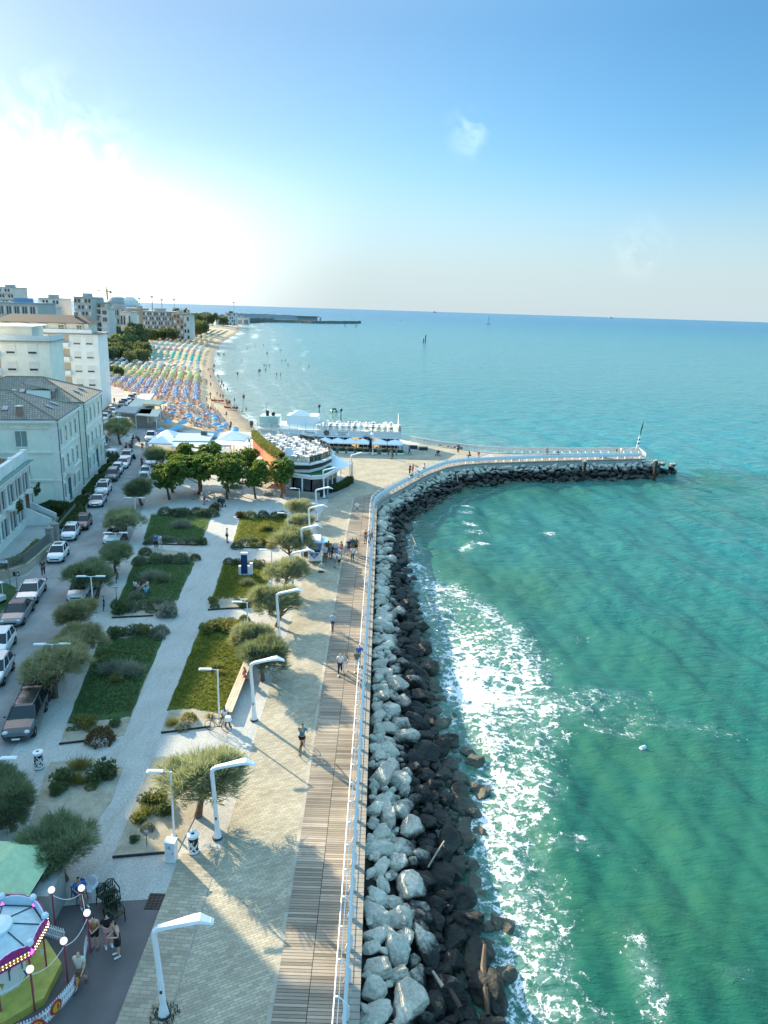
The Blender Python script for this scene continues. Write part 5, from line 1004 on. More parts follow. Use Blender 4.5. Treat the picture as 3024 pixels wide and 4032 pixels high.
# ---- apartment blocks
def apt(name, lab, corner, u, L, depth, zt, m, wins, floors, z0, dz, balc, top=True, ww=1.5, wh=1.6):
    u = Vector((*u, 0)).normalized(); n_ = Vector((u.y, -u.x, 0)); f = Fac(corner, u)   # facade faces n_
    r = thing(name, lab, 'apartment building'); P = lambda a, d: tuple((Vector((*corner, 0)) + u * a - n_ * d)[:2])
    b = MB(); b.prism([P(0, 0), P(L, 0), P(L, depth), P(0, depth)], 0, zt); b.build('wall', m, r)
    for k in range(floors):
        z = z0 + dz * k
        for x in wins: window(f, r, x, z, ww, wh, 'roller', m)
        for x0, x1 in balc:
            q = MB(); f.box(q, (x0 + x1) / 2, -.02, z + .1, x1 - x0 - .2, .1, dz - .7); q.build('recess', mat('balcony_recess', (.50, .43, .33), .9), r)
            q = MB(); f.box(q, x0 + .9, .06, z - .15, .9, .08, 2.1); q.build('balcony_door', PANE, r)
            q = MB(); f.box(q, (x0 + x1) / 2, .65, z - 1.35, x1 - x0, 1.4, .18); f.box(q, (x0 + x1) / 2, 1.3, z - .85, x1 - x0, .1, .9)
            for e in (x0 + .05, x1 - .05): f.box(q, e, .7, z - .85, .1, 1.3, .9)
            q.build('balcony', APTW, r)
    b = MB(); f.box(b, L / 2, -depth / 2, zt + .12, L + .9, depth + .9, .26); b.build('roof_slab', mat('grey_roof_edge', (.25, .26, .26), .8), r)
    return r, f, P
a1, f1f, P1 = apt('apartment_building', 'pale greenish apartment block with roller shutters and rounded terraces', (-87, 141), (.98, .2), 22, 12, 17.8, APTG, (15.0, 18.9), 4, 6.8, 3.2, ((8.5, 13.2), (2, 7)))
b = MB(); f1f.box(b, 10, -5, 19.3, 18, 9, 2.6); b.build('penthouse', APTG, a1); b = MB(); f1f.box(b, 10, -5, 20.7, 19.6, 10.6, .22); b.build('penthouse_roof', APTW, a1); b = MB(); f1f.box(b, 11, .35, 18.5, 22.6, .12, 1.0); f1f.box(b, 22.4, -5.5, 18.5, .12, 11.5, 1.0); b.build('terrace_parapet', mat('glass_parapet', (.5, .6, .62), .2), a1)
a2, f2f, P2_ = apt('apartment_building', 'cream apartment block with stacked balconies, white window wall and dark mansard', (-92, 176), (.98, .2), 23, 14, 17.9, APTW, (18.2, 21.0), 5, 3.4, 3.25, ((11.8, 16.6), (5.5, 10.3)))
b = MB(); f2f.box(b, 11, -6, 19.2, 20, 11, 2.4); b.build('penthouse', APTC, a2); b = MB(); f2f.box(b, 11, .1, 18.6, 21.5, .12, .9); b.build('terrace_parapet', APTW, a2)
for x in (3, 7, 11, 15, 19): window(f2f, a2, x, 19.2, 1.2, 1.7, 'sash', APTC)
b = MB(); vs = hip(b, [P2_(.0, .2), P2_(21.5, .2), P2_(21.5, 12.5), P2_(0, 12.5)], 20.5, 22.2, 3.); b.build('roof', mat('dark_mansard', (.06, .055, .05), .8, .2), a2); chimney(a2, Vector((*P2_(17.5, 5), 22)), 1.2)
# low house right of them
lh, fl, Pl = apt('house', 'low white house with brown shutters behind the pale green villa', (-66, 128), (-.25, .97), 14, 9, 6.5, APTW, (), 0, 0, 3, ())
for x in (2, 5, 8, 11): window(fl, lh, x, 3.6, 1, 1.9, 'open')
# ---- long seaside restaurant
RG = mat('restaurant_grey_plaster', (.62, .64, .64), .85, .06, .7); WTENT = mat('white_awning_fabric', (.80, .81, .83), .8, .05, 1.5); CLEAR = None
def clear_glass(name):
    if name in MATS: return MATS[name]
    t = NT(name); tr = t.n('ShaderNodeBsdfTransparent', {0: (.86, .93, .93, 1)}); gl = t.n('ShaderNodeBsdfGlossy', {0: (.9, .95, .95, 1), 1: .05}); fr = t.n('ShaderNodeFresnel', {0: 1.45}); f = t.math('ADD', fr, .08)
    mx = t.n('ShaderNodeMixShader', {0: f, 1: tr.outputs[0], 2: gl.outputs[0]}); t.t.links.new(mx.outputs[0], t.out.inputs[0]); MATS[name] = t.m; return t.m
CLEAR = clear_glass('clear_glass'); LIT = mat('lit_interior', (.55, .33, .12), .8, .3, 3., emit=.6)
rs = thing('restaurant', 'long grey single storey restaurant with roof terrace, name sign and awning windows', 'restaurant')
YW = 139.; b = MB(); b.bb(-24.2, 2.5, YW, YW + 9, 0, 2.45); b.build('wall', RG, rs); b = MB(); b.bb(-24.4, 2.75, YW - .35, YW + 9.3, 2.45, 3.45); b.build('fascia', RG, rs); b = MB(); b.bb(-24.5, 2.85, YW - .45, YW + 9.4, 3.45, 3.55); b.build('cornice', APTW, rs)
for x0, x1, m in ((-22.4, -19.9, PANE), (-17.5, -13.0, PANE), (-11.6, -9.0, DARK), (-8.9, -6.7, PANE), (-6.5, -5.2, LIT), (-5.1, -2.4, PANE), (-2.3, -1.3, LIT), (-.8, 2.2, PANE)):
    b = MB(); b.bb(x0, x1, YW - .06, YW + .02, .3, 2.3); w_ = b.build('window', m, rs); q = MB()
    for k in range(int((x1 - x0) / .8) + 2): x = min(x1, x0 + k * .8); q.bb(x - .05, x + .05, YW - .1, YW - .02, .2, 2.36)
    q.bb(x0, x1, YW - .1, YW - .02, 2.3, 2.38); q.build('frame', APTW, w_)
for x0, x1 in ((-22, -13), (-13, -3), (-4.4, 2.4)): b = MB(); b.bb(x0, x1 - .1, YW - .9, YW - .36, 2.42, 2.5); b.build('sunshade', APTW, rs)
def text(s, size, loc, rot, name, m, par, font_ex=.01):
    c = bpy.data.curves.new(name, 'FONT'); c.body = s; c.size = size; c.extrude = font_ex; c.align_x = 'CENTER'; c.align_y = 'CENTER'; o = bpy.data.objects.new(name, c); COL.objects.link(o)
    o.location = loc; o.rotation_euler = rot; dg = bpy.context.evaluated_depsgraph_get(); me_ = bpy.data.meshes.new_from_object(o.evaluated_get(dg)); bpy.data.objects.remove(o); me_.name = name; me_.materials.clear(); me_.materials.append(m)
    q = bpy.data.objects.new(name, me_); COL.objects.link(q); q.location = loc; q.rotation_euler = rot; q.parent = par; return q
SIGN = mat('sign_black', (.02, .02, .025), .5)
b = MB(); b.bb(-15.9, -13.1, YW - .43, YW - .36, 2.7, 3.4); b.build('sign_board', APTW, rs); text('Maletta', .62, (-14.5, YW - .45, 3.05), (R(90), 0, 0), 'sign_lettering', SIGN, rs); b = MB(); b.bb(-9.6, -7., YW - .43, YW - .36, 2.7, 3.4); b.build('sign_board', APTW, rs)
text('RISTORANTE', .36, (-8.3, YW - .45, 3.2), (R(90), 0, 0), 'sign_lettering', SIGN, rs); text('PIZZERIA', .36, (-8.3, YW - .45, 2.86), (R(90), 0, 0), 'sign_lettering', SIGN, rs)
b = MB(); b.lathe([(.36, -.03), (.46, -.03), (.46, .03), (.36, .03), (.36, -.03)], 16, M=Matrix.Translation((-11.3, YW - .46, 3.1)) @ Matrix.Rotation(R(90), 4, 'X'))
for k in range(8): a = k * math.pi / 4; b.tube([(-11.3 + .08 * math.cos(a), YW - .46, 3.1 + .08 * math.sin(a)), (-11.3 + .62 * math.cos(a), YW - .46, 3.1 + .62 * math.sin(a))], .04, 5)
b.build('wheel_emblem', SIGN, rs)
b = MB(); b.bb(-24.3, 2.7, YW - .32, YW - .28, 3.55, 4.5); b.bb(2.62, 2.68, YW - .3, YW + 9, 3.55, 4.6); b.build('glass_parapet', CLEAR, rs); b = MB()
for k in range(19): x = -24.3 + k * 1.5; b.bb(x - .03, x + .03, YW - .34, YW - .27, 3.55, 4.55)
b.build('parapet_posts', STEEL, rs); b = MB(); b.add([(2.3, YW + .5, 3.6), (2.3, YW + 9, 3.6), (2.3, YW + 9, 5.9), (2.3, YW + .5, 4.6), (2.22, YW + .5, 3.6), (2.22, YW + 9, 3.6), (2.22, YW + 9, 5.9), (2.22, YW + .5, 4.6)], [(0, 1, 2, 3), (7, 6, 5, 4), (0, 3, 7, 4), (1, 5, 6, 2), (2, 6, 7, 3)]); b.build('wind_screen', mat('milky_screen', (.75, .74, .66), .4), rs)
b = MB(); b.bb(-24.2, -20.6, YW + 1, YW + 5, 3.5, 5.6); b.build('stair_tower', mat('pale_aqua_panel', (.42, .58, .56), .6), rs); b = MB(); b.bb(-19.4, -13.4, YW + 4, YW + 8, 3.5, 5.5); b.build('roof_kitchen', APTW, rs); b = MB(); vs = hip(b, [(-18.6, YW + 4.2), (-15.4, YW + 4.2), (-15.4, YW + 7.4), (-18.6, YW + 7.4)], 5.5, 6.5, 1.6); b.build('roof_pyramid', WTENT, rs)
b = MB(); b.tube([(-22.8, YW + 2, 5.6), (-22.8, YW + 2, 6.6)], .3, 8); b.tube([(-22.9, YW + 2, 6.5), (-22.9, YW + 2, 8.0)], .05, 6); b.ball((-21.7, YW + 2, 6.), .42, 8); b.build('flue', DARK, rs)
# awnings with posts and planters
AW = thing('awning', '', 'awning')
b = MB(); b.add([(-1.25, -1.6, 1.85), (1.25, -1.6, 1.85), (1.25, 1.6, 1.85), (-1.25, 1.6, 1.85), (0, 0, 2.55), (-1.25, -1.6, 1.65), (1.25, -1.6, 1.65), (1.25, 1.6, 1.65), (-1.25, 1.6, 1.65)], [(0, 1, 4), (1, 2, 4), (2, 3, 4), (3, 0, 4), (0, 5, 6, 1), (1, 6, 7, 2), (2, 7, 8, 3), (3, 8, 5, 0)]); b.build('canopy', WTENT, AW)
b = MB()
for x in (-1.2, 1.2):
    for y in (-1.55, 1.55): b.tube([(x, y, 0), (x, y, 1.85)], .035, 6)
b.build('posts', DARK, AW); b = MB(); b.bb(-1.2, 1.2, -1.56, -1.54, .1, 1.2); b.build('glass_screen', CLEAR, AW)
xs = (-18.6, -16.2, -13.8, -11.4, -9.0, -6.7, -4.4, -1.2, 1.65)
for i, x in enumerate(xs):
    o = AW if i == 0 else dup(AW); o.location = (x, 136.7, ZP); o.scale = (1.0 if i < 7 else 1.12, 1, 1); tag(o, f'white pyramid awning in front of the long restaurant, {ORD[i] if i < 8 else "rightmost of the row"}', 'awning', 'white awnings before the long restaurant')
PLT = thing('planter', '', 'planter'); b = MB(); b.add([(-.55, -.2, 0), (.55, -.2, 0), (.55, .2, 0), (-.55, .2, 0), (-.65, -.24, .35), (.65, -.24, .35), (.65, .24, .35), (-.65, .24, .35)], [(3, 2, 1, 0), (4, 5, 6, 7), (0, 1, 5, 4), (1, 2, 6, 5), (2, 3, 7, 6), (3, 0, 4, 7)]); b.build('trough', WHITE, PLT)
V, F = blades(np.random.default_rng(2).uniform((-.5, -.15, .3), (.5, .15, .8), (90, 3)), np.tile((0, 0, .6), (90, 1)), .22, .08, 5, .5, 8); npmesh('plants', V, F, DARKG, PLT)
for i, x in enumerate((-9.5, -7.8, -6.2, -4.6, -3.3, -1.9, .0, 1.5, 3.0)):
    x = x - 1.2; o = PLT if i == 0 else dup(PLT); o.location = (x + .9, 134.95, ZP); tag(o, f'white trough planter on the plaza in front of the awnings, {ORD[i] if i < 8 else "rightmost of the row"}', 'planter', 'white trough planters')
# tables and chairs: terrace furniture
def tablemesh():
    b = MB(); b.box((0, 0, .74), (.85, .85, .06)); b.prism([(-.4, -.4), (.4, -.4), (.4, .4), (-.4, .4)], .5, .71); b.lathe([(.3, 0), (.05, .04), (.05, .5)], 8); return b.mesh('dining_table', mat('white_tablecloth', (.8, .8, .8), .8))
def chairmesh(m):
    b = MB(); b.box((0, 0, .45), (.45, .45, .05)); b.box((0, .21, .72), (.42, .05, .42))
    for x in (-.19, .19):
        for y in (-.19, .19): b.tube([(x, y, 0), (x, y, .45)], .025, 5)
        b.box((x * 1.1, 0, .63), (.04, .42, .04))
    return b.mesh('dining_chair', m)
TBL = tablemesh(); CHR = [chairmesh(mat('white_chair', (.72, .72, .72), .6)), chairmesh(mat('grey_chair', (.22, .24, .26), .6))]
def put_mesh(me_, name, loc, rz, lab, cat, grp):
    o = bpy.data.objects.new(name, me_); COL.objects.link(o); o.location = loc; o.rotation_euler = (0, 0, rz); return tag(o, lab, cat, grp)
def inside(p, poly):
    c = False
    for (x0, y0), (x1, y1) in zip(poly, poly[1:] + poly[:1]):
        if (y0 > p[1]) != (y1 > p[1]) and p[0] < (x1 - x0) * (p[1] - y0) / (y1 - y0) + x0: c = not c
    return c
# ---- round terrace building and glass café
cb = thing('terrace_building', 'orange sided building with a D shaped dining terrace and glass railing on top', 'building')
tp = [(-14.3, 103.2), (-10.8, 103.4), (-9.3, 105.8), (-8.2, 109.2), (-8.4, 112.6), (-9.6, 116.5), (-11.6, 119.6), (-14.5, 122.4), (-18, 124.6), (-21.6, 125.8), (-22.6, 124.5), (-19.4, 115.8)]
ZT = 4.3; b = MB(); b.prism(tp, 0, ZT); cb_w = b.build('wall', APTW, cb)
ORNG = mat('orange_plaster', (.52, .20, .08), .85, .12, 1.); REDP = mat('red_plaster', (.42, .09, .06), .85, .12, 1.)
for a, c, m in ((tp[11], tp[0], ORNG), (tp[10], tp[11], REDP)):
    a, c = Vector((*a, 0)), Vector((*c, 0)); d = (c - a); f = Fac(a, d); b = MB(); f.box(b, d.length / 2, .04, ZT / 2, d.length, .1, ZT - .1); b.build('coloured_wall', m, cb)
def ring(pts, off, z0, z1, m, nm, par, th=.08, closed=True):
    b = MB(); c = sum((Vector(p) for p in pts), Vector((0, 0))) / len(pts); q = pts + pts[:1] if closed else pts
    for p, r in zip(q[:-1], q[1:]):
        p, r = Vector(p), Vector(r); p = p + (p - c).normalized() * off; r = r + (r - c).normalized() * off; d = r - p; b.box(((p.x + r.x) / 2, (p.y + r.y) / 2, (z0 + z1) / 2), (d.length + th * .5, th, z1 - z0), math.atan2(d.y, d.x))
    return b.build(nm, m, par)
ring(tp, .25, ZT - .05, ZT + .18, APTW, 'roof_edge', cb, .5); ring(tp[:10], .02, ZT - .75, ZT - .1, mat('roof_edge_shade', (.06, .05, .045), .7), 'shadow_band', cb, .14, False); ring(tp[:10], -.15, ZT + .18, ZT + 1.1, CLEAR, 'glass_railing', cb, .03, False)  # dark strip under the roof edge stands in for its shade
b = MB(); 
for p, r in zip(tp[:9], tp[1:10]):
    for k in range(3): q = Vector(p).lerp(Vector(r), k / 3); b.tube([(q.x, q.y, ZT), (q.x, q.y, ZT + 1.12)], .03, 5)
for q in ((-13.8, 105.5), (-11, 113), (-17, 117), (-15, 111), (-19, 121)): b.tube([(q[0], q[1], ZT), (q[0], q[1], ZT + 3)], .035, 5)
b.build('posts', STEEL, cb); b = MB(); b.prism([tuple(Vector(p).lerp(Vector((-14, 113)), .03)) for p in tp], ZT + .001, ZT + .08); b.build('terrace_floor', mat('pale_terrace_tiles', (.55, .53, .5), .8, .1, 2.), cb)
hd = hedge([(-14.9, 104.6), (-19.6, 115.6), (-22.3, 123.6)], .7, 1.1, None, ZT + .1, OLIVE, 240); hd.parent = cb; hd.name = 'terrace_hedge'; del hd['category']
b = MB(); b.lathe([(.02, 0), (.4, .06), (.62, .22)], 16, M=Matrix.Translation((-14.0, 105.4, ZT + 1.3)) @ Matrix.Rotation(R(75), 4, 'X')); b.tube([(-14, 105.5, ZT), (-14, 105.5, ZT + 1.3)], .05, 6); b.build('satellite_dish', WHITE, cb)
gx = np.random.default_rng(5); nT = 0
for ix in range(9):
    for iy in range(13):
        x, y = -22 + ix * 1.75 + (iy % 2) * .6, 105 + iy * 1.6
        if not inside((x, y), [tuple(Vector(p).lerp(Vector((-14.5, 113)), .14)) for p in tp]): continue
        a = gx.uniform(-.3, .3); put_mesh(TBL, 'dining_table', (x, y, ZT + .08), a, 'white clothed table on the D shaped roof terrace', 'table', 'tables on the D shaped terrace')
        for k in range(4):
            if gx.random() < .25: continue
            q = a + k * math.pi / 2; put_mesh(CHR[int(gx.random() < .25)], 'dining_chair', (x + .62 * math.sin(q), y + .62 * math.cos(q), ZT + .08), -q, 'chair at a table on the D shaped roof terrace', 'chair', 'chairs on the D shaped terrace')
for ix in range(13):
    for iy in range(3):
        x, y = -13 + ix * 1.15, YW + .9 + iy * 2.6
        if gx.random() < .12: continue
        a = gx.uniform(-.2, .2); put_mesh(TBL, 'dining_table', (x, y, 3.56), a, 'white clothed table on the long restaurant roof terrace', 'table', 'tables on the long restaurant roof')
        for k in (0, 2): q = a + k * math.pi / 2; put_mesh(CHR[int(gx.random() < .4)], 'dining_chair', (x + .1, y + .62 * math.cos(q), 3.56), -q, 'chair on the long restaurant roof terrace', 'chair', 'chairs on the long restaurant roof')
for i, x in enumerate(xs):
    for dx in (-.55, .55):
        put_mesh(TBL, 'dining_table', (x + dx, 136.2 + (i % 2) * .5, ZP), 0, 'white table in the shade under the restaurant awnings', 'table', 'tables under the awnings'); put_mesh(CHR[1], 'dining_chair', (x + dx, 137.1, ZP), 0, 'grey chair under the restaurant awnings', 'chair', 'chairs under the awnings')
gc = thing('glass_cafe', 'glass walled café with a green turf roof and white rim', 'café')
gp = [(-14.2, 104.4), (-13.2, 102.2), (-10.3, 101.0), (-8.6, 101.6), (-6.9, 107.2), (-8.4, 109.4), (-10.2, 106.5), (-10.9, 104.4)]
inn = [tuple(Vector(p).lerp(Vector((-10.5, 104.)), .08)) for p in gp]
b = MB(); b.prism(inn, .02, .1); b.build('floor', CONC, gc); b = MB(); b.prism(gp, 2.65, 3.05); b.build('roof', WHITE, gc); b = MB(); b.prism([tuple(Vector(p).lerp(Vector((-10.5, 104.)), .1)) for p in gp], 3.04, 3.1); b.build('turf', mat('artificial_turf', (.01, .10, .025), .95, .15, 3.), gc); ring(gp[:5], .02, 3.04, 3.22, WHITE, 'rim', gc, .3, False)
ring(inn[:5], 0, .1, 2.65, PANE, 'glazing', gc, .05, False); b = MB()
for p, r in zip(inn[:4], inn[1:5]):
    L = (Vector(r) - Vector(p)).length; k = max(1, round(L / 1.6))
    for j in range(k + 1): q = Vector(p).lerp(Vector(r), j / k); b.box((q.x, q.y, 1.35), (.22, .22, 2.7))
b.build('pillars', WHITE, gc)
b = MB(); b.add([(-8.6, 109, 3.3), (-6.6, 107.6, 2.7), (-5.0, 110.6, 3.2), (-5.6, 113.6, 2.6), (-8.2, 113.6, 3.9), (-6.6, 110.6, 2.9)], [(0, 1, 5), (1, 2, 5), (2, 3, 5), (3, 4, 5), (4, 0, 5)]); st_ = thing('sail_tent', 'white sail tent beside the curved glass café', 'tent'); so = b.build('sail', WTENT, st_); so.modifiers.new('th', 'SOLIDIFY').thickness = .04
b = MB()
for p in ((-6.6, 107.6, 2.75), (-5, 110.6, 3.4), (-5.6, 113.6, 2.9)): b.tube([(p[0] + .1, p[1], 0), p], .05, 6)
b.build('masts', STEEL, st_)
hedge([(-7.6, 104.2), (-6.0, 107.8), (-5.3, 111.2)], .8, .9, 'low green hedge along the curved edge of the glass café', m=HEDGE); b = MB(); b.prism([(-8.4, 101.2), (-7.6, 100.9), (-5.3, 106.6), (-4.9, 111.4), (-5.5, 111.6), (-6.1, 107.4)], 0, .18); tag(b.build('cafe_kerb', CONC), 'pale raised kerb along the curved café front', 'kerb')
ring([tuple(Vector(p) + Vector((.2, -.2))) for p in inn[:3]], 1.2, 0, .9, CONC, 'low_wall', gc, .2, False)
# ---- tents, kiosk and sails behind the plane trees
def pyr(name, lab, quad, z0, z1, m, grp=None, h=.25, cat='tent'):
    P = [Vector((p[0], p[1], z0)) for p in quad]; c = sum(P, Vector()) / 4; r = thing(name, lab, cat, (c.x, c.y, 0), 0, grp); P = [p - Vector((c.x, c.y, 0)) for p in P]
    b = MB(); b.add(P + [Vector((0, 0, z1))] + [p - Vector((0, 0, h)) for p in P], [(0, 1, 4), (1, 2, 4), (2, 3, 4), (3, 0, 4), (0, 5, 6, 1), (1, 6, 7, 2), (2, 7, 8, 3), (3, 8, 5, 0), (8, 7, 6, 5)]); b.build('canopy', m, r); b = MB()
    for p in P: b.tube([(p.x * .95, p.y * .95, 0), (p.x * .95, p.y * .95, z0)], .05, 5)
    b.build('posts', STEEL, r); return r
ks = thing('kiosk', 'blue grey kiosk with a white awning roof behind the plane trees', 'kiosk'); b = MB(); b.prism([(-36.6, 127), (-31.2, 127.6), (-32.2, 135), (-37.8, 134.4)], 0, 2.6); b.build('wall', mat('teal_wall', (.10, .22, .25), .7), ks); b = MB(); b.prism([(-37.0, 126.6), (-30.8, 127.3), (-31.8, 135.4), (-38.2, 134.8)], 2.6, 2.85); b.build('roof', mat('grey_blue_sheet_roof', (.34, .42, .46), .5), ks)
b = MB(); b.add([(-36.6, 124.4, 2.25), (-30.7, 125.1, 2.25), (-30.9, 127.2, 2.7), (-36.9, 126.5, 2.7), (-36.6, 124.4, 2.17), (-30.7, 125.1, 2.17), (-30.9, 127.2, 2.6), (-36.9, 126.5, 2.6)], [(0, 1, 2, 3), (7, 6, 5, 4), (0, 4, 5, 1), (1, 5, 6, 2), (3, 2, 6, 7), (0, 3, 7, 4)]); b.build('awning', WTENT, ks); b = MB(); b.box((-33.2, 133.6, 3.2), (1., .8, .7)); b.build('roof_unit', GUTT, ks)
TG = 'white tents behind the plane trees'
pyr('pavilion_tent', 'large white pyramid tent left of the blue grey kiosk', [(-41.6, 127.4), (-37.2, 127.2), (-37.4, 132), (-42.2, 132)], 2.2, 3.1, WTENT, TG); pyr('pavilion_tent', 'white pyramid tent behind the big one left of the kiosk', [(-42, 133.2), (-38.6, 133), (-38.6, 138), (-42.4, 138)], 2.3, 3.3, WTENT, TG)
pyr('pavilion_tent', 'large white pyramid tent right of the blue grey kiosk', [(-30.4, 131.6), (-25.4, 131.6), (-25.6, 137), (-30.8, 137)], 2.4, 3.7, WTENT, TG); pyr('pavilion_tent', 'small white tent wedged between kiosk and right tent', [(-31.4, 127.6), (-27.2, 127.6), (-27.2, 131.2), (-31.4, 131.2)], 2.2, 2.7, WTENT, TG)
for i, (x, y, lab) in enumerate(((-33.4, 122.6, 'cream parasol under the trees, left of three'), (-30.4, 123, 'cream parasol under the trees, middle of three'), (-27.6, 122.6, 'cream parasol under the trees, right of three'))): pyr('garden_parasol', lab, [(x - 1.5, y - 1.3), (x + 1.5, y - 1.3), (x + 1.5, y + 1.3), (x - 1.5, y + 1.3)], 2.1, 2.6, mat('cream_canvas', (.62, .58, .48), .85), 'cream parasols by the kiosk', .1, 'parasol')
SAILS = [((-25.4, 126), 3., 'white shade sail beside the wooden stair, farthest'), ((-21.4, 115.8), 2.6, 'white shade sail beside the orange wall, upper of two'), ((-19.6, 111.6), 2.6, 'white shade sail beside the orange wall, lower of two'), ((-17.4, 106.8), 2.4, 'cream shade sail at the near end of the orange wall')]
for (x, y), z, lab in SAILS: r = pyr('shade_sail', lab, [(x - 2.2, y - 1.4), (x + 1.6, y - 1.8), (x + 1.9, y + 1.3), (x - 1.8, y + 1.6)], z - .2, z + .25, WTENT if 'cream' not in lab else MATS['cream_canvas'], 'shade sails by the orange wall', .06, 'shade sail')
# ---- beach bar group by the road
bb_ = thing('beach_bar', 'beach bar with grey deck roof, cream flat roof and white side awning', 'bar'); b = MB(); b.prism([(-57.6, 156.8), (-53, 155.4), (-54.8, 164.6), (-59.4, 166.4)], 2.9, 3.2); b.build('grey_roof', mat('grey_deck_roof', (.30, .33, .34), .7, .15, 3.), bb_); b = MB(); b.prism([(-52.8, 155.2), (-47.8, 153.8), (-50.2, 164.5), (-54.6, 164.4)], 2.7, 2.9); b.build('white_roof', mat('cream_sheet', (.6, .57, .48), .7), bb_); b = MB(); b.prism([(-54.6, 165.4), (-50.6, 164.8), (-52, 172.4), (-56.2, 173.4)], 3.5, 3.9); b.build('cream_roof', mat('sun_tinted_cream_sheet', (.66, .58, .40), .7), bb_)  # cream roof's sheet is a copy warmed in colour as if sunlit
b = MB(); b.prism([(-57, 158), (-50.4, 157), (-54, 172), (-58.4, 166)], 0, 2.9); b.build('wall', mat('bar_wall', (.35, .33, .29), .8), bb_); b = MB()
for p in ((-57, 156.6), (-53, 155.6), (-48.2, 154.2), (-50.4, 164.2), (-52, 172)): b.tube([(p[0], p[1], 0), (p[0], p[1], 2.9)], .07, 6)
b.build('posts', WHITE, bb_)
lr = thing('storage_shed', 'long white roofed shed behind the beach bar beside parked cars', 'shed'); b = MB(); b.prism([(-58.6, 167.6), (-55.4, 168), (-59.6, 188), (-62.6, 187)], 0, 2.6); b.build('wall', APTW, lr); b = MB(); b.prism([(-58.9, 167.2), (-55, 167.8), (-60.8, 193.6), (-64, 192.6)], 2.6, 2.85); b.build('roof', MATS['cream_sheet'], lr)
aw = thing('road_awning', 'long pale awning roof between the lone tamarisk and parked cars', 'awning'); b = MB(); b.prism([(-55.4, 136.4), (-51.8, 136.6), (-53.2, 152.4), (-56.4, 154)], 2.5, 2.7); b.build('roof', WTENT, aw); b = MB()
for p in ((-55.2, 136.8), (-52, 137), (-53.4, 152), (-56, 153.4)): b.tube([(p[0], p[1], 0), (p[0], p[1], 2.5)], .06, 6)
b.build('posts', WHITE, aw)
for i, (c, x, y, lab) in enumerate(((21, 605, 900, 'closed cream parasol in front of the beach bar, left'), (21, 778, 940, 'closed cream parasol in front of the beach bar, right'))): p = at(c, x, y); b = MB(); b.tube([(0, 0, 0), (0, 0, 3)], .04, 6); b.lathe([(.1, .9), (.32, 1.), (.22, 2.2), (.03, 3.05)], 8); o = b.build('closed_parasol', MATS['cream_canvas']); o.location = p; tag(o, lab, 'parasol')
# ================================================================ vehicles
def carpaint(name, col, metal=.3):
    if name in MATS: return MATS[name]
    t = NT(name); t.base(col, .28, .5, metal); t.b.inputs['Coat Weight'].default_value = .8; t.b.inputs['Coat Roughness'].default_value = .06
    n = t.noise(3., t.pos(obj=True), 4.); t.set(t.b.inputs['Roughness'], t.rng(n, .3, .7, .24, .38)); MATS[name] = t.m; return t.m
CGLASS = glass('car_glass', (.012, .016, .02), .04); LAMPG = mat('headlamp', (.6, .62, .62), .15); TAIL = mat('tail_lamp', (.25, .01, .01), .25); RIM = mat('alloy_rim', (.4, .41, .42), .3, metal=.8)
STY = {  # length, width, height, belt, greenhouse base y0,y1, roof y0,y1, profile (y fraction, z top, width factor)
 'hatch': (3.6, 1.64, 1.50, .95, .25, .965, .45, .90, [(0, .50, .80), (.03, .66, .90), (.10, .80, .97), (.26, .93, 1), (.6, .95, 1), (.94, .95, .97), (1, .72, .88)]),
 'sedan': (4.65, 1.82, 1.44, .93, .27, .86, .45, .69, [(0, .48, .78), (.03, .62, .90), (.10, .76, .98), (.28, .90, 1), (.6, .94, 1), (.86, .98, .97), (.98, .95, .9), (1, .70, .85)]),
 'suv': (4.4, 1.84, 1.64, 1.03, .25, .975, .42, .93, [(0, .60, .82), (.03, .80, .93), (.10, .92, .99), (.26, 1.02, 1), (.6, 1.04, 1), (.95, 1.04, .97), (1, .80, .9)]),
 'estate': (4.7, 1.82, 1.52, .96, .26, .975, .42, .93, [(0, .54, .80), (.03, .70, .92), (.10, .84, .98), (.27, .95, 1), (.6, .98, 1), (.95, 1.0, .96), (1, .76, .9)]),
 'sport': (4.45, 1.85, 1.29, .84, .29, .90, .45, .62, [(0, .42, .72), (.03, .55, .88), (.12, .72, 1), (.28, .78, .96), (.6, .84, .98), (.85, .86, 1), (1, .62, .84)]),
 'van': (4.6, 1.84, 1.85, 1.08, .16, .985, .32, .95, [(0, .62, .82), (.03, .84, .94), (.08, .95, .99), (.17, 1.06, 1), (.6, 1.08, 1), (.96, 1.08, .98), (1, .8, .92)]),
 'pickup': (5.1, 1.86, 1.76, 1.05, .27, .62, .38, .57, [(0, .66, .85), (.03, .88, .95), (.10, .98, 1), (.27, 1.05, 1), (.62, 1.06, 1), (.97, 1.06, 1), (1, .8, .97)]),
}
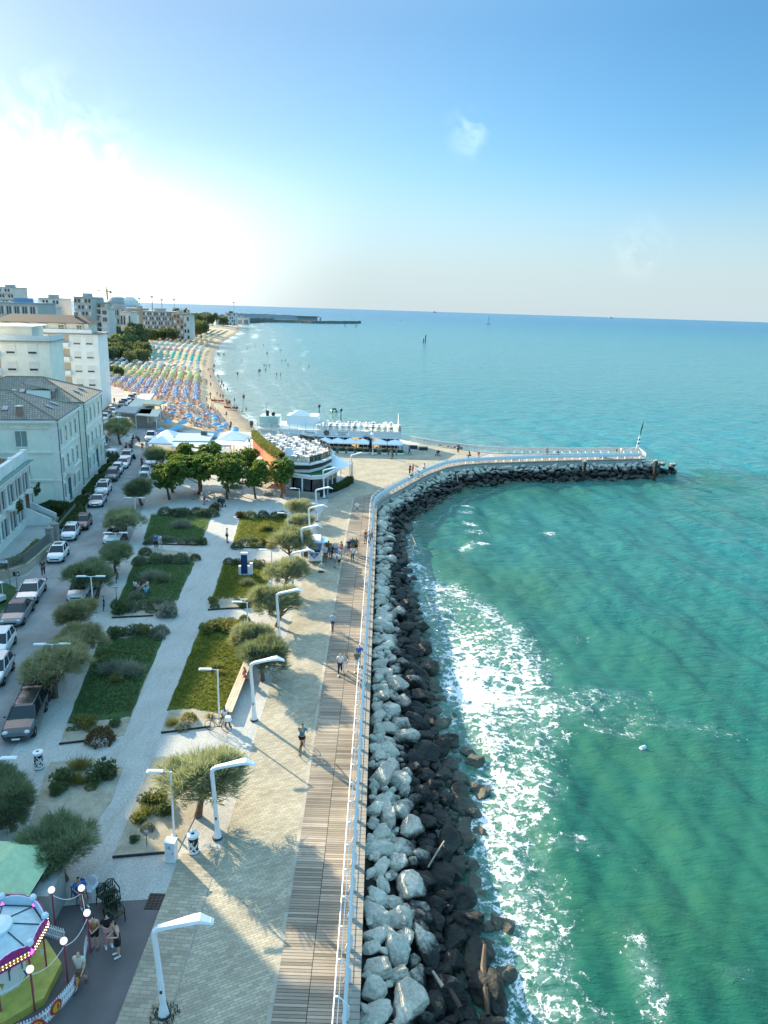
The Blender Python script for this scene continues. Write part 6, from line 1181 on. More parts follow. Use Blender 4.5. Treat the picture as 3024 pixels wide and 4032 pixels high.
def car(style, paint, loc, rz, label, roof=None, group=None, rails=False, sun=False):
    L, Wd, H, belt, g0_, g1, r0, r1, prof = STY[style]; r = thing('parked_car', label, 'car', (loc[0], loc[1], 0.004), rz, group); hw = Wd / 2
    b = MB(); b.smooth = False; secs = []
    ys = sorted(set([p[0] for p in prof] + [.05, .15, .2, .35, .5, .7, .8, .9]))
    for f in ys:
        zt = float(np.interp(f, [p[0] for p in prof], [p[1] for p in prof])); w = hw * float(np.interp(f, [p[0] for p in prof], [p[2] for p in prof])); zb = .24 if .06 < f < .94 else .30; y = -L / 2 + f * L
        half = [(w * .86, zb), (w * .98, zb + .14), (w, zb + (zt - zb) * .62), (w * .965, zt - .07), (w * .86, zt - .005), (w * .45, zt + .02)]
        secs.append([(x, y, z) for x, z in half] + [(-x, y, z) for x, z in half[::-1]])
    n = 12; vs = [p for s in secs for p in s]; b.add(vs, [(i * n + j, (i + 1) * n + j, (i + 1) * n + (j + 1) % n, i * n + (j + 1) % n) for i in range(len(secs) - 1) for j in range(n)] + [tuple(range(n)), tuple(range((len(secs) - 1) * n, len(secs) * n))[::-1]])
    bo = b.build('body', paint, r)
    yb0, yb1, yr0, yr1 = (-L / 2 + q * L for q in (g0_, g1, r0, r1)); wb, wr = hw * .90, hw * .70
    def ringz(z, y0, y1, w, c=.12): return [(w, y0 + c, z), (w, y1 - c, z), (w - c, y1, z), (-w + c, y1, z), (-w, y1 - c, z), (-w, y0 + c, z), (-w + c, y0, z), (w - c, y0, z)]
    a, c = ringz(belt - .02, yb0, yb1, wb), ringz(H - .06, yr0, yr1, wr); g = MB(); g.add(a + c, [(i, (i + 1) % 8, 8 + (i + 1) % 8, 8 + i) for i in range(8)] + [tuple(range(8, 16))]); g.build('window_band', CGLASS, r)
    t = MB(); d = ringz(H - .055, yr0 + .02, yr1 - .02, wr - .01); e = ringz(H, yr0 + .2, yr1 - .15, wr * .86); t.add(d + e, [(i, (i + 1) % 8, 8 + (i + 1) % 8, 8 + i) for i in range(8)] + [tuple(range(8, 16)), tuple(range(8))[::-1]])
    for i, j in ((0, 0), (5, 5), (1, 1), (4, 4)): t.tube([a[i], c[j]], .045, 5)
    for s in (-1, 1):
        m = (yb0 + yb1) / 2; t.tube([(s * (wb + .005), m, belt), (s * (wr + .01), (yr0 + yr1) / 2, H - .05)], .04, 5)
    t.build('roof', roof or paint, r)
    if sun: q = MB(); q.bb(-wr * .6, wr * .6, yr0 + .3, (yr0 + yr1) / 2 + .2, H - .01, H + .012); q.build('sunroof', CGLASS, r)
    if rails:
        for s in (-1, 1): q = MB(); q.tube([(s * wr * .92, yr0 + .2, H + .05), (s * wr * .92, yr1 - .1, H + .05)], .025, 5); q.build('roof_rail', STEEL, r)
    wrd = .315 if style not in ('suv', 'van', 'pickup') else .35
    for s in (-1, 1):
        for f in (.18, .80):
            w = MB(); M = Matrix.Translation((s * (hw - .10), -L / 2 + f * L, wrd)) @ Matrix.Rotation(R(90), 4, 'Y'); w.lathe([(wrd * .62, -.11), (wrd * .95, -.11), (wrd, -.07), (wrd, .07), (wrd * .95, .11), (wrd * .62, .11)], 16, M=M); wo_ = w.build('wheel', BLACK, r); q = MB(); q.lathe([(.02, -.115), (wrd * .64, -.105), (wrd * .64, .105), (.02, .115)], 10, M=M); q.build('rim', RIM, wo_)
        h = MB(); zt = prof[2][1]; M = Matrix.Translation((s * hw * .68, -L / 2 + .17, zt - .12)) @ Matrix.Rotation(s * -.35, 4, 'Z'); h.ball((0, 0, 0), (.19, .16, .10), 8, M); h.build('headlight', LAMPG, r)
        h = MB(); h.box((s * hw * .78, L / 2 - .03, prof[-2][1] - .12), (.28, .1, .18)); h.build('tail_light', TAIL, r); h = MB(); h.ball((s * (hw + .07), yb0 + .32, belt + .06), (.10, .07, .07), 6); h.build('wing_mirror', paint, r)
    q = MB(); q.box((0, -L / 2 + .015, .5), (.9, .06, .12)); q.build('grille', DARK, r); q = MB(); q.box((0, -L / 2 - .012, .36), (.46, .03, .11)); q.build('number_plate', WHITE, r)
    return r
PW = carpaint('white_car_paint', (.72, .73, .74), .05); PS = carpaint('silver_car_paint', (.50, .52, .54), .6); PG = carpaint('grey_car_paint', (.16, .17, .18), .5); PB = carpaint('black_car_paint', (.012, .012, .014), .2); PR = carpaint('dark_red_car_paint', (.10, .012, .015), .3); PD = carpaint('dark_grey_car_paint', (.05, .055, .06), .4)
CARS = [('sedan', PS, (5, 180, 165), 'silver four door coupé parked first behind the grey saloon on the left verge', 0), ('sedan', PG, (5, 75, 328), 'grey saloon car with black roof parked on the left verge', 0), ('hatch', PW, (5, -48, 560), 'white car cut by the left picture edge, farther of two', 0), ('hatch', PS, (5, -75, 770), 'pale car cut by the left picture edge beside the carousel road', 0),
 ('suv', PB, (5, 235, 900), 'black car under the pale round tamarisk', 0), ('estate', PD, (5, 118, 1165), 'dark grey estate car with silver roof rails by the big tamarisks', 0), ('hatch', PW, (3, 445, 1290), 'small white car with a dark glass roof by the curved garden fence', 0), ('hatch', PW, (3, 552, 1108), 'small white boxy hatchback by the stone gate pillars', 0), ('hatch', PR, (3, 655, 1022), 'dark red small car in front of the grey road fence', 0),
 ('sport', PS, (3, 775, 832), 'silver sports car by the corner of the pale green villa', 0), ('suv', PW, (3, 822, 738), 'white suv with a glass roof behind the silver sports car', 0), ('suv', PD, (3, 900, 622), 'dark grey car in front of the long planter hedge', 0), ('hatch', PW, (3, 945, 562), 'pale small car behind the dark grey car by the planters', 0), ('sedan', PW, (3, 992, 516), 'white saloon farther up the row by the green villa', 0), ('suv', PS, (3, 1022, 458), 'silver suv at the far end of the kerbside row', 0),
 ('hatch', PW, (3, 1180, 590), 'white hatchback beside a double head lamp across the road', 0), ('hatch', PW, (3, 1172, 645), 'white car nose showing under the tamarisk near the white hatchback', 0), ('hatch', PW, (3, 1225, 497), 'white car half covered by the plane grove tamarisk', 0), ('sedan', PW, (3, 905, 1140), 'white car parked under the tamarisk with the yellow tip', 0), ('suv', PB, (3, 930, 1085), 'black car behind the double head lamp under tamarisks', 0), ('hatch', PW, (3, 620, 1610), 'white car hidden in the yellow green tamarisk, nearer the camera', 0), ('sedan', PW, (3, 690, 1520), 'white car roof above the yellow green tamarisk', 0),
 ('pickup', PW, (3, 1225, 292), 'white pick up truck in front of the beach at the road end', 0), ('suv', PW, (3, 945, 395), 'white car parked at an angle by the villa end, showing its side', 1.35), ('sedan', PS, (3, 895, 340), 'silver car parked at an angle behind the angled white one', 1.35), ('van', PD, (3, 885, 300), 'dark people carrier near the lone tamarisk', 1.35),
 ('suv', PW, (21, 190, 870), 'white car beside the long awning, nearest of three', .25), ('hatch', PD, (21, 240, 820), 'dark car beside the long awning, middle of three', .25), ('hatch', PW, (21, 300, 780), 'white car beside the long awning, farthest of three', .25), ('van', PW, (21, 460, 665), 'white van beside the long white shed, nearest of the row', .28), ('hatch', PW, (21, 508, 632), 'white car beside the shed behind the van', .28), ('suv', PB, (21, 550, 600), 'black car beside the shed in the far row', .28), ('hatch', PW, (21, 585, 570), 'farthest white car beside the long shed', .28), ('hatch', PD, (21, 425, 680), 'dark car at the start of the shed row', .28)]
for st, pt, (c, x, y), lab, a in CARS:
    a = a or .2; p = at(c, x, y); L = STY[st][0]; h = Vector((-math.sin(a), math.cos(a), 0)) * L / 2
    car(st, pt, p + h, a, lab, PB if 'black roof' in lab else None, 'parked cars', 'rails' in lab, 'glass roof' in lab)
p = at(5, -60, 130); r = thing('utility_buggy', 'white roofed buggy on the grass verge cut by the left edge', 'buggy', p, 1.2); b = MB(); b.box((0, 0, .45), (1.2, 2.2, .4)); b.box((0, .2, .8), (1.1, .6, .4)); b.build('body', PW, r); b = MB(); b.box((0, 0, 1.8), (1.3, 1.9, .08))
for x in (-.55, .55):
    for y in (-.8, .8): b.tube([(x, y, .6), (x, y, 1.8)], .03, 5)
b.build('roof', WHITE, r)
for x in (-.55, .55):
    for y in (-.8, .8): b = MB(); b.lathe([(.05, -.08), (.24, -.08), (.24, .08), (.05, .08)], 12, M=Matrix.Translation((x, y, .24)) @ Matrix.Rotation(R(90), 4, 'Y')); b.build('wheel', BLACK, r)
sheet('verge_grass', [at(5, -200, 330), at(5, 15, 200), at(5, 130, 45), at(3, 145, 1490), at(3, 60, 1445), at(3, -200, 1450)], .01, LAWN2, .02)
for c, x, y, lab, tall, w in ((15, 230, 1720, 'blue and white street name sign on a grey post by the curved fence', 2.6, 1), (15, 385, 1830, 'dark double sided notice board on a post by the curved fence', 1.9, 0)):
    p = at(c, x, y); r = thing('street_sign', lab, 'sign', p); b = MB(); b.tube([(0, 0, 0), (0, 0, tall)], .035, 6); b.build('post', STEEL, r); b = MB()
    if w: b.box((-.55, 0, tall - .12), (1.05, .05, .26)); b.build('sign_plate', WHITE, r); b = MB(); b.box((-.95, -.03, tall - .12), (.26, .02, .26)); b.box((-.5, -.03, tall - .03), (.6, .02, .05)); b.build('blue_field', mat('sign_blue', (.03, .09, .35), .5), r)
    else: b.box((-.14, 0, tall - .15), (.24, .06, .42)); b.box((.2, 0, tall - .15), (.24, .06, .42)); b.build('sign_plate', DARK, r); b = MB(); b.box((.2, -.04, tall - .15), (.12, .02, .22)); b.build('notice', WHITE, r)
# ---- the food van
BLU = carpaint('van_blue_paint', (.01, .10, .36), .1); VW_ = carpaint('van_white_paint', (.74, .76, .78), .05)
fv = thing('food_van', 'blue and white vintage style food van with raised roof and open serving hatch', 'food van', (-7.15, 73.45, ZP), R(3))
W2 = .68; b = MB(); ys = [0, .08, .3, 2.9, 3.05]; secs = []
for y, w, zt in ((0, .86, 1.12), (.06, .95, 1.18), (.3, 1, 1.22), (2.9, 1, 1.22), (3.05, .93, 1.1)):
    half = [(W2 * w * .9, .22), (W2 * w, .38), (W2 * w, .8), (W2 * w * .96, zt)]; secs.append([(x, y, z) for x, z in half] + [(-x, y, z) for x, z in half[::-1]])
b.add([p for s in secs for p in s], [(i * 8 + j, (i + 1) * 8 + j, (i + 1) * 8 + (j + 1) % 8, i * 8 + (j + 1) % 8) for i in range(4) for j in range(8)] + [tuple(range(8)), tuple(range(32, 40))[::-1]]); b.build('body', VW_, fv)
b = MB(); b.add([(-.56, -.012, 1.1), (.56, -.012, 1.1), (.05, -.02, .52), (-.05, -.02, .52), (-.56, .1, 1.1), (.56, .1, 1.1), (.05, .1, .52), (-.05, .1, .52)], [(0, 1, 2, 3)[::-1], (0, 4, 5, 1), (1, 5, 6, 2), (3, 2, 6, 7), (0, 3, 7, 4)]); b.build('front_panel', BLU, fv)
b = MB(); Me = Matrix.Translation((0, -.03, .84)) @ Matrix.Rotation(R(90), 4, 'X'); b.lathe([(.14, -.012), (.17, -.012), (.17, .012), (.14, .012), (.14, -.012)], 20, M=Me)
for pts in (((-.08, .12), (0, .015), (.08, .12)), ((-.12, .06), (-.055, -.12), (0, -.01), (.055, -.12), (.12, .06))): b.tube([(x, -.035, .84 + z) for x, z in pts], .013, 5)
b.build('emblem', WHITE, fv)
for s in (-1, 1): q = MB(); q.lathe([(.11, -.02), (.10, .05), (.02, .07)], 14, M=Matrix.Translation((s * .47, -.01, .66)) @ Matrix.Rotation(R(90), 4, 'X')); q.build('headlight', LAMPG, fv); q = MB(); q.box((s * .5, -.05, .38), (.34, .08, .1)); q.build('bumper', WHITE, fv)
b = MB(); b.bb(-.6, .6, .03, .5, 1.2, 1.42); b.build('windscreen', CGLASS, fv)
b = MB(); b.add([(-.66, .2, 1.42), (.66, .2, 1.42), (.66, .5, 2.08), (-.66, .5, 2.08), (-.66, .28, 1.40), (.66, .28, 1.40), (.66, .56, 2.06), (-.66, .56, 2.06)], [(0, 1, 2, 3), (7, 6, 5, 4), (0, 4, 5, 1), (1, 5, 6, 2), (2, 6, 7, 3), (3, 7, 4, 0)]); b.build('sign_panel', BLU, fv)
ra = math.atan2(.66, .3); text('Été', .34, (0, .32, 1.86), (ra, 0, 0), 'sign_lettering', WHITE, fv, .006); text('BLANC', .27, (0, .245, 1.60), (ra, 0, 0), 'sign_lettering', WHITE, fv, .006)
b = MB(); b.bb(-.66, .66, .56, 2.95, 1.2, 2.08); b.build('side_wall', VW_, fv); b = MB(); b.add([(-.7, .42, 2.08), (.7, .42, 2.08), (.7, 3., 2.08), (-.7, 3., 2.08), (-.6, .6, 2.3), (.6, .6, 2.3), (.6, 2.8, 2.3), (-.6, 2.8, 2.3)], [(3, 2, 1, 0), (4, 5, 6, 7), (0, 1, 5, 4), (1, 2, 6, 5), (2, 3, 7, 6), (3, 0, 4, 7)]); b.build('roof', mat('lilac_white_roof', (.66, .66, .74), .5), fv)
b = MB(); b.bb(.655, .68, .8, 2.4, 1.25, 1.95); b.build('hatch_opening', BLACK, fv); b = MB(); b.add([(.67, .75, 2.02), (.67, 2.4, 2.02), (1.35, 2.4, 2.12), (1.35, .75, 2.12), (.67, .75, 1.97), (.67, 2.4, 1.97), (1.35, 2.4, 2.07), (1.35, .75, 2.07)], [(3, 2, 1, 0), (4, 5, 6, 7), (0, 1, 5, 4), (1, 2, 6, 5), (2, 3, 7, 6), (3, 0, 4, 7)]); b.build('hatch_flap', carpaint('pale_blue_paint', (.22, .48, .68), .05), fv)
for s in (-1, 1):
    for y in (.55, 2.4): q = MB(); q.lathe([(.05, -.08), (.27, -.08), (.27, .08), (.05, .08)], 14, M=Matrix.Translation((s * .6, y, .27)) @ Matrix.Rotation(R(90), 4, 'Y')); q.build('wheel', BLACK, fv)
p = at(14, 545, 890); r = thing('parasol_stand', 'white tripod stand with a closed parasol beside the food van', 'parasol stand', p); b = MB(); b.tube([(0, 0, .3), (0, 0, 1.9)], .03, 6); b.lathe([(.05, .75), (.09, .85), (.06, 1.7), (.02, 1.95)], 8); b.build('pole', WHITE, r)
for k in range(3): a = k * 2.09 + .5; b = MB(); b.tube([(0, 0, .75), (.42 * math.cos(a), .42 * math.sin(a), 0)], .022, 5); b.build('leg', WHITE, r)
p = at(14, 545, 965); b = MB(); b.lathe([(.36, 0), (.36, .04), (.1, .1)], 14, p); b.box((p.x, p.y, .1), (.34, .24, .1)); tag(b.build('round_base_weight', DARK), 'black round weight on the paving in front of the food van', 'weight')
p = at(14, 250, 650); r = thing('side_table', 'white topped table and crates left of the food van', 'table', p); b = MB(); b.box((0, 0, .85), (1., .7, .06)); b.build('top', WHITE, r); b = MB(); b.box((0, 0, .41), (.9, .6, .8)); b.build('crates', mat('dark_wood', (.1, .08, .06), .8, .3), r)
# ================================================================ people
SKIN = [mat('skin_tan', (.42, .24, .15), .6, .05), mat('skin_light', (.56, .36, .26), .6, .05), mat('skin_brown', (.20, .11, .07), .6, .05)]
def limb(side, hip, knee, ank, sh, el, wr): return dict(hip=hip, knee=knee, ank=ank, sh=sh, el=el, wr=wr)
def pose(kind):
    P = dict(pel=(0, 0, .95), sp=(0, 0, 1.15), ch=(0, .01, 1.36), nk=(0, .01, 1.50), hd=(0, .03, 1.60), tp=(0, .03, 1.74)); 
    A = {}
    def arm(s, el, wr): A['el', s], A['wr', s] = el, wr
    def leg(s, kn, an, to=None): A['kn', s], A['an', s] = kn, an; A['to', s] = to or (an[0] + s * .02, an[1] + .17, an[2] - .05)
    for s in (-1, 1): A['sh', s] = (s * .19, 0, 1.42); A['hp', s] = (s * .09, 0, .90); arm(s, (s * .25, -.02, 1.14), (s * .25, .07, .88)); leg(s, (s * .10, .02, .49), (s * .11, 0, .085))
    if kind == 'walk':
        leg(1, (.10, .16, .51), (.10, .20, .10)); leg(-1, (-.10, -.04, .49), (-.10, -.30, .16), (-.1, -.18, .05)); arm(1, (.24, -.12, 1.15), (.22, -.12, .89)); arm(-1, (-.24, .06, 1.15), (-.2, .24, .97))
    if kind == 'phone':
        arm(1, (.24, .02, 1.14), (.07, .28, 1.15)); arm(-1, (-.24, .02, 1.14), (-.07, .28, 1.12)); P['hd'] = (0, .06, 1.59); P['tp'] = (0, .08, 1.72)
    if kind == 'carry': arm(1, (.25, 0, 1.14), (.10, .27, 1.22))
    if kind == 'rail': arm(-1, (-.3, .12, 1.2), (-.55, .2, 1.08))
    if kind == 'bend':
        P.update(sp=(0, .1, 1.12), ch=(0, .30, 1.24), nk=(0, .42, 1.30), hd=(0, .52, 1.33), tp=(0, .62, 1.38))
        for s in (-1, 1): A['sh', s] = (s * .18, .33, 1.26); arm(s, (s * .2, .42, 1.02), (s * .14, .5, .82))
    if kind in ('sit', 'cycle', 'ground'):
        dz = {'sit': -.45, 'cycle': 0.02, 'ground': -.83}[kind]
        for k in P: P[k] = (P[k][0], P[k][1] + ((P[k][2] - .95) * (.25 if kind == 'cycle' else -.02)), P[k][2] + dz)
        for s in (-1, 1):
            sh = A['sh', s]; A['sh', s] = (sh[0], (.12 if kind == 'cycle' else 0), 1.42 + dz); A['hp', s] = (s * .09, .02, .90 + dz)
            if kind == 'sit': leg(s, (s * .12, .44, .50), (s * .12, .46, .09)); arm(s, (s * .24, .08, .74), (s * .12, .32, .66))
            if kind == 'cycle': arm(s, (s * .28, .28, 1.22), (s * .25, .50, 1.08)); leg(s, (s * .11, .32 + s * .04, .68 + s * .10), (s * .11, .12, .28 + s * .14))
            if kind == 'ground': leg(s, (s * .2, .40, .32), (s * .12, .62, .09)); arm(s, (s * .26, .1, .35), (s * .15, .36, .30))
    return P, A
def skinmesh(name, verts, edges, radii, root, sub=1):
    me_ = bpy.data.meshes.new(name); me_.from_pydata(verts, edges, []); o = bpy.data.objects.new(name, me_); COL.objects.link(o); m = o.modifiers.new('s', 'SKIN'); m.use_smooth_shade = True
    for i, q in enumerate(me_.skin_vertices[0].data): q.radius = radii[i] if hasattr(radii[i], '__len__') else (radii[i],) * 2; q.use_root = (i == root)
    o.modifiers.new('u', 'SUBSURF').levels = sub; dg = bpy.context.evaluated_depsgraph_get(); out = bpy.data.meshes.new_from_object(o.evaluated_get(dg)); bpy.data.objects.remove(o); bpy.data.meshes.remove(me_); out.name = name; return out
PC = {}
def bodyparts(kind):
    if kind in PC: return PC[kind]
    P, A = pose(kind); v = []; e = []; r = []
    def V_(p, rad, par=None):
        v.append(p); r.append(rad); i = len(v) - 1
        if par is not None: e.append((par, i))
        return i
    pel = V_(P['pel'], (.15, .11)); sp = V_(P['sp'], (.135, .10), pel); ch = V_(P['ch'], (.155, .11), sp); nk = V_(P['nk'], .055, ch); hd = V_(P['hd'], (.078, .092), nk); tp = V_(P['tp'], (.055, .07), hd)
    nose = V_((P['hd'][0], P['hd'][1] + .115, P['hd'][2] + .0), .014, hd)
    for s in (-1, 1):
        sh = V_(A['sh', s], .062, ch); el = V_(A['el', s], .043, sh); wr = V_(A['wr', s], .03, el)
        w = Vector(A['wr', s]); d = (w - Vector(A['el', s])).normalized(); sd = d.cross(Vector((1, 0, 0))).normalized() if abs(d.x) < .9 else Vector((0, 1, 0)); pm_ = V_(tuple(w + d * .07), (.034, .018), wr)
        for k in range(4):
            q = w + d * .095 + sd * (k - 1.5) * .021; f1 = V_(tuple(q), .0095, pm_); V_(tuple(q + d * (.045, .06, .055, .04)[k] + Vector((-s * .02, 0, 0))), .008, f1)
        t1 = V_(tuple(w + d * .04 + sd * .045), .010, wr); V_(tuple(w + d * .075 + sd * .06), .009, t1)
        hp = V_(A['hp', s], (.095, .10), pel); kn = V_(A['kn', s], .06, hp); 
        a_, b_ = Vector(A['kn', s]), Vector(A['an', s]); cf = V_(tuple(a_.lerp(b_, .35)), .056, kn); an = V_(A['an', s], .038, cf); V_(A['to', s], (.045, .03), an)
    body = skinmesh('body', v, e, r, 0)
    def part(name, chain, sub=1):
        v, e, r, idx = [], [], [], {}
        for a, b, ra, rb in chain:
            for p, q in ((a, ra), (b, rb)):
                if p not in idx: idx[p] = len(v); v.append(p); r.append(q)
            e.append((idx[a], idx[b]))
        return skinmesh(name, v, e, r, 0, sub)
    shirt = [(P['pel'], P['sp'], (.168, .13), (.155, .12)), (P['sp'], P['ch'], (.155, .12), (.172, .13))]
    up = tuple(Vector(P['ch']).lerp(Vector(P['nk']), .7)); shirt.append((P['ch'], up, (.17, .13), .085)); vest = [(P['pel'], P['sp'], (.17, .135), (.165, .13)), (P['sp'], P['ch'], (.165, .13), (.195, .135)), (P['ch'], up, (.195, .135), .08)]
    for s in (-1, 1): m_ = tuple(Vector(A['sh', s]).lerp(Vector(A['el', s]), .65)); shirt += [(P['ch'], A['sh', s], (.172, .13), .08), (A['sh', s], m_, .08, .068)]
    tr = []; shrt = []; dr = []
    for s in (-1, 1):
        k2 = tuple(Vector(A['kn', s]).lerp(Vector(A['an', s]), .12)); an2 = tuple(Vector(A['kn', s]).lerp(Vector(A['an', s]), .9)); th = tuple(Vector(A['hp', s]).lerp(Vector(A['kn', s]), .8))
        tr += [(P['pel'], A['hp', s], (.165, .13), (.115, .118)), (A['hp', s], A['kn', s], (.115, .118), .078), (A['kn', s], an2, .078, .06)]; shrt += [(P['pel'], A['hp', s], (.165, .13), (.118, .12)), (A['hp', s], th, (.118, .12), .095)]
    mid = tuple((Vector(A['kn', -1]) + Vector(A['kn', 1])) / 2); dr = [(mid, P['pel'], (.21, .18), (.19, .15)), (P['pel'], P['sp'], (.19, .15), (.165, .13))] + vest[1:]
    h = Vector(P['hd']); up_ = (Vector(P['tp']) - h).normalized(); hair = [(tuple(h + up_ * .015 + Vector((0, -.03, 0))), tuple(Vector(P['tp']) + Vector((0, -.015, .0))), (.088, .095), (.066, .08))]
    lng = hair + [(tuple(h + up_ * .015 + Vector((0, -.03, 0))), tuple(h + Vector((0, -.10, -.22))), (.088, .095), (.07, .04))]
    shoes = {}
    out = dict(body=body, shirt=part('shirt', shirt), vest=part('top', vest), trousers=part('trousers', tr), shorts=part('shorts', shrt), dress=part('dress', dr), hair=part('hair', hair), long_hair=part('hair', lng))
    sb = MB()
    for s in (-1, 1): a_, t_ = Vector(A['an', s]), Vector(A['to', s]); sb.tube([a_ + Vector((0, -.05, -.03)), a_.lerp(t_, .4) + Vector((0, 0, -.02)), t_ + Vector((0, .05, 0))], [.048, .052, .035], 8)
    out['shoes'] = sb.mesh('shoe', WHITE); PC[kind] = out; return out
CL = {}
def cloth(c):
    k = 'cloth_%02d_%02d_%02d' % tuple(int(q * 99) for q in c)
    return mat(k, c, .85, .14, 9.)
COLS = dict(white=(.72, .73, .74), black=(.014, .014, .016), navy=(.02, .03, .08), blue=(.04, .13, .42), teal=(.03, .17, .26), lblue=(.28, .48, .66), red=(.50, .05, .035), pink=(.55, .28, .26), rose=(.5, .16, .18), grey=(.25, .26, .27), dgrey=(.07, .07, .075), brown=(.15, .10, .07), beige=(.48, .42, .33), cream=(.58, .55, .46), orange=(.42, .17, .08), green=(.05, .17, .08), jeans=(.08, .13, .24), yellow=(.55, .45, .1), olive=(.14, .15, .08))
HAIRC = dict(dark=(.012, .009, .008), brown=(.06, .035, .02), grey=(.35, .34, .33), fair=(.30, .2, .09), red=(.16, .05, .02))
def person(loc, kind, rz, top, bottom, hair, label, h=1., skin=0, shoe='white', z=0., group=None, cat='person'):
    B = bodyparts(kind); r = thing('person', label, cat, (loc[0], loc[1], z), rz, group); r.scale = (h,) * 3
    def add(me_, nm, m):
        o = bpy.data.objects.new(nm, me_); COL.objects.link(o); o.parent = r
        if not me_.materials: me_.materials.append(m)
        o.material_slots[0].link = 'OBJECT'; o.material_slots[0].material = m; return o
    add(B['body'], 'body', SKIN[skin]); tk, tcl = top.split(':') if ':' in top else ('shirt', top)
    if tcl != 'none': add(B[tk], {'shirt': 'shirt', 'vest': 'top', 'dress': 'dress'}[tk], cloth(COLS[tcl]))
    if bottom: bk, bc = bottom.split(':'); add(B[bk], bk, cloth(COLS[bc]))
    if hair: lk = hair.startswith('long'); add(B['long_hair' if lk else 'hair'], 'hair', cloth(HAIRC[hair.split('-')[-1]]))
    if shoe: add(B['shoes'], 'shoes', cloth(COLS[shoe]))
    return r
PI = math.pi; CAMW = PI
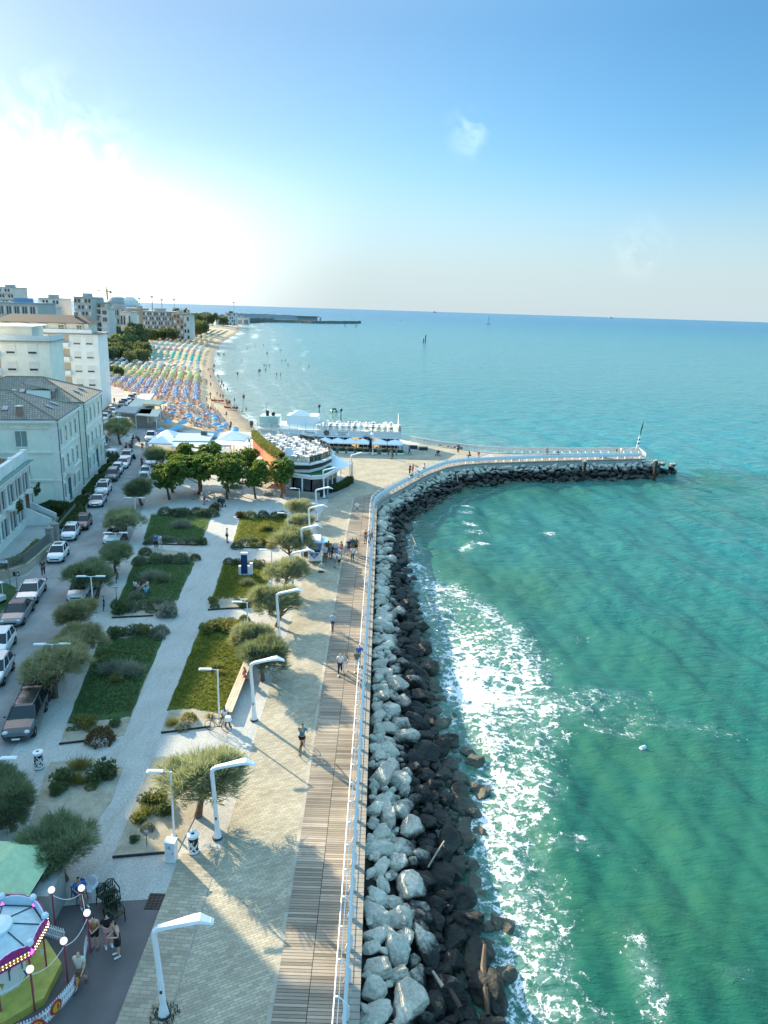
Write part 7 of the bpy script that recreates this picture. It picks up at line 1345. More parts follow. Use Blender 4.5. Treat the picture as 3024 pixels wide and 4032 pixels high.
PEOPLE = [  # crop, x, y(feet), pose, rz, top, bottom, hair, label, height, skin
 (13, 1065, 1610, 'walk', PI, 'shirt:cream', 'shorts:brown', None, 'bald man in a cream patterned shirt touching the carousel fence', 1.0, 1), (13, 1250, 1095, 'phone', PI + .1, 'vest:orange', 'shorts:black', 'dark', 'woman in an orange top and black shorts looking at her phone', .95, 1), (13, 1420, 1075, 'carry', PI + .5, 'shirt:black', 'trousers:pink', 'long-dark', 'long haired woman in a black top and pink trousers', .95, 1), (13, 1550, 1200, 'phone', PI / 2 + .6, 'dress:black', None, 'dark', 'woman in a long black dress by the green chairs', .97, 1),
 (8, 1143, 425, 'cycle', -.1, 'shirt:teal', 'shorts:black', 'dark', 'cyclist in a teal shirt riding away along the paving', 1.0, 0), (8, 640, 250, 'sit', PI + .6, 'shirt:white', 'trousers:brown', 'dark', 'seated man in a white printed shirt beside his bicycle', 1.0, 2), (6, 545, 1425, 'sit', -1.7, 'shirt:rose', 'shorts:rose', 'brown', 'person in pink sitting on the long wooden bench', .95, 1), (6, 1265, 1005, 'cycle', 0, 'shirt:lblue', 'shorts:dgrey', 'red', 'girl in a pale blue top riding a small bicycle', .88, 1),
 (6, 1325, 1362, 'walk', PI, 'shirt:white', 'trousers:navy', 'grey', 'man in a white shirt and navy trousers strolling on the boardwalk', 1., 1), (6, 1365, 1340, 'walk', PI, 'vest:beige', 'trousers:white', 'brown', 'woman with white trousers and a dark handbag on the boardwalk', .94, 0), (6, 1460, 1332, 'walk', PI, 'shirt:olive', 'trousers:white', 'brown', 'woman in a patterned olive blouse near the railing', .94, 1), (6, 1478, 1290, 'rail', PI, 'shirt:blue', 'trousers:beige', 'grey', 'grey haired man in blue reaching for the railing', 1.02, 1),
 (14, 615, 775, 'stand', .4, 'shirt:lblue', 'trousers:dgrey', None, 'big man in a loose pale blue shirt at the van hatch', 1.08, 1), (14, 625, 600, 'stand', .9, 'shirt:navy', 'trousers:navy', 'dark', 'person in navy at the far end of the van hatch', 1., 0), (14, 680, 675, 'stand', .6, 'shirt:brown', 'trousers:dgrey', 'dark', 'dark haired man in brown waiting at the food van', 1.05, 2), (14, 738, 705, 'stand', 2.2, 'shirt:grey', 'trousers:grey', 'dark', 'person in grey in the middle of the van queue', .98, 0), (14, 765, 720, 'phone', -1.2, 'shirt:black', 'shorts:black', 'dark', 'person in black in the van queue', .95, 0), (14, 815, 740, 'stand', .5, 'shirt:blue', 'trousers:jeans', 'brown', 'person in a blue cap and shirt behind the man in white', .97, 1), (14, 795, 880, 'walk', .6, 'shirt:white', 'trousers:grey', 'dark', 'man in a white tee and grey jeans beside the van queue', 1.03, 0), (14, 878, 875, 'stand', 1.2, 'shirt:white', 'shorts:black', 'dark', 'boy in a white tee and black shorts at the queue end', .93, 1), (14, 900, 690, 'stand', 2.4, 'shirt:pink', 'shorts:white', 'dark', 'person in pale pink at the back of the queue', .9, 1), (14, 925, 675, 'phone', 2., 'shirt:red', 'trousers:beige', 'dark', 'man in a red polo shirt looking down by the van', 1.04, 2),
 (14, 1058, 620, 'walk', PI, 'shirt:navy', 'shorts:navy', 'dark', 'man in dark navy, left of the three strollers', .98, 0), (14, 1122, 600, 'walk', PI, 'shirt:teal', 'trousers:green', 'grey', 'man in teal and a white cap, middle of the three strollers', 1.05, 0), (14, 1192, 612, 'walk', PI, 'shirt:brown', 'shorts:black', 'dark', 'man in a brown tee and black shorts, right of the three strollers', 1.05, 2), (14, 1125, 765, 'walk', 0, 'shirt:white', 'trousers:jeans', 'dark', 'woman in a white top and blue jeans walking away', .95, 1), (14, 1370, 425, 'stand', PI, 'vest:red', 'trousers:grey', 'long-fair', 'fair haired woman in a red top and grey trousers', .98, 1), (14, 1435, 450, 'carry', 2.2, 'shirt:lblue', 'trousers:jeans', 'dark', 'man in a pale blue shirt leaning on the railing', 1., 1), (14, 1480, 440, 'carry', 1., 'shirt:rose', 'trousers:grey', 'brown', 'person in rose at the railing beside the man in pale blue', .96, 1),
 (4, 322, 890, 'stand', -1.3, 'shirt:white', 'trousers:dgrey', 'dark', 'man in a white shirt standing on the gravel path', 1., 2), (3, 1275, 1165, 'walk', .3, 'shirt:blue', 'trousers:navy', 'fair', 'person in a blue shirt walking with a partner between the left lawns', 1., 1), (3, 1307, 1160, 'walk', -.2, 'shirt:white', 'shorts:white', 'dark', 'person in white walking with a partner between the left lawns', .95, 0),
 (3, 1105, 1485, 'ground', -.6, 'shirt:white', 'trousers:dgrey', 'dark', 'person in white sitting on the lawn, left of the group', .95, 2), (3, 1165, 1462, 'ground', PI, 'shirt:brown', 'trousers:dgrey', 'dark', 'person in brown sitting at the back of the lawn group', .95, 2), (3, 1205, 1485, 'ground', 1.6, 'shirt:cream', 'trousers:beige', 'dark', 'person in cream sitting right of the lawn group', .95, 0), (3, 1192, 1530, 'ground', .2, 'shirt:lblue', 'trousers:jeans', 'dark', 'person in pale blue sitting with back to the camera on the lawn', .95, 2), (3, 1128, 1510, 'ground', -.2, 'shirt:pink', 'trousers:grey', 'dark', 'person in pink sitting at the front of the lawn group', .93, 1),
 (4, 1170, 708, 'walk', .05, 'shirt:white', 'shorts:grey', 'grey', 'man in a white tee with a dark sling bag walking away on the boardwalk', 1., 1), (4, 1515, 445, 'stand', 1., 'shirt:navy', 'trousers:black', 'dark', 'person in navy chatting near the railing bend', 1., 0), (4, 1533, 440, 'stand', 2.5, 'dress:rose', None, 'long-brown', 'woman in a red dress chatting near the railing bend', 1., 1), (4, 1515, 500, 'bend', -1., 'shirt:navy', 'trousers:white', 'dark', 'person in white trousers bending near the bend', 1., 0), (4, 1572, 462, 'bend', 1.2, 'shirt:white', 'shorts:dgrey', 'dark', 'person in white leaning over by the railing bend', .95, 1), (4, 1608, 435, 'carry', -.8, 'shirt:white', 'shorts:black', 'long-dark', 'dark haired person in white farther along the railing', .95, 1),
 (18, 1160, 975, 'bend', .6, 'shirt:olive', 'trousers:dgrey', 'dark', 'person stooping in front of the right awnings', 1., 0), (18, 1480, 895, 'walk', 1.5, 'shirt:blue', 'trousers:navy', 'dark', 'person in blue crossing the plaza by the dark seat blocks', .95, 0), (12, 515, 236, 'stand', 0, 'shirt:dgrey', 'trousers:black', 'dark', 'person in dark clothes by the outer plaza railing', 1.05, 0), (12, 573, 270, 'cycle', 1.3, 'shirt:black', 'trousers:navy', 'dark', 'cyclist in black entering the jetty', 1.05, 0), (12, 617, 270, 'walk', PI, 'shirt:rose', 'shorts:beige', 'brown', 'person in rose walking on the jetty start', 1., 1), (12, 960, 250, 'stand', 0, 'shirt:grey', 'trousers:grey', 'dark', 'person beside a bicycle in the middle of the jetty', 1., 0), (12, 1015, 254, 'sit', -.5, 'shirt:black', 'trousers:blue', 'dark', 'person sitting on the blue seat in the middle of the jetty', 1., 0), (12, 1308, 252, 'stand', .6, 'shirt:green', 'trousers:beige', 'dark', 'person in green near the jetty end', 1., 1), (12, 1333, 252, 'stand', 2., 'shirt:white', 'trousers:beige', 'dark', 'person in white near the jetty end', 1.08, 1),
 (4, 175, 640, 'carry', 2.7, 'shirt:grey', 'shorts:blue', 'dark', 'man in blue shorts holding a child at the end of the third lawn', 1., 0), (4, 192, 640, 'stand', 2., 'shirt:white', 'shorts:grey', 'dark', 'small child in white beside the man in blue shorts', .62, 1), (4, 240, 640, 'stand', -1., 'shirt:white', 'trousers:beige', 'dark', 'woman in white beside the dark pushchair', .98, 1), (4, 425, 525, 'sit', 1.5, 'shirt:grey', 'trousers:navy', 'grey', 'person in grey sitting on the stone bench under the plane trees', 1., 1),
 (20, 238, 378, 'walk', PI, 'shirt:lblue', 'shorts:white', 'dark', 'man in pale blue walking on the road by the grove', 1.05, 1), (20, 185, 385, 'walk', PI, 'shirt:orange', 'shorts:rose', 'brown', 'person in orange walking on the road by the grove', 1., 1), (20, 178, 575, 'cycle', 0, 'shirt:black', 'shorts:dgrey', 'dark', 'cyclist in black riding up the left road', 1., 0), (20, 65, 340, 'stand', .5, 'shirt:brown', 'trousers:dgrey', 'dark', 'person in brown near the parked scooters', 1., 0), (20, 147, 292, 'bend', 1., 'shirt:navy', 'trousers:navy', 'dark', 'person stooping near the white pick up', 1., 0), (20, 40, 490, 'sit', .6, 'shirt:grey', 'trousers:dgrey', 'dark', 'person on a scooter beside the silver suv', 1., 0), (20, 313, 335, 'walk', 0, 'shirt:dgrey', 'trousers:dgrey', 'dark', 'person in dark grey behind the walkers by the grove', .95, 0),
 (15, 950, 1490, 'walk', .4, 'shirt:dgrey', 'trousers:dgrey', 'dark', 'person in dark clothes walking along the curved fence', 1., 0), (20, 1452, 305, 'walk', -1.4, 'shirt:white', 'trousers:dgrey', 'dark', 'waiter in a white shirt by the restaurant stair', 1.05, 1), (21, 335, 632, 'walk', PI, 'shirt:red', 'trousers:navy', 'dark', 'pedestrian on the sunlit road beyond the villas', 1., 1), (2, 478, 888, 'stand', 0, 'shirt:dgrey', 'trousers:black', 'dark', 'pair of beachgoers near the restaurant, left one', 1.05, 2), (2, 487, 888, 'stand', .5, 'shirt:black', 'trousers:dgrey', 'dark', 'pair of beachgoers near the restaurant, right one', 1., 2)]
for (c, x, y, kd, rz, tp_, bt, hr, lab, h, sk) in PEOPLE:
    z = ZP + .05 if (CR[c][0] + x / CR[c][2]) > 1170 else 0; p = at(c, x, y, z)
    zz = z + (.24 if kd == 'cycle' else 0); person(p, kd, rz, tp_, bt, hr, lab, h, sk, 'white' if len(lab) % 3 else 'dgrey', zz if kd != 'cycle' else z + .0)
r = person(at(13, 1050, 490), 'sit', -2.4, 'shirt:blue', 'shorts:brown', 'dark', 'man in a blue football shirt sitting beside the white chair', 1., 0)
# swimmers and strollers along the beach
for i, (x, y) in enumerate(((503, 347), (454, 365), (471, 357), (560, 345), (582, 395), (586, 397), (654, 342), (673, 378), (680, 447), (703, 445), (720, 474), (564, 478), (578, 480), (598, 478), (528, 512), (535, 512), (540, 510), (574, 508), (645, 535), (672, 535), (855, 482), (389, 532), (392, 532), (417, 443))):
    p = at(2, x, y + 4, SEA); person(p, 'stand' if i % 3 else 'carry', i * .9, 'none', 'shorts:' + ('navy', 'black', 'teal')[i % 3], 'dark', 'bather standing in the shallow sea off the beach', 1.05, (0, 2)[i % 2], None, SEA - .75, 'bathers in the sea')
for i, (x, y) in enumerate(((262, 415), (268, 418), (273, 420), (298, 420), (307, 420), (281, 632), (300, 628), (371, 726), (427, 704), (433, 704), (420, 800), (234, 497), (240, 494), (262, 560), (190, 604), (213, 690), (325, 745), (340, 742), (235, 530), (322, 340), (295, 322), (265, 380))):
    zz = SEA + (.02 if i < 11 else .4); p = at(2, x, y, zz); person(p, 'walk' if i % 2 else 'stand', i * 1.1, 'none' if i % 3 else 'vest:black', 'shorts:' + ('navy', 'black', 'red', 'teal')[i % 4], 'dark', 'beachgoer in swimwear walking along the water edge', 1.05, (0, 2)[i % 2], None, zz, 'people along the water edge')
pg = random.Random(8)
for i in range(34):
    y = pg.uniform(165, 330); x = float(np.interp(y, [p[1] for p in sh[1:-1]], [p[0] for p in sh[1:-1]])) - pg.uniform(-1.5, 9); d_ = 0; person((x, y), pg.choice(('walk', 'stand', 'carry')), pg.uniform(0, 6), pg.choice(('none', 'vest:black', 'vest:red', 'shirt:white')), 'shorts:' + pg.choice(('navy', 'black', 'red', 'teal', 'orange')), 'dark', 'beachgoer on the bare sand between umbrellas and surf', 1.0, pg.choice((0, 2)), None, SEA + .35, 'people on the bare sand')
# ---- cycles, scooters, pushchairs
def bicycle(loc, rz, label, m, s=1., basket=False):
    r = thing('bicycle', label, 'bicycle', loc, rz); r.scale = (s,) * 3; fm_ = MB(); P = {'bb': (0, 0, .28), 'seat': (0, -.18, .82), 'head': (0, .42, .80), 'rear': (0, -.5, .33), 'front': (0, .56, .33)}
    for a, c in (('bb', 'seat'), ('seat', 'head'), ('bb', 'head'), ('bb', 'rear'), ('seat', 'rear'), ('head', 'front')): fm_.tube([P[a], P[c]], .02, 6)
    fm_.build('frame', m, r)
    for k in ('rear', 'front'):
        w = MB(); M = Matrix.Translation(P[k]) @ Matrix.Rotation(R(90), 4, 'Y'); w.lathe([(.31, -.018), (.335, -.018), (.335, .018), (.31, .018), (.31, -.018)], 24, M=M); wo_ = w.build('wheel', BLACK, r); q = MB()
        for j in range(12): a = j * PI / 6; q.tube([P[k], (0, P[k][1] + .31 * math.cos(a), P[k][2] + .31 * math.sin(a))], .004, 3)
        q.build('spokes', STEEL, wo_)
    b = MB(); b.tube([(-.28, .36, 1.02), (-.1, .42, 1.04), (.1, .42, 1.04), (.28, .36, 1.02)], .016, 6); b.tube([P['head'], (0, .41, 1.04)], .018, 6); b.build('handlebar', DARK, r); b = MB(); b.ball((0, -.2, .9), (.08, .14, .04), 8); b.tube([P['seat'], (0, -.2, .9)], .015, 5); b.build('saddle', BLACK, r)
    if basket: b = MB(); b.box((0, -.62, .82), (.3, .36, .05)); b.box((0, -.6, .95), (.28, .3, .2)); b.build('carrier', WHITE, r)
    return r
p = at(8, 1143, 425, ZP); bicycle((p.x, p.y + .05, ZP), -.1, 'dark bicycle ridden by the cyclist in the teal shirt', DARK); p = at(6, 1265, 1005, ZP + .05); bicycle((p.x, p.y, ZP + .05), 0, 'small bicycle ridden by the girl in pale blue', DARK, .85)
p = at(8, 600, 296); bicycle(p, R(80), 'black city bicycle with a white carrier by the bed edging', DARK, 1.05, True); p = at(20, 843, 958); bicycle(p, R(92), 'bicycle leaning at the plane tree trunk', DARK, 1.1); p = at(5, 755, 180); bicycle(p, .3, 'dark bicycle leaning by the tamarisks along the left gravel path', DARK); p = at(3, 957, 1428); bicycle(p, .2, 'bicycle standing behind the yellow tipped tamarisk', DARK)
p = at(12, 573, 270, ZP); bicycle(p, 1.3, 'bicycle ridden by the cyclist in black at the jetty start', DARK); p = at(20, 178, 575); bicycle(p, 0, 'bicycle ridden up the left road', DARK); p = at(12, 965, 252, ZP); bicycle(p, 1.5, 'bicycle standing in the middle of the jetty', STEEL); p = at(4, 1545, 462, ZP); bicycle(p, 1., 'bicycle lying against the railing bend', DARK)
b = MB(); p = at(20, 925, 930); b.box((p.x, p.y + .3, .45), (.9, .08, .7), .1); b.tube([(p.x - .4, p.y + .3, 0), (p.x - .4, p.y + .3, .5)], .03, 5); b.tube([(p.x + .4, p.y + .3, 0), (p.x + .4, p.y + .3, .5)], .03, 5); tag(b.build('notice_board', mat('pale_board', (.5, .53, .55), .6)), 'low pale board behind the bicycle at the plane tree', 'board')
p = at(5, 845, 118); r = thing('kick_scooter', 'black electric kick scooter standing on the left gravel path', 'scooter', p, .3); b = MB(); b.box((0, 0, .12), (.14, .7, .06)); b.build('deck', DARK, r); b = MB(); b.tube([(0, .4, .12), (0, .32, 1.1)], .025, 6); b.tube([(-.25, .32, 1.1), (.25, .32, 1.1)], .02, 6); b.build('handlebar', DARK, r)
for y in (-.4, .42): b = MB(); b.lathe([(.02, -.03), (.11, -.03), (.11, .03), (.02, .03)], 12, M=Matrix.Translation((0, y, .11)) @ Matrix.Rotation(R(90), 4, 'Y')); b.build('wheel', BLACK, r)
def pushchair(p, rz, label):
    r = thing('pushchair', label, 'pushchair', p, rz); b = MB(); b.ball((0, 0, .62), (.26, .36, .22), 10); b.add([(-.25, -.3, .7), (.25, -.3, .7), (.25, -.1, 1.05), (-.25, -.1, 1.05), (-.25, .2, .9), (.25, .2, .9)], [(0, 1, 2, 3), (3, 2, 5, 4)]); b.build('seat', mat('dark_green_fabric', (.03, .05, .04), .8), r); b = MB()
    for x in (-.25, .25): b.tube([(x, .35, .12), (x, -.45, 1.0)], .02, 5); b.tube([(x, -.3, .12), (x, .2, .7)], .02, 5)
    b.tube([(-.25, -.45, 1.), (.25, -.45, 1.)], .02, 5); b.build('frame', DARK, r)
    for x in (-.25, .25):
        for y in (.35, -.3): b = MB(); b.lathe([(.02, -.03), (.12, -.03), (.12, .03), (.02, .03)], 10, M=Matrix.Translation((x, y, .12)) @ Matrix.Rotation(R(90), 4, 'Y')); b.build('wheel', BLACK, r)
pushchair(at(4, 270, 648), 1., 'dark pushchair beside the woman in white, left of two'); pushchair(at(4, 293, 655), .8, 'dark pushchair beside the woman in white, right of two'); pushchair(at(12, 413, 248, ZP), .5, 'pushchair standing alone on the plaza')
def motorscooter(p, rz, label):
    r = thing('motor_scooter', label, 'scooter', p, rz, 'parked motor scooters'); b = MB(); b.ball((0, -.4, .55), (.18, .45, .25), 8); b.box((0, .1, .3), (.3, .5, .08)); b.box((0, .4, .65), (.34, .1, .7)); b.build('body', PD, r); b = MB(); b.ball((0, -.35, .82), (.15, .4, .07), 8); b.build('seat', BLACK, r); b = MB(); b.tube([(-.3, .38, 1.05), (.3, .38, 1.05)], .025, 6); b.build('handlebar', DARK, r)
    for y in (.6, -.6): b = MB(); b.lathe([(.04, -.06), (.24, -.06), (.24, .06), (.04, .06)], 12, M=Matrix.Translation((0, y, .24)) @ Matrix.Rotation(R(90), 4, 'Y')); b.build('wheel', BLACK, r)
for c, x, y, lab in ((3, 870, 410, 'motor scooter at the villa end, left of the row'), (3, 905, 418, 'motor scooter at the villa end, second of the row'), (3, 940, 415, 'motor scooter at the villa end, third of the row'), (3, 1050, 345, 'motor scooter by the round bush near the road turn'), (3, 1105, 275, 'motor scooter near the road end by a person'), (3, 1075, 430, 'motor scooter beside the far silver suv')): motorscooter(at(c, x, y), 1.3, lab)
# ================================================================ beach
def sandz(x, y):
    best = min(((x - a) ** 2 + (y - b) ** 2, i) for i, (a, b) in enumerate(SHP)); d = math.sqrt(best[0]); w = 16 + min(1, y / 300) * 60
    return float(np.interp(d, [0, 5, 12, 22, max(30, w)], [SEA, SEA + .25, SEA + 1.3, SEA + 2.1, -.06]))
SHP = [tuple(Vector(a).lerp(Vector(b), k / 12)) for a, b in zip(sh[:-1], sh[1:]) for k in range(12)]
def stripe(name, c1, c2, n=8):
    if name in MATS: return MATS[name]
    t = NT(name); s = t.n('ShaderNodeSeparateXYZ', {0: t.pos(obj=True)}); a = t.math('ARCTAN2', s.outputs[1], s.outputs[0]); f = t.math('GREATER_THAN', t.math('SINE', t.math('MULTIPLY', a, float(n) / 2)), 0.)
    c = t.mix(f, c1, c2); t.base(c, .85, .2); tr = t.n('ShaderNodeBsdfTranslucent', {0: c}); mx = t.n('ShaderNodeMixShader', {0: .35, 1: t.b.outputs[0], 2: tr.outputs[0]}); t.t.links.new(mx.outputs[0], t.out.inputs[0]); MATS[name] = t.m; return t.m
def umb_mesh(m):
    b = MB(); vs = [(0, 0, 2.35)]; k = 8
    for rr_, z in ((.55, 2.2), (1.05, 1.92), (1.1, 1.80)):
        for j in range(k): a = 2 * PI * (j + .5) / k; vs.append((rr_ * math.cos(a), rr_ * math.sin(a), z))
    b.add(vs, [(0, 1 + j, 1 + (j + 1) % k) for j in range(k)] + [(1 + i * k + j, 1 + i * k + k + j, 1 + i * k + k + (j + 1) % k, 1 + i * k + (j + 1) % k) for i in range(2) for j in range(k)]); b.m = 1; b.tube([(0, 0, -.1), (0, 0, 2.45)], .03, 5); return b.mesh('beach_umbrella', [m, WHITE])
UM = {'blue': stripe('blue_white_stripes', (.10, .20, .48), (.72, .73, .76)), 'sky': mat('sky_blue_canvas', (.13, .38, .60), .8), 'lime': stripe('lime_stripes', (.42, .50, .16), (.66, .66, .42)), 'white': stripe('white_grey_canvas', (.66, .68, .68), (.45, .50, .54)), 'turq': mat('turquoise_canvas', (.02, .42, .34), .8), 'red': stripe('dull_red_canvas', (.38, .10, .09), (.5, .28, .26)), 'mint': stripe('mint_white_canvas', (.38, .52, .42), (.68, .70, .66)), 'orange': stripe('orange_canvas', (.60, .27, .12), (.66, .46, .33)), 'yellow': stripe('yellow_canvas', (.55, .40, .10), (.62, .56, .36)), 'dkgreen': mat('dark_green_canvas', (.05, .16, .13), .8)}
UME = {k: umb_mesh(m) for k, m in UM.items()}
bc = MB(); bc.tube([(0, 0, -.1), (0, 0, 2.2)], .03, 5); bc.lathe([(.06, .9), (.13, 1.0), (.09, 1.9), (.02, 2.15)], 7); CLOSED = bc.mesh('closed_beach_umbrella', mat('closed_umbrella_cover', (.52, .5, .47), .85))
bc = MB(); bc.box((0, 0, .32), (.62, 1.35, .06)); bc.add([(-.31, .62, .34), (.31, .62, .34), (.31, 1.05, .8), (-.31, 1.05, .8), (-.31, .66, .3), (.31, .66, .3), (.31, 1.1, .78), (-.31, 1.1, .78)], [(0, 1, 2, 3), (7, 6, 5, 4), (0, 3, 7, 4), (1, 5, 6, 2)])
for x in (-.27, .27):
    for y in (-.55, .55): bc.tube([(x, y, 0), (x, y, .32)], .025, 4)
LNG = [bc.mesh('sun_lounger', m) for m in (mat('red_lounger_fabric', (.50, .16, .14), .8), mat('coral_lounger_fabric', (.55, .33, .25), .8), mat('pale_blue_lounger_fabric', (.30, .42, .52), .8))]
NAMES = {'blue': 'blue and white striped', 'sky': 'sky blue', 'lime': 'lime striped', 'white': 'white and grey', 'turq': 'turquoise', 'red': 'dull red', 'mint': 'mint and white', 'orange': 'orange striped', 'yellow': 'yellow', 'dkgreen': 'dark green'}
ug = random.Random(9); UU = []
def ds_(y): # shore x at this y
    return float(np.interp(y, [p[1] for p in sh[1:-1]], [p[0] for p in sh[1:-1]]))
zones = [(209, 257, 'blue', 2.3), (259, 303, 'lime', 2.4), (306, 350, 'white', 3.6), (354, 402, 'turq', 2.6), (405, 425, 'red', 2.6), (429, 486, 'mint', 3.2), (490, 536, 'orange', 3.8), (541, 612, 'yellow', 4.4), (622, 760, 'dkgreen', 6.), (790, 980, 'white', 9.)]
for y0, y1, k, dy in zones:
    y = y0
    while y < y1:
        dx = 3. + max(0, y - 350) * .006; x0 = ds_(y) - max(8, 12 - (y - 210) * .05); nx = 13 if y < 420 else 11
        for j in range(nx):
            if y < 209 + max(0, j - 4) * 5.5 or ug.random() < (.05 if k != 'white' else .3): continue
            UU.append((x0 - j * dx + ug.uniform(-.3, .3), y + ug.uniform(-.5, .5), k if ug.random() < .88 else ug.choice(('red', 'orange', 'white', 'mint', 'yellow')), 0))
        y += dy
UU.sort(key=lambda q: math.hypot(q[0], q[1])); inV = []
count = 0; st = {}
SKY = [(21, 950, 565), (1050, 590), (21, 1085, 665), (1300, 680)]
skyp = [(950, 575), (970, 560), (1050, 600), (1085, 680), (1295, 690), (1300, 720), (1425, 740), (1030, 785), (1020, 815), (1230, 795), (1195, 825), (1150, 880), (1125, 900), (945, 920), (1080, 925), (1560, 660), (1640, 675), (1640, 705), (1640, 800), (1600, 960), (1610, 985), (1300, 575), (1470, 555), (1220, 550)]
skyp2 = [(2, 205, 745), (2, 245, 772), (2, 250, 812), (2, 305, 800), (2, 310, 812), (2, 280, 832), (2, 272, 858), (2, 370, 830), (2, 370, 845), (2, 368, 855), (2, 295, 895), (2, 285, 910), (2, 228, 890), (2, 220, 902), (2, 425, 900), (2, 480, 902), (2, 265, 942), (2, 70, 760), (2, 68, 775), (2, 132, 780), (2, 40, 808), (2, 30, 822), (2, 8, 860)]
for c, x, y in [(21, a, b) for a, b in skyp] + skyp2:
    p = at(c, x, y, 1.6); o = bpy.data.objects.new('beach_umbrella', UME['sky']); COL.objects.link(o); zz = sandz(p.x, p.y); o.location = (p.x, p.y, zz); o.scale = (.85,) * 3; count += 1
    tag(o, 'open sky blue umbrella among the closed ones on the near beach', 'beach umbrella', 'sky blue umbrellas on the near beach')
def merged(name, lst, mesh, m, scale, label, cat):
    n = len(mesh.vertices); V = np.empty(n * 3); mesh.vertices.foreach_get('co', V); V = V.reshape(-1, 3); tri = []; fm_ = []
    for p in mesh.polygons:
        vs = list(p.vertices)
        for i in range(1, len(vs) - 1): tri.append((vs[0], vs[i], vs[i + 1])); fm_.append(p.material_index)
    tri = np.array(tri); Vs = np.concatenate([V * scale + np.array(q) for q in lst]); Fs = np.concatenate([tri + i * n for i in range(len(lst))]); return tag(npmesh(name, Vs, Fs, m, fm=np.tile(fm_, len(lst))), label, cat, kind='stuff')
rest = {}
for x, y, k, f in UU:
    z = sandz(x, y)
    if count < 298: o = bpy.data.objects.new('beach_umbrella', UME[k]); COL.objects.link(o); o.location = (x, y, z); o.scale = (ug.uniform(.78, .95),) * 3; tag(o, f'{NAMES[k]} umbrella in the tight rows on the beach', 'beach umbrella', f'{NAMES[k]} umbrella rows'); count += 1
    else: rest.setdefault(k, []).append((x, y, z))
# the remaining canopies as one object
n = 0; VV = []; FF = []; FM = []; mats_ = list(UM.values()) + [WHITE]; keys = list(UM)
for k, L_ in rest.items():
    me_ = UME[k]; nv = len(me_.vertices); V = np.empty(nv * 3); me_.vertices.foreach_get('co', V); V = V.reshape(-1, 3); tri = []; mi = []
    for p in me_.polygons:
        vs = list(p.vertices)
        for i in range(1, len(vs) - 1): tri.append((vs[0], vs[i], vs[i + 1])); mi.append(len(mats_) - 1 if p.material_index else keys.index(k))
    tri = np.array(tri)
    for q in L_: VV.append(V * ug.uniform(.86, 1.12) * (.86 if k in ('blue', 'lime', 'white', 'turq') else 1.) + np.array(q)); FF.append(tri + n); FM += mi; n += nv
tagged = npmesh('far_umbrellas', np.concatenate(VV), np.concatenate(FF), mats_, fm=FM)
def solid(name, k):  # object coordinates no longer sit under each canopy, so plain mixes stand in
    return None
plain = {'blue': (.38, .43, .60), 'lime': (.50, .55, .24), 'white': (.58, .6, .6), 'turq': (.02, .42, .34), 'red': (.48, .26, .24), 'mint': (.50, .58, .50), 'orange': (.62, .33, .20), 'yellow': (.58, .46, .2), 'dkgreen': (.05, .16, .13), 'sky': (.06, .30, .62)}
for i, k in enumerate(keys): tagged.data.materials[i] = mat('far_canvas_' + k, plain[k], .85, .15, .6)
tag(tagged, 'mass of coloured umbrella rows farther along the beach', 'beach umbrellas', kind='stuff')
cl = []; nr_ = 0
y = 166.
while y < 206:
    x0 = ds_(y) - 8
    for j in range(10):
        x = x0 - j * 2.7; 
        if ug.random() < .12 or (x < -46.5 and y < 176) or x < -58: continue
        cl.append((x + ug.uniform(-.15, .15), y - j * .75 + ug.uniform(-.2, .2)))
    y += 2.3
for i, (x, y) in enumerate(cl):
    o = bpy.data.objects.new('closed_beach_umbrella', CLOSED); COL.objects.link(o); o.location = (x, y, sandz(x, y)); o.rotation_euler = (0, 0, i); tag(o, 'closed beige umbrella standing among loungers on the near beach', 'beach umbrella', 'closed umbrellas on the near beach')
lg = []
for x, y in cl: 
    for s in (-.7, .7):
        if ug.random() < .92: lg.append((x + s, y + ug.uniform(-.3, .3)))
lg.sort(key=lambda q: q[1]); 
for i, (x, y) in enumerate(lg[:290]):
    k = ug.choices((0, 1, 2), (.35, .45, .2))[0]; o = bpy.data.objects.new('sun_lounger', LNG[k]); COL.objects.link(o); o.location = (x, y, sandz(x, y)); o.rotation_euler = (0, 0, ug.choice((1.3, 1.5, -1.6, 0.2))); tag(o, ('red', 'coral', 'pale blue')[k] + ' sun lounger beside the closed umbrellas', 'sun lounger', ('red', 'coral', 'pale blue')[k] + ' loungers on the near beach')
far_l = lg[290:] + [(x + s, y + ug.uniform(-.6, .6)) for x, y, k, f in UU if y < 330 for s in (-.8, .8) if ug.random() < .8]
merged('far_loungers', [(x, y, sandz(x, y)) for x, y in far_l], LNG[0], [mat('mixed_lounger_fabric', (.58, .30, .24), .8, .35, 40.)], .95, 'mass of reddish loungers under the umbrella rows', 'sun loungers')
# rescue boats on the sand
for c, x, y, lab in ((2, 350, 760, 'red rowing boat drawn up nearest the water'), (2, 260, 714, 'red rowing boat higher on the sand')):
    p = at(c, x, y, SEA + .5); r = thing('rowing_boat', lab, 'boat', p, 1.4); b = MB()
    secs = [(-2., .1, .5), (-1.4, .5, .42), (0, .68, .36), (1.4, .5, .42), (2.1, .08, .58)]; vs = []
    for yy, w, z in secs: vs += [(-w, yy, z), (-w * .6, yy, 0.02), (w * .6, yy, .02), (w, yy, z)]
    b.add(vs, [(i * 4 + j, i * 4 + j + 1, i * 4 + j + 5, i * 4 + j + 4) for i in range(4) for j in range(3)]); b.build('hull', mat('boat_red', (.42, .04, .03), .5), r); b = MB(); b.box((0, 0, .3), (1.1, .25, .05)); b.box((0, -1, .3), (.8, .25, .05)); b.build('thwart', WHITE, r)
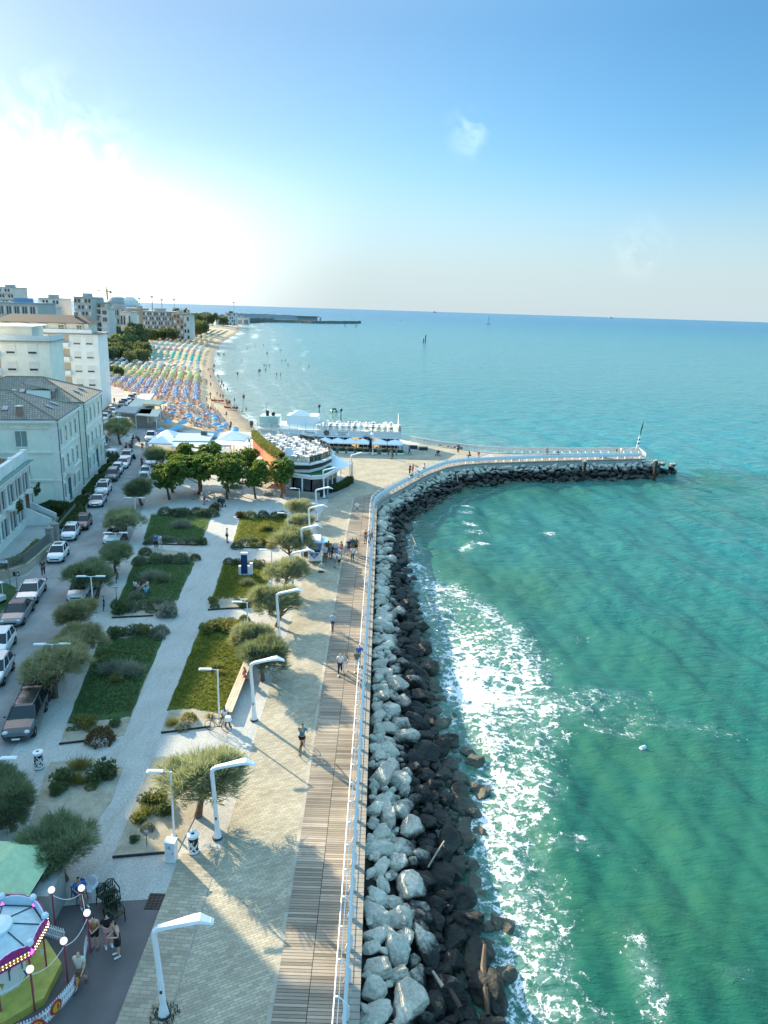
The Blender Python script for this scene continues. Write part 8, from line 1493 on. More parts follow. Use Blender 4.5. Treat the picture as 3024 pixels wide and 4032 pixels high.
# beach cabins inland of the umbrellas
cg = random.Random(3); cabm = [mat('pale_blue_cabin', (.34, .50, .62), .7), mat('white_cabin', (.62, .63, .62), .7), mat('grey_cabin_roof', (.42, .44, .44), .7), mat('blue_cabin', (.10, .26, .50), .7)]
CB = []
for (x0, y0, nrow, w, kind) in ((24, 0, 0, 0, 0),): pass
rows = [(212, 252, 20, 3), (256, 300, 22, 0), (302, 350, 26, 1), (352, 420, 30, 1), (425, 560, 30, 2)]
i = 0
for y0, y1, wid_, ci in rows:
    y = y0
    while y < y1:
        x1 = ds_(y) - (44 if y < 300 else 44 + (y - 300) * .045); L_ = wid_ * cg.uniform(.6, 1.); r = thing('beach_cabins', ('blue beach cabin row behind the cream apartment block', 'pale blue beach cabin row inland of the lime umbrellas', 'short white beach cabin row inland of the white umbrellas', 'long white beach cabin row inland of the turquoise umbrellas', 'far white cabin row below the town trees')[rows.index((y0, y1, wid_, ci))], 'beach cabins', (x1 - L_ / 2, y, 0), .0, f'beach cabin rows, block {rows.index((y0, y1, wid_, ci)) + 1}')
        b = MB(); b.bb(-L_ / 2, L_ / 2, -1.1, 1.1, -.1, 2.1); b.build('wall', cabm[ci if ci != 2 else 1], r); b = MB(); b.bb(-L_ / 2 - .3, L_ / 2 + .3, -1.5, 1.4, 2.1, 2.25); b.build('roof', cabm[cg.choice((1, 2))], r); b = MB()
        for k in range(int(L_ / 1.6)): b.bb(-L_ / 2 + .4 + k * 1.6, -L_ / 2 + 1.1 + k * 1.6, -1.14, -1.11, 0, 1.9)
        b.build('doors', cabm[3] if ci != 3 else cabm[1], r); y += (6.5 if y < 300 else 11)
# ================================================================ the town and harbour far behind
FARW = mat('far_pale_wall', (.64, .63, .59), .9, .1, .1); FARG = mat('far_grey_wall', (.45, .45, .43), .9, .12, .1); FARD = mat('far_dark_wall', (.32, .33, .33), .9, .12, .1); FARB = mat('far_blue_roof', (.20, .33, .45), .7, .12, .1); FART = mat('far_tan_wall', (.45, .34, .24), .9, .1, .1); FROOF = mat('far_roof', (.22, .17, .14), .9, .2, .1)
def block(name, lab, c, xl, xr, yt, Y, depth, m, floors, cols, roofm=None, balc=False, cat='building', zb=0, pitched=False):
    a, d = atY(c, xl, yt, Y), atY(c, xr, yt, Y); w = d.x - a.x; H = (a.z + d.z) / 2; r = thing(name, lab, cat, ((a.x + d.x) / 2, Y, 0)); b = MB(); b.bb(-w / 2, w / 2, 0, depth, zb, H); b.build('wall', m, r); b = MB()
    if pitched: vs = hip(b, [(-w / 2, 0), (w / 2, 0), (w / 2, depth), (-w / 2, depth)], H, H + w * .18, w * .3, .6)
    else: b.bb(-w / 2 - .3, w / 2 + .3, -.3, depth + .3, H, H + .5); b.bb(-w * .2, w * .1, depth * .3, depth * .7, H + .5, H + 2.4)
    b.build('roof', roofm or FARG, r); fh = (H - zb) / floors
    for k in range(floors):
        z = zb + fh * (k + .5)
        for j in range(cols):
            x = -w / 2 + w * (j + .5) / cols; q = MB(); q.bb(x - w / cols * .28, x + w / cols * .28, -.12, .05, z - fh * .28, z + fh * .28); q.build('window', PANE if (j + k) % 3 else SHUTW, r)
        if balc: q = MB(); q.bb(-w / 2 - .6, w / 2 + .9, -1.3, -.02, z - fh * .46, z - fh * .2); q.build('balcony', FARW, r)
    return r
block('apartment_tower', 'tall banded tower at the far left skyline', 1, -40, 104, 170, 560, 22, FARW, 8, 6, balc=True)
block('long_building', 'long low building with blue roof sheets at the left skyline', 1, -40, 305, 300, 335, 18, FARG, 4, 16, FARB)
block('apartment_building', 'pale apartment block with balconies between trees on the skyline', 1, 312, 480, 262, 420, 16, FARW, 7, 6, balc=True)
block('apartment_building', 'tall grey block left of the white slab on the skyline', 1, 600, 742, 252, 420, 18, FARG, 8, 5); block('apartment_building', 'stepped brown block with balconies beside the tall grey block', 1, 742, 822, 296, 428, 16, FART, 7, 3, balc=True)
block('apartment_building', 'narrow white slab with small windows in front of the dome', 1, 820, 882, 345, 400, 10, FARW, 6, 1); block('long_building', 'pale blue grey building behind the cream apartment block', 1, 180, 400, 335, 372, 14, FARW, 4, 9)
dm = thing('domed_arena', 'round domed arena with a pale shell roof under the crane', 'arena'); a, d = atY(1, 805, 300, 640), atY(1, 1075, 300, 640); cx = (a.x + d.x) / 2; rad = (d.x - a.x) / 2; b = MB(); b.lathe([(rad * .98, 0), (rad * .98, 20), (rad * .9, 22.5)], 28, (cx, 655, 0)); b.build('wall', FARG, dm)
b = MB(); b.lathe([(rad * 1.02, 20.5), (rad * .9, 25), (rad * .6, 28.2), (rad * .2, 29.3)], 28, (cx - rad * .2, 655, 0), sx=.72); b.build('roof', FARD, dm); b = MB(); b.lathe([(rad * .98, 20), (rad * .8, 26), (rad * .4, 29.0), (.5, 29.4)], 24, (cx + rad * .35, 660, 0), sx=.62); b.build('shell', FARW, dm)
block('arena_annex', 'flat pale annex in front of the domed arena', 1, 815, 1080, 338, 600, 20, FARG, 3, 12); block('tan_hall', 'tan windowless hall right of the arena', 1, 1075, 1146, 345, 590, 20, FART, 1, 1); block('long_building', 'long dark scaffold covered hotel above the umbrellas', 1, 1165, 1415, 368, 545, 18, FARD, 6, 14); block('hotel', 'beige annex at the right end of the dark long hotel', 1, 1412, 1495, 385, 540, 16, FART, 5, 3); block('hotel', 'pale narrow house right of the beige annex', 1, 1497, 1546, 402, 540, 14, FARW, 4, 2)
block('low_house', 'low pale house in front of the arena trees', 1, 980, 1066, 372, 470, 12, FARW, 2, 4)
block('harbour_house', 'pitched roof house at the harbour, leftmost of three', 25, 408, 575, 400, 950, 14, FARG, 3, 5, FROOF, pitched=True); block('harbour_house', 'broad low hall at the harbour, middle of three', 25, 705, 930, 455, 950, 20, FARG, 2, 5, FROOF, pitched=True); block('harbour_house', 'tall flat roofed house at the harbour beside the tall mast', 25, 885, 1070, 395, 950, 16, FARW, 4, 5, FROOF); block('harbour_shed', 'pale low shed at the root of the breakwater', 25, 1085, 1310, 490, 980, 12, FARW, 1, 6)
# crane and light masts
a = atY(1, 873, 200, 720); r = thing('tower_crane', 'yellow tower crane standing behind the domed arena', 'crane', (a.x, 720, 0)); CY = mat('crane_yellow', (.45, .33, .10), .6); b = MB(); b.tube([(0, 0, 0), (0, 0, a.z + 2)], .8, 4); b.build('mast', CY, r); b = MB(); b.tube([(-10, 0, a.z), (4, 0, a.z)], .6, 4); b.tube([(0, 0, a.z + 4), (-8, 0, a.z + .3)], .12, 4); b.tube([(0, 0, a.z + 4), (3.6, 0, a.z + .3)], .12, 4); b.tube([(0, 0, a.z), (0, 0, a.z + 4)], .4, 4); b.build('jib', CY, r); b = MB(); b.box((3.4, 0, a.z - 1), (1.8, 1.6, 2)); b.build('counterweight', FARD, r)
for c, x, yt, Y, lab in ((1, 1088, 256, 700, 'thin light mast right of the arena, first'), (1, 1136, 258, 700, 'thin light mast right of the arena, second'), (1, 1240, 243, 620, 'thick dark lattice mast behind the scaffold hotel'), (1, 1320, 268, 720, 'thin light mast right of the thick dark one'), (1, 1421, 268, 680, 'light mast at the right end of the scaffold hotel'), (2, 365, 66, 1000, 'tall mast at the harbour house'), (26, 612, 340, 1900, 'small beacon mast on the outer breakwater'), (26, 1452, 372, 1520, 'small beacon mast on the near breakwater head')):
    a = atY(c, x, yt, Y); r = thing('light_mast', lab, 'mast', (a.x, Y, 0)); b = MB(); b.tube([(0, 0, -2), (0, 0, a.z)], [.5, .3] if 'thick' in lab else [.32, .2], 6); b.build('pole', FARD, r); b = MB(); b.box((0, 0, a.z - .3), (2.4, 1., 1.) if 'beacon' not in lab else (1., 1., 1.)); b.build('lamp_cluster', FARD, r)
# breakwaters
def mole(lab, pts, w, h, m):
    b = MB(); vs = []; g = random.Random(len(lab))
    P_ = [Vector(p) for p in pts]; Q_ = []
    for a, c in zip(P_[:-1], P_[1:]):
        for k in range(30): Q_.append(a.lerp(c, k / 30))
    Q_.append(P_[-1])
    for i, p in enumerate(Q_):
        e = min(1, (len(Q_) - 1 - i) / 4 + .15)
        for s, z in ((-1, SEA - 1), (-.62, 0), (-.35, 1), (.35, 1), (.62, 0), (1, SEA - 1)): vs.append((p.x + g.uniform(-.7, .7), p.y + s * w * e + g.uniform(-.5, .5), z if z < -1 else SEA + (h + g.uniform(-.5, .5)) * (.55 if z == 0 else 1) * (.5 + .5 * e)))
    b.add(vs, [(i * 6 + j, i * 6 + 6 + j, i * 6 + 7 + j, i * 6 + 1 + j) for i in range(len(Q_) - 1) for j in range(5)]); return tag(b.build('breakwater', m), lab, 'breakwater')
MOLE = mat('far_rock', (.14, .13, .11), .95, .35, .2); MOLE2 = mat('far_concrete', (.26, .28, .29), .9, .15, .1)
def pp(x, y): p = at(26, x, y, SEA); return (p.x, p.y)
mole('near rock breakwater reaching out from the harbour to a rounded head', [pp(-60, 452), pp(160, 440), pp(330, 440), pp(600, 445), pp(860, 455), pp(1200, 458), pp(1500, 458), pp(1552, 452)], 12, 4.6, MOLE)
a, b_ = at(26, 0, 378, SEA), at(26, 690, 402, SEA); mole('straight outer breakwater wall behind the near one', [(a.x - 60, a.y), (b_.x, b_.y)], 14, 9.5, MOLE2)
mole('short rock spur at the root of the near breakwater', [pp(-300, 440), pp(60, 428), pp(300, 428)], 10, 6, MOLE)
a = atY(26, 772, 400, 1500); r = thing('boat_house', 'dark flat roofed boathouse on the breakwater', 'boathouse', (a.x, 1500, 0)); b = MB(); b.bb(-19, 19, 0, 14, -2, 6); b.build('wall', FARD, r); b = MB(); b.bb(-22, 22, -2, 16, 6, 7.4); b.build('roof', FROOF, r)
a = atY(26, 965, 365, 1450); b = MB(); b.tube([(a.x, 1450, -2), (a.x, 1450, a.z)], [2., 1.7], 8); tag(b.build('harbour_beacon', FARD), 'dark column beacon standing on the near breakwater', 'beacon')
# sailing boat, buoys, ships
p = at(22, 278, 346, SEA); r = thing('sailing_boat', 'white sailing boat far out on the open sea', 'boat', p); b = MB(); b.add([(-5, 0, 0), (5, 0, 0), (6.5, 0, 1.3), (-5.5, 0, 1.3), (0, 1.6, 1.3), (0, -1.6, 1.3)], [(0, 1, 2, 4), (0, 4, 3), (0, 5, 2, 1), (0, 3, 5), (3, 4, 2, 5)]); b.build('hull', WHITE, r); b = MB(); b.add([(-4.4, 0, 2.4), (.4, .3, 2.4), (.3, .15, 24), (.9, .1, 2.2), (5.6, .2, 2.2), (.5, .1, 20)], [(0, 1, 2), (3, 4, 5)]); o = b.build('sail', WTENT, r); o.modifiers.new('t', 'SOLIDIFY').thickness = .1; b = MB(); b.tube([(.5, 0, 1), (.5, 0, 25)], .15, 5); b.build('mast', STEEL, r)
p = at(2, 1453, 190, SEA); r = thing('sailing_boat', 'tiny boat with a wake right of the breakwater head', 'boat', p); b = MB(); b.add([(-3, 0, 0), (3, 0, 0), (4, 0, 1), (-3, 0, 1), (0, 1, 1), (0, -1, 1)], [(0, 1, 2, 4), (0, 4, 3), (0, 5, 2, 1), (0, 3, 5), (3, 4, 2, 5)]); b.build('hull', WHITE, r); b = MB(); b.tube([(0, 0, .5), (0, 0, 7)], .12, 5); b.build('mast', WHITE, r)
for c, x, y, h, lab in ((2, 1605, 332, 4, 'dark marker pole in the open sea, left of a pair'), (2, 1617, 332, 7, 'taller dark marker pole in the open sea, right of a pair'), (26, 1320, 500, 5, 'marker pole off the breakwater head, left'), (26, 1482, 518, 5, 'marker pole off the breakwater head, right'), (18, 200, 262, 3.2, 'blue marker pole behind the restaurant terrace'), (17, 1215, 262, 4.2, 'thin marker pole behind the left part of the terrace')):
    p = at(c, x, y, SEA); b = MB(); b.tube([(p.x, p.y, SEA - 1), (p.x, p.y, SEA + h)], .12 if h < 5 and c in (17, 18) else .5, 6); b.lathe([(.25, h - .8), (.4, h - .3), (.1, h)], 8, (p.x, p.y, SEA)); tag(b.build('marker_pole', mat('marker_blue_black', (.03, .06, .10), .6)), lab, 'marker')
p = at(18, 65, 95, SEA); r = thing('pedalo', 'green pedal boat on the sea behind the terrace', 'boat', p, .3); b = MB()
for s in (-1, 1): b.tube([(s * .6, -1.3, .2), (s * .6, 1.0, .2), (s * .6, 1.5, .35)], [.25, .28, .1], 7)
b.build('float', mat('pedalo_green', (.04, .22, .18), .5), r); b = MB(); b.box((0, -.3, .5), (1.2, .8, .12)); b.box((0, -.7, .8), (1.2, .1, .5)); b.build('seat', mat('pedalo_green', (.04, .22, .18), .5), r)
for c, x, y, lab in ((22, 885, 308, 'distant ship on the horizon, middle'), (22, 15, 288, 'distant ship on the horizon, left')): p = atY(c, x, y, 9000); b = MB(); b.box((p.x, 9000, 2), (40, 12, 9)); b.box((p.x - 8, 9000, 10), (10, 10, 12)); tag(b.build('ship', FARG), lab, 'ship')
# trees among the town: individuals, leaf clumps shared
def town_crown(seed):
    g = np.random.default_rng(seed); lob = [(g.uniform(-2.4, 2.4), g.uniform(-2.4, 2.4), g.uniform(2.6, 5.6), g.uniform(1.3, 2.2)) for _ in range(11)]; C = []; D = []
    for k in range(700):
        x, y, z, r = lob[g.integers(11)]; d = g.normal(size=3); d /= np.linalg.norm(d); q = g.uniform(.5, 1) ** .5; C.append((x + d[0] * r * q, y + d[1] * r * q, z + d[2] * r * .8 * q)); D.append(d)
    return blades(np.array(C), np.array(D), .6, .45, 6, .6, seed)
TWN = leafmat('town_tree_leaves', (.08, .12, .075), (.19, .24, .13), .4, sc=.5); TWL = leafmat('light_town_tree_leaves', (.14, .18, .08), (.27, .31, .15), .4, sc=.5)
tc_ = [npmesh('crown', *town_crown(600 + i), TWN, link=False) for i in range(3)]; tk_ = trunk(620, 3.2, .3, .28).mesh('trunk', BARK)
tg_ = random.Random(5); TL = []
for (c, x, y, Y, s, m) in [(1, 430, 385, 400, 1.2, 0), (1, 500, 350, 410, 1.3, 0), (1, 550, 345, 405, 1.5, 1), (1, 570, 365, 395, 1.3, 0), (1, 800, 560, 262, 1.3, 0), (1, 850, 545, 275, 1.2, 1), (1, 890, 560, 270, 1.2, 1), (1, 950, 570, 262, 1.4, 0), (1, 915, 385, 460, 1.7, 0), (1, 905, 425, 420, 1.3, 1), (1, 940, 430, 410, 1.1, 1), (1, 960, 470, 380, 1.5, 1), (1, 905, 470, 360, 1.3, 0), (1, 1000, 450, 430, 1.6, 0), (1, 1050, 430, 450, 1.7, 0), (1, 1100, 405, 470, 2.0, 0), (1, 1140, 440, 460, 1.6, 0), (1, 1185, 350, 620, 1.8, 0), (1, 1020, 480, 390, 1.4, 1), (1, 1080, 475, 400, 1.4, 0), (1, 1130, 480, 410, 1.3, 0), (1, 780, 470, 360, 1.6, 0), (1, 750, 490, 340, 1.3, 0), (1, 1465, 372, 640, 1.7, 0), (1, 1500, 378, 640, 1.4, 0), (1, 1570, 430, 600, 1.6, 0), (1, 1600, 450, 590, 1.5, 0), (1, 1640, 455, 580, 1.7, 1), (25, 280, 520, 720, 2.0, 0), (25, 400, 540, 690, 2.6, 0), (25, 330, 570, 660, 1.6, 1), (25, 240, 450, 820, 1.8, 0), (25, 650, 480, 900, 2.0, 0), (25, 560, 480, 900, 1.6, 0), (25, 850, 500, 900, 1.6, 0), (25, 40, 370, 800, 2.6, 0), (25, 110, 390, 800, 2.0, 0), (1, 1260, 495, 500, 1.2, 1), (1, 1330, 495, 500, 1.2, 0), (1, 1400, 495, 500, 1.3, 0), (1, 1200, 490, 500, 1.3, 1), (1, 640, 405, 372, 1.1, 0), (1, 700, 425, 365, 1.0, 0), (1, 400, 380, 390, 1.0, 1)]: TL.append((c, x, y, Y, s, m))
TL = [(c, x, y, Y, s * (.3 if Y < 300 else .68 if Y < 480 else .8), m) for c, x, y, Y, s, m in TL]
for k in range(46):
    x = tg_.uniform(765, 1165); y = tg_.uniform(395, 515); TL.append((1, x, y + 20, float(np.interp(y, [395, 515], [455, 318])), tg_.uniform(.5, .85), int(tg_.random() < .4)))
for i, (c, x, y, Y, s, m) in enumerate(TL):
    p = atY(c, x, y, Y); s2 = s; zc = 4.1 * s2; r = place_tree('town_tree', tc_[i % 3], tk_, (p.x, Y, 0), (s2, s2, max(.5, min(s2 * 1.4, p.z / 4.1))), i * 1.3, ('dark bushy' if not m else 'lighter green') + (' tree among the houses behind the beach' if Y < 480 else ' tree near the harbour end of the beach'), 'tree', ('dark' if not m else 'light') + (' town trees' if Y < 480 else ' harbour trees'), TWN if not m else TWL)
def palm(c, x, y, lab):
    p = at(c, x, y); r = thing('palm_tree', lab, 'tree', p); b = MB(); b.tube([(0, 0, 0), (.1, 0, 2), (.1, 0, 3.6)], [.35, .3, .28], 8); b.build('trunk', BARK, r); g = np.random.default_rng(3); C = []; D = []
    for k in range(46):
        a = g.uniform(0, 6.28); e = g.uniform(-.2, 1.2)
        for t in np.linspace(.1, 1, 9): C.append((math.cos(a) * 2.3 * t * math.cos(e * .6), math.sin(a) * 2.3 * t * math.cos(e * .6), 3.7 + 1.6 * math.sin(e) * t - 1.5 * t * t)); D.append((math.cos(a), math.sin(a), -.5 * t))
    V, F = blades(np.array(C), np.array(D), .55, .1, 6, .6, 4); npmesh('crown', V, F, TWN, r)
palm(24, 505, 950, 'palm tree among the cabins behind the turquoise umbrellas'); palm(1, 890, 765, 'smaller palm beside the pale blue cabins')
for i in range(12):
    x = (-75, -68, -95, -110, -86, -120, -130, -105, -140, -150, -118, -90)[i]; y = (214, 226, 240, 262, 275, 300, 330, 350, 380, 420, 440, 300)[i]
# ================================================================ small fair ride at the front left
CX, CY = -14.25, 22.95
PNK = mat('magenta_trim', (.36, .03, .22), .5, .25, 6.); RASP = mat('raspberry_pole', (.33, .05, .10), .45, .1); YEL = mat('yellow_deck', (.46, .42, .09), .6, .2, 2.5); ROOFC = mat('grey_blue_tarpaulin', (.50, .60, .63), .7, .15, 3.); RWHT = mat('pale_blue_board', (.62, .72, .80), .5, .06); GOLD = mat('gold_trim', (.42, .24, .05), .4, .3, 12.); BULB = mat('lit_bulb', (1, .82, .5), .4, 0, emit=2.5); MAGB = mat('magenta_globe', (.75, .12, .75), .3, 0, emit=.8); GLOBE = mat('white_globe_lamp', (.9, .9, .88), .3, 0, emit=.35); PALMG = mat('painted_green', (.02, .16, .07), .6)
cr = thing('carousel', 'small round fair ride with tarpaulin roof, magenta lit crown and yellow deck', 'carousel', (CX, CY, 0)); n8 = 8
def oc(r, z, o=.39): return [(r * math.cos(o + k * PI / 4), r * math.sin(o + k * PI / 4), z) for k in range(8)]
b = MB(); b.prism([p[:2] for p in oc(2.05, 0)], .0, .34); b.build('deck', YEL, cr)
RZ = 2.35; e = oc(1.62, RZ); t = oc(.55, RZ + .42); b = MB(); b.add(e + t, [(i, (i + 1) % 8, 8 + (i + 1) % 8, 8 + i) for i in range(8)] + [tuple(range(8, 16))]); b.build('roof', ROOFC, cr); b = MB()
for i in range(8): b.tube([Vector(e[i]) + Vector((0, 0, .02)), Vector(t[i]) + Vector((0, 0, .02))], .022, 5); b.tube([Vector(e[i]), Vector(e[(i + 1) % 8])], .035, 5)
b.build('roof_seams', DARK, cr); b = MB(); b.lathe([(.5, RZ + .4), (.52, RZ + .55), (.3, RZ + .68), (.02, RZ + .72)], 20); b.build('roof_cap', WHITE, cr)
for i in range(8):
    p, q = Vector(e[i]), Vector(e[(i + 1) % 8]); d = q - p; L = d.length; o_ = Vector((p + q)).normalized(); o_.z = 0; o_.normalize(); prof = []
    for k in range(17): f = k / 16; prof.append((f, .30 + .16 * math.sin(f * PI) + .035 * abs(math.sin(f * PI * 5))))
    for side, m in ((0, RWHT), (1, PNK)):
        b = MB(); vs = []
        for f, h in prof: a = p + d * f + o_ * (.03 + side * .045); vs += [a + Vector((0, 0, -.18)), a + Vector((0, 0, h))]
        bk = [v + o_ * .04 for v in vs]; k2 = len(vs); b.add(vs + bk, [(2 * j, 2 * j + 2, 2 * j + 3, 2 * j + 1) for j in range(16)] + [(k2 + 2 * j + 1, k2 + 2 * j + 3, k2 + 2 * j + 2, k2 + 2 * j) for j in range(16)] + [(2 * j + 1, 2 * j + 3, k2 + 2 * j + 3, k2 + 2 * j + 1) for j in range(16)]); bd = b.build('rounding_board' if side else 'board_back', m, cr)
    b = MB(); a = (p + q) / 2 + o_ * .13; b.box((a.x, a.y, RZ + .06), (L * .9, .03, .2), math.atan2(d.y, d.x)); b.build('gold_band', GOLD, bd); b = MB()
    for k in range(9):
        for z in (0., .13): a = p + d * (.08 + .84 * k / 8) + o_ * .155; b.ball((a.x, a.y, RZ + z), .018, 6)
    b.build('bulbs', BULB, bd); b = MB(); a = p + p.normalized() * .12; b.ball((a.x, a.y, RZ + .02), .10, 10); b.build('corner_globe', MAGB, cr); b = MB(); b.ball((p.x * 1.02, p.y * 1.02, RZ + .42), (.15, .15, .15), 8); b.build('crown_medallion', RWHT, cr)
    b = MB(); b.tube([(p.x * .93, p.y * .93, .34), (p.x * .93, p.y * .93, RZ)], .035, 6); b.build('pole', RASP, cr)
b = MB(); inn_ = oc(.8, 0); b.prism([q[:2] for q in inn_], .34, RZ - .1); core = b.build('centre_drum', WHITE, cr)
for i in range(8):
    a = .39 + (i + .5) * PI / 4; b = MB(); M = Matrix.Translation((.76 * math.cos(a), .76 * math.sin(a), 1.2)) @ Matrix.Rotation(a, 4, 'Z')
    for k in range(5): q = (k - 2) * .5; b.add([(0, 0, .05), (0, math.sin(q) * .24 - .03, .34 + math.cos(q) * .16), (0, math.sin(q) * .27 + .03, .3 + math.cos(q) * .14), (.012, 0, .0)], [(0, 1, 2), (3, 2, 1)], M)
    b.box((0.004, 0, -.1), (.02, .05, .5), 0, M); b.build('painted_palm', PALMG, core); b = MB(); b.box((0.0, 0, .75), (.03, .55, .2), 0, M); b.build('gold_panel', GOLD, core)
BLUEP = mat('blue_pennant', (.02, .10, .40), .6)
for i, (a, col) in enumerate(((-.5, BLUEP), (.2, WHITE), (-1.1, YEL), (1.2, BLUEP))):
    b = MB(); x, y = 1.45 * math.cos(a), 1.45 * math.sin(a); b.add([(x - .1, y, 1.5), (x + .1, y, 1.5), (x, y + .02, 1.22), (x - .1, y + .02, 1.5), (x + .1, y + .02, 1.5), (x, y + .04, 1.22)], [(0, 1, 2), (5, 4, 3), (0, 2, 5, 3), (1, 4, 5, 2)]); b.build('pennant', col, cr)
GP = [((-11.9, 23.2), 'behind the man in the patterned shirt'), ((-12.6, 21.9), 'in front of the yellow deck'), ((-13.5, 25.75), 'behind the carousel by the big tamarisk trunk'), ((-12.3, 25.9), 'near the man sitting on a chair'), ((-11.55, 24.6), 'where the picket fence begins'), ((-14.9, 26.1), 'beside the ticket booth'), ((-14.2, 20.9), 'at the bottom left picture corner')]
for (x, y), lab in GP:
    r = thing('globe_lamp', 'white globe lamp on a raspberry pole ' + lab, 'lamp', (x, y, 0)); b = MB(); b.tube([(0, 0, 0), (0, 0, 1.86)], .035, 7); b.build('pole', RASP, r); b = MB(); b.ball((0, 0, 1.98), .14, 14); b.build('globe', GLOBE, r)
def swag(pts, lab):
    b = MB(); path = []
    for a, c in zip(pts[:-1], pts[1:]):
        a, c = Vector((*a, 1.72)), Vector((*c, 1.72))
        for k in range(8): f = k / 8; q = a.lerp(c, f); q.z -= .28 * math.sin(f * PI); path.append(q)
    path.append(Vector((*pts[-1], 1.72))); b.tube(path, .014, 5); tag(b.build('light_rope', WHITE), lab, 'rope')
swag([GP[6][0], GP[1][0], GP[0][0], GP[4][0], GP[3][0], GP[2][0]], 'white rope light slung between the globe lamps round the carousel')
fp = [at(13, 150, 2330), at(13, 480, 2200), at(13, 640, 2078), at(13, 800, 1905), at(13, 950, 1725), at(13, 1045, 1530)]
def picket(pts, lab, h=.72, emb=()):
    r = thing('picket_fence', lab, 'fence'); b = MB(); rl = MB()
    for a, c in zip(pts[:-1], pts[1:]):
        a, c = Vector((a[0], a[1], 0)), Vector((c[0], c[1], 0)); d = c - a; L = d.length; ang = math.atan2(d.y, d.x); k = max(2, round(L / .105))
        for j in range(k):
            q = a + d * ((j + .5) / k); M = Matrix.Translation(q) @ Matrix.Rotation(ang, 4, 'Z'); b.add([(-.032, -.012, .06), (.032, -.012, .06), (.032, -.012, h - .05), (0, -.012, h), (-.032, -.012, h - .05), (-.032, .012, .06), (.032, .012, .06), (.032, .012, h - .05), (0, .012, h), (-.032, .012, h - .05)], [(4, 3, 2, 1, 0)[::-1], (5, 6, 7, 8, 9)[::-1], (0, 5, 6, 1)[::-1], (1, 6, 7, 2), (2, 7, 8, 3), (3, 8, 9, 4), (4, 9, 5, 0)], M)
        m = (a + c) / 2
        for z in (.2, h - .2): rl.box((m.x, m.y, z), (L, .05, .05), ang)
    b.build('pickets', WHITE, r); rl.build('rail', WHITE, r)
    for pos_, ang in emb:
        M = Matrix.Translation((pos_[0], pos_[1], .42)) @ Matrix.Rotation(ang, 4, 'Z') @ Matrix.Rotation(R(90), 4, 'X'); q = MB(); q.lathe([(.27, -.02), (.29, 0), (.27, .03), (.02, .032)], 20, M=M, sx=.95); eo = q.build('round_shield', mat('shield_red', (.45, .04, .035), .5), r); q = MB(); q.lathe([(.20, .034), (.02, .04)], 18, M=M, sx=.9); q.build('yellow_disc', mat('shield_yellow', (.62, .42, .04), .5), eo); q = MB(); q.ball((.06, .02, .045), (.05, .13, .02), 8, M); q.build('red_figure', MATS['shield_red'], eo)
    return r
d = fp[3] - fp[2]; em = fp[2].lerp(fp[3], .55); n_ = Vector((d.y, -d.x, 0)).normalized(); d2 = fp[5] - fp[4]; em2 = fp[4].lerp(fp[5], .6); n2 = Vector((d2.y, -d2.x, 0)).normalized()
picket([(p.x, p.y) for p in fp], 'white picket fence with round red and yellow shields curving round the ride', .72, [(em + n_ * .06, math.atan2(d.y, d.x)), (em2 + n2 * .06, math.atan2(d2.y, d2.x)), (fp[1] + Vector((.1, -.1, 0)), .5)])
picket([(-13.75, 25.3), (-13.1, 25.1), (-12.75, 25.0)], 'short piece of white picket fence behind the ride', .75); picket([(-11.8, 24.9), (-11.65, 24.3), (-11.5, 23.9)], 'low white picket gate by the red and white poles', .6)
tb = thing('ticket_booth', 'ticket booth with pale green tent roof and coloured lights', 'booth', (-15.6, 26.2, 0)); b = MB(); b.bb(-1.0, 1.0, -.6, 1.4, 0, 2.0); b.build('wall', mat('booth_red', (.22, .04, .06), .6), tb); b = MB(); vs = hip(b, [(-1.4, -.9), (1.3, -.9), (1.3, 2.2), (-1.4, 2.2)], 2.05, 2.9, 1.3, .1); b.build('tent_roof', mat('pale_green_canvas', (.42, .58, .36), .8), tb)
b = MB(); b.bb(-1.2, 1.2, -1.0, -.92, 1.75, 2.15); b.build('sign_board', mat('booth_red', (.22, .04, .06), .6), tb); b = MB()
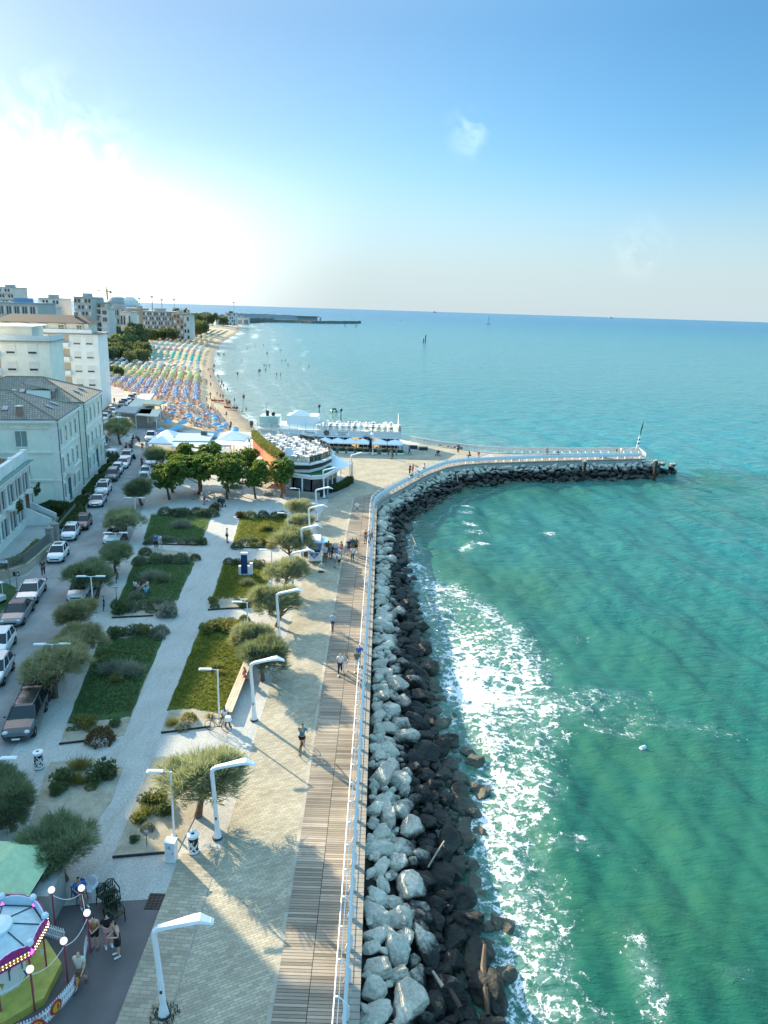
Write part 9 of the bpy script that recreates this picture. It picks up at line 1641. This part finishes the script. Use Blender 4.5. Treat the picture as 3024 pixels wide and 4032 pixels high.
for k in range(4): b.ball((-.9 + k * .6, -1.02, 2.12), .03, 6)
b.build('blue_bulbs', mat('blue_bulb', (.1, .15, 1), .4, 0, emit=2.), tb); b = MB()
for k in range(2): b.box((-.5 + k * 1., -1.03, 1.85), (.3, .03, .08))
b.build('red_lights', mat('red_light', (1, .05, .05), .4, 0, emit=1.5), tb); b = MB(); b.bb(1.15, 1.9, -.4, 1.2, .0, 1.6); b.build('side_panel', mat('grey_canvas', (.3, .33, .33), .8), tb)
# stacking chairs
def pchair(m, label, loc, rz, k=0):
    r = thing('plastic_chair', label, 'chair', loc, rz, 'plastic chairs by the ride' if 'green' in label else None); b = MB(); b.box((0, 0, .44), (.46, .46, .04)); b.build('seat', m, r); b = MB()
    for j in range(5): b.box((-.16 + j * .08, .25 + .02 * abs(j - 2) * 0, .66), (.05, .03, .36))
    b.tube([(-.25, .18, .66), (-.22, .25, .84), (0, .28, .92), (.22, .25, .84), (.25, .18, .66)], .03, 6); b.build('backrest', m, r)
    for s in (-1, 1): q = MB(); q.tube([(s * .26, -.22, .64), (s * .27, .2, .66)], .03, 6); q.tube([(s * .26, -.2, .64), (s * .26, -.24, 0)], .025, 6); q.build('armrest', m, r); q = MB(); q.tube([(s * .24, .22, .5), (s * .25, .28, 0)], .028, 6); q.build('leg', m, r)
    return r
GRC = mat('dark_green_plastic', (.012, .028, .018), .35); WPL = mat('white_plastic', (.72, .74, .78), .4)
pchair(WPL, 'white plastic garden chair beside the seated man', at(13, 1185, 430), R(-12)); pchair(mat('blue_plastic', (.04, .10, .3), .5), 'chair under the man in the blue shirt', at(13, 1040, 470), 2.4 - PI)
for i, (x, y, rz, lab) in enumerate(((1375, 525, 1.0, 'first green plastic chair next to the white one'), (1470, 470, .8, 'green plastic chair at the back, partly behind the first'), (1475, 610, .6, 'green plastic chair in the middle of the group'), (1440, 680, .5, 'green plastic chair tucked beside the middle one'), (1530, 750, .8, 'green plastic chair nearest the woman in black'))): pchair(GRC, lab, at(13, x, y), rz)
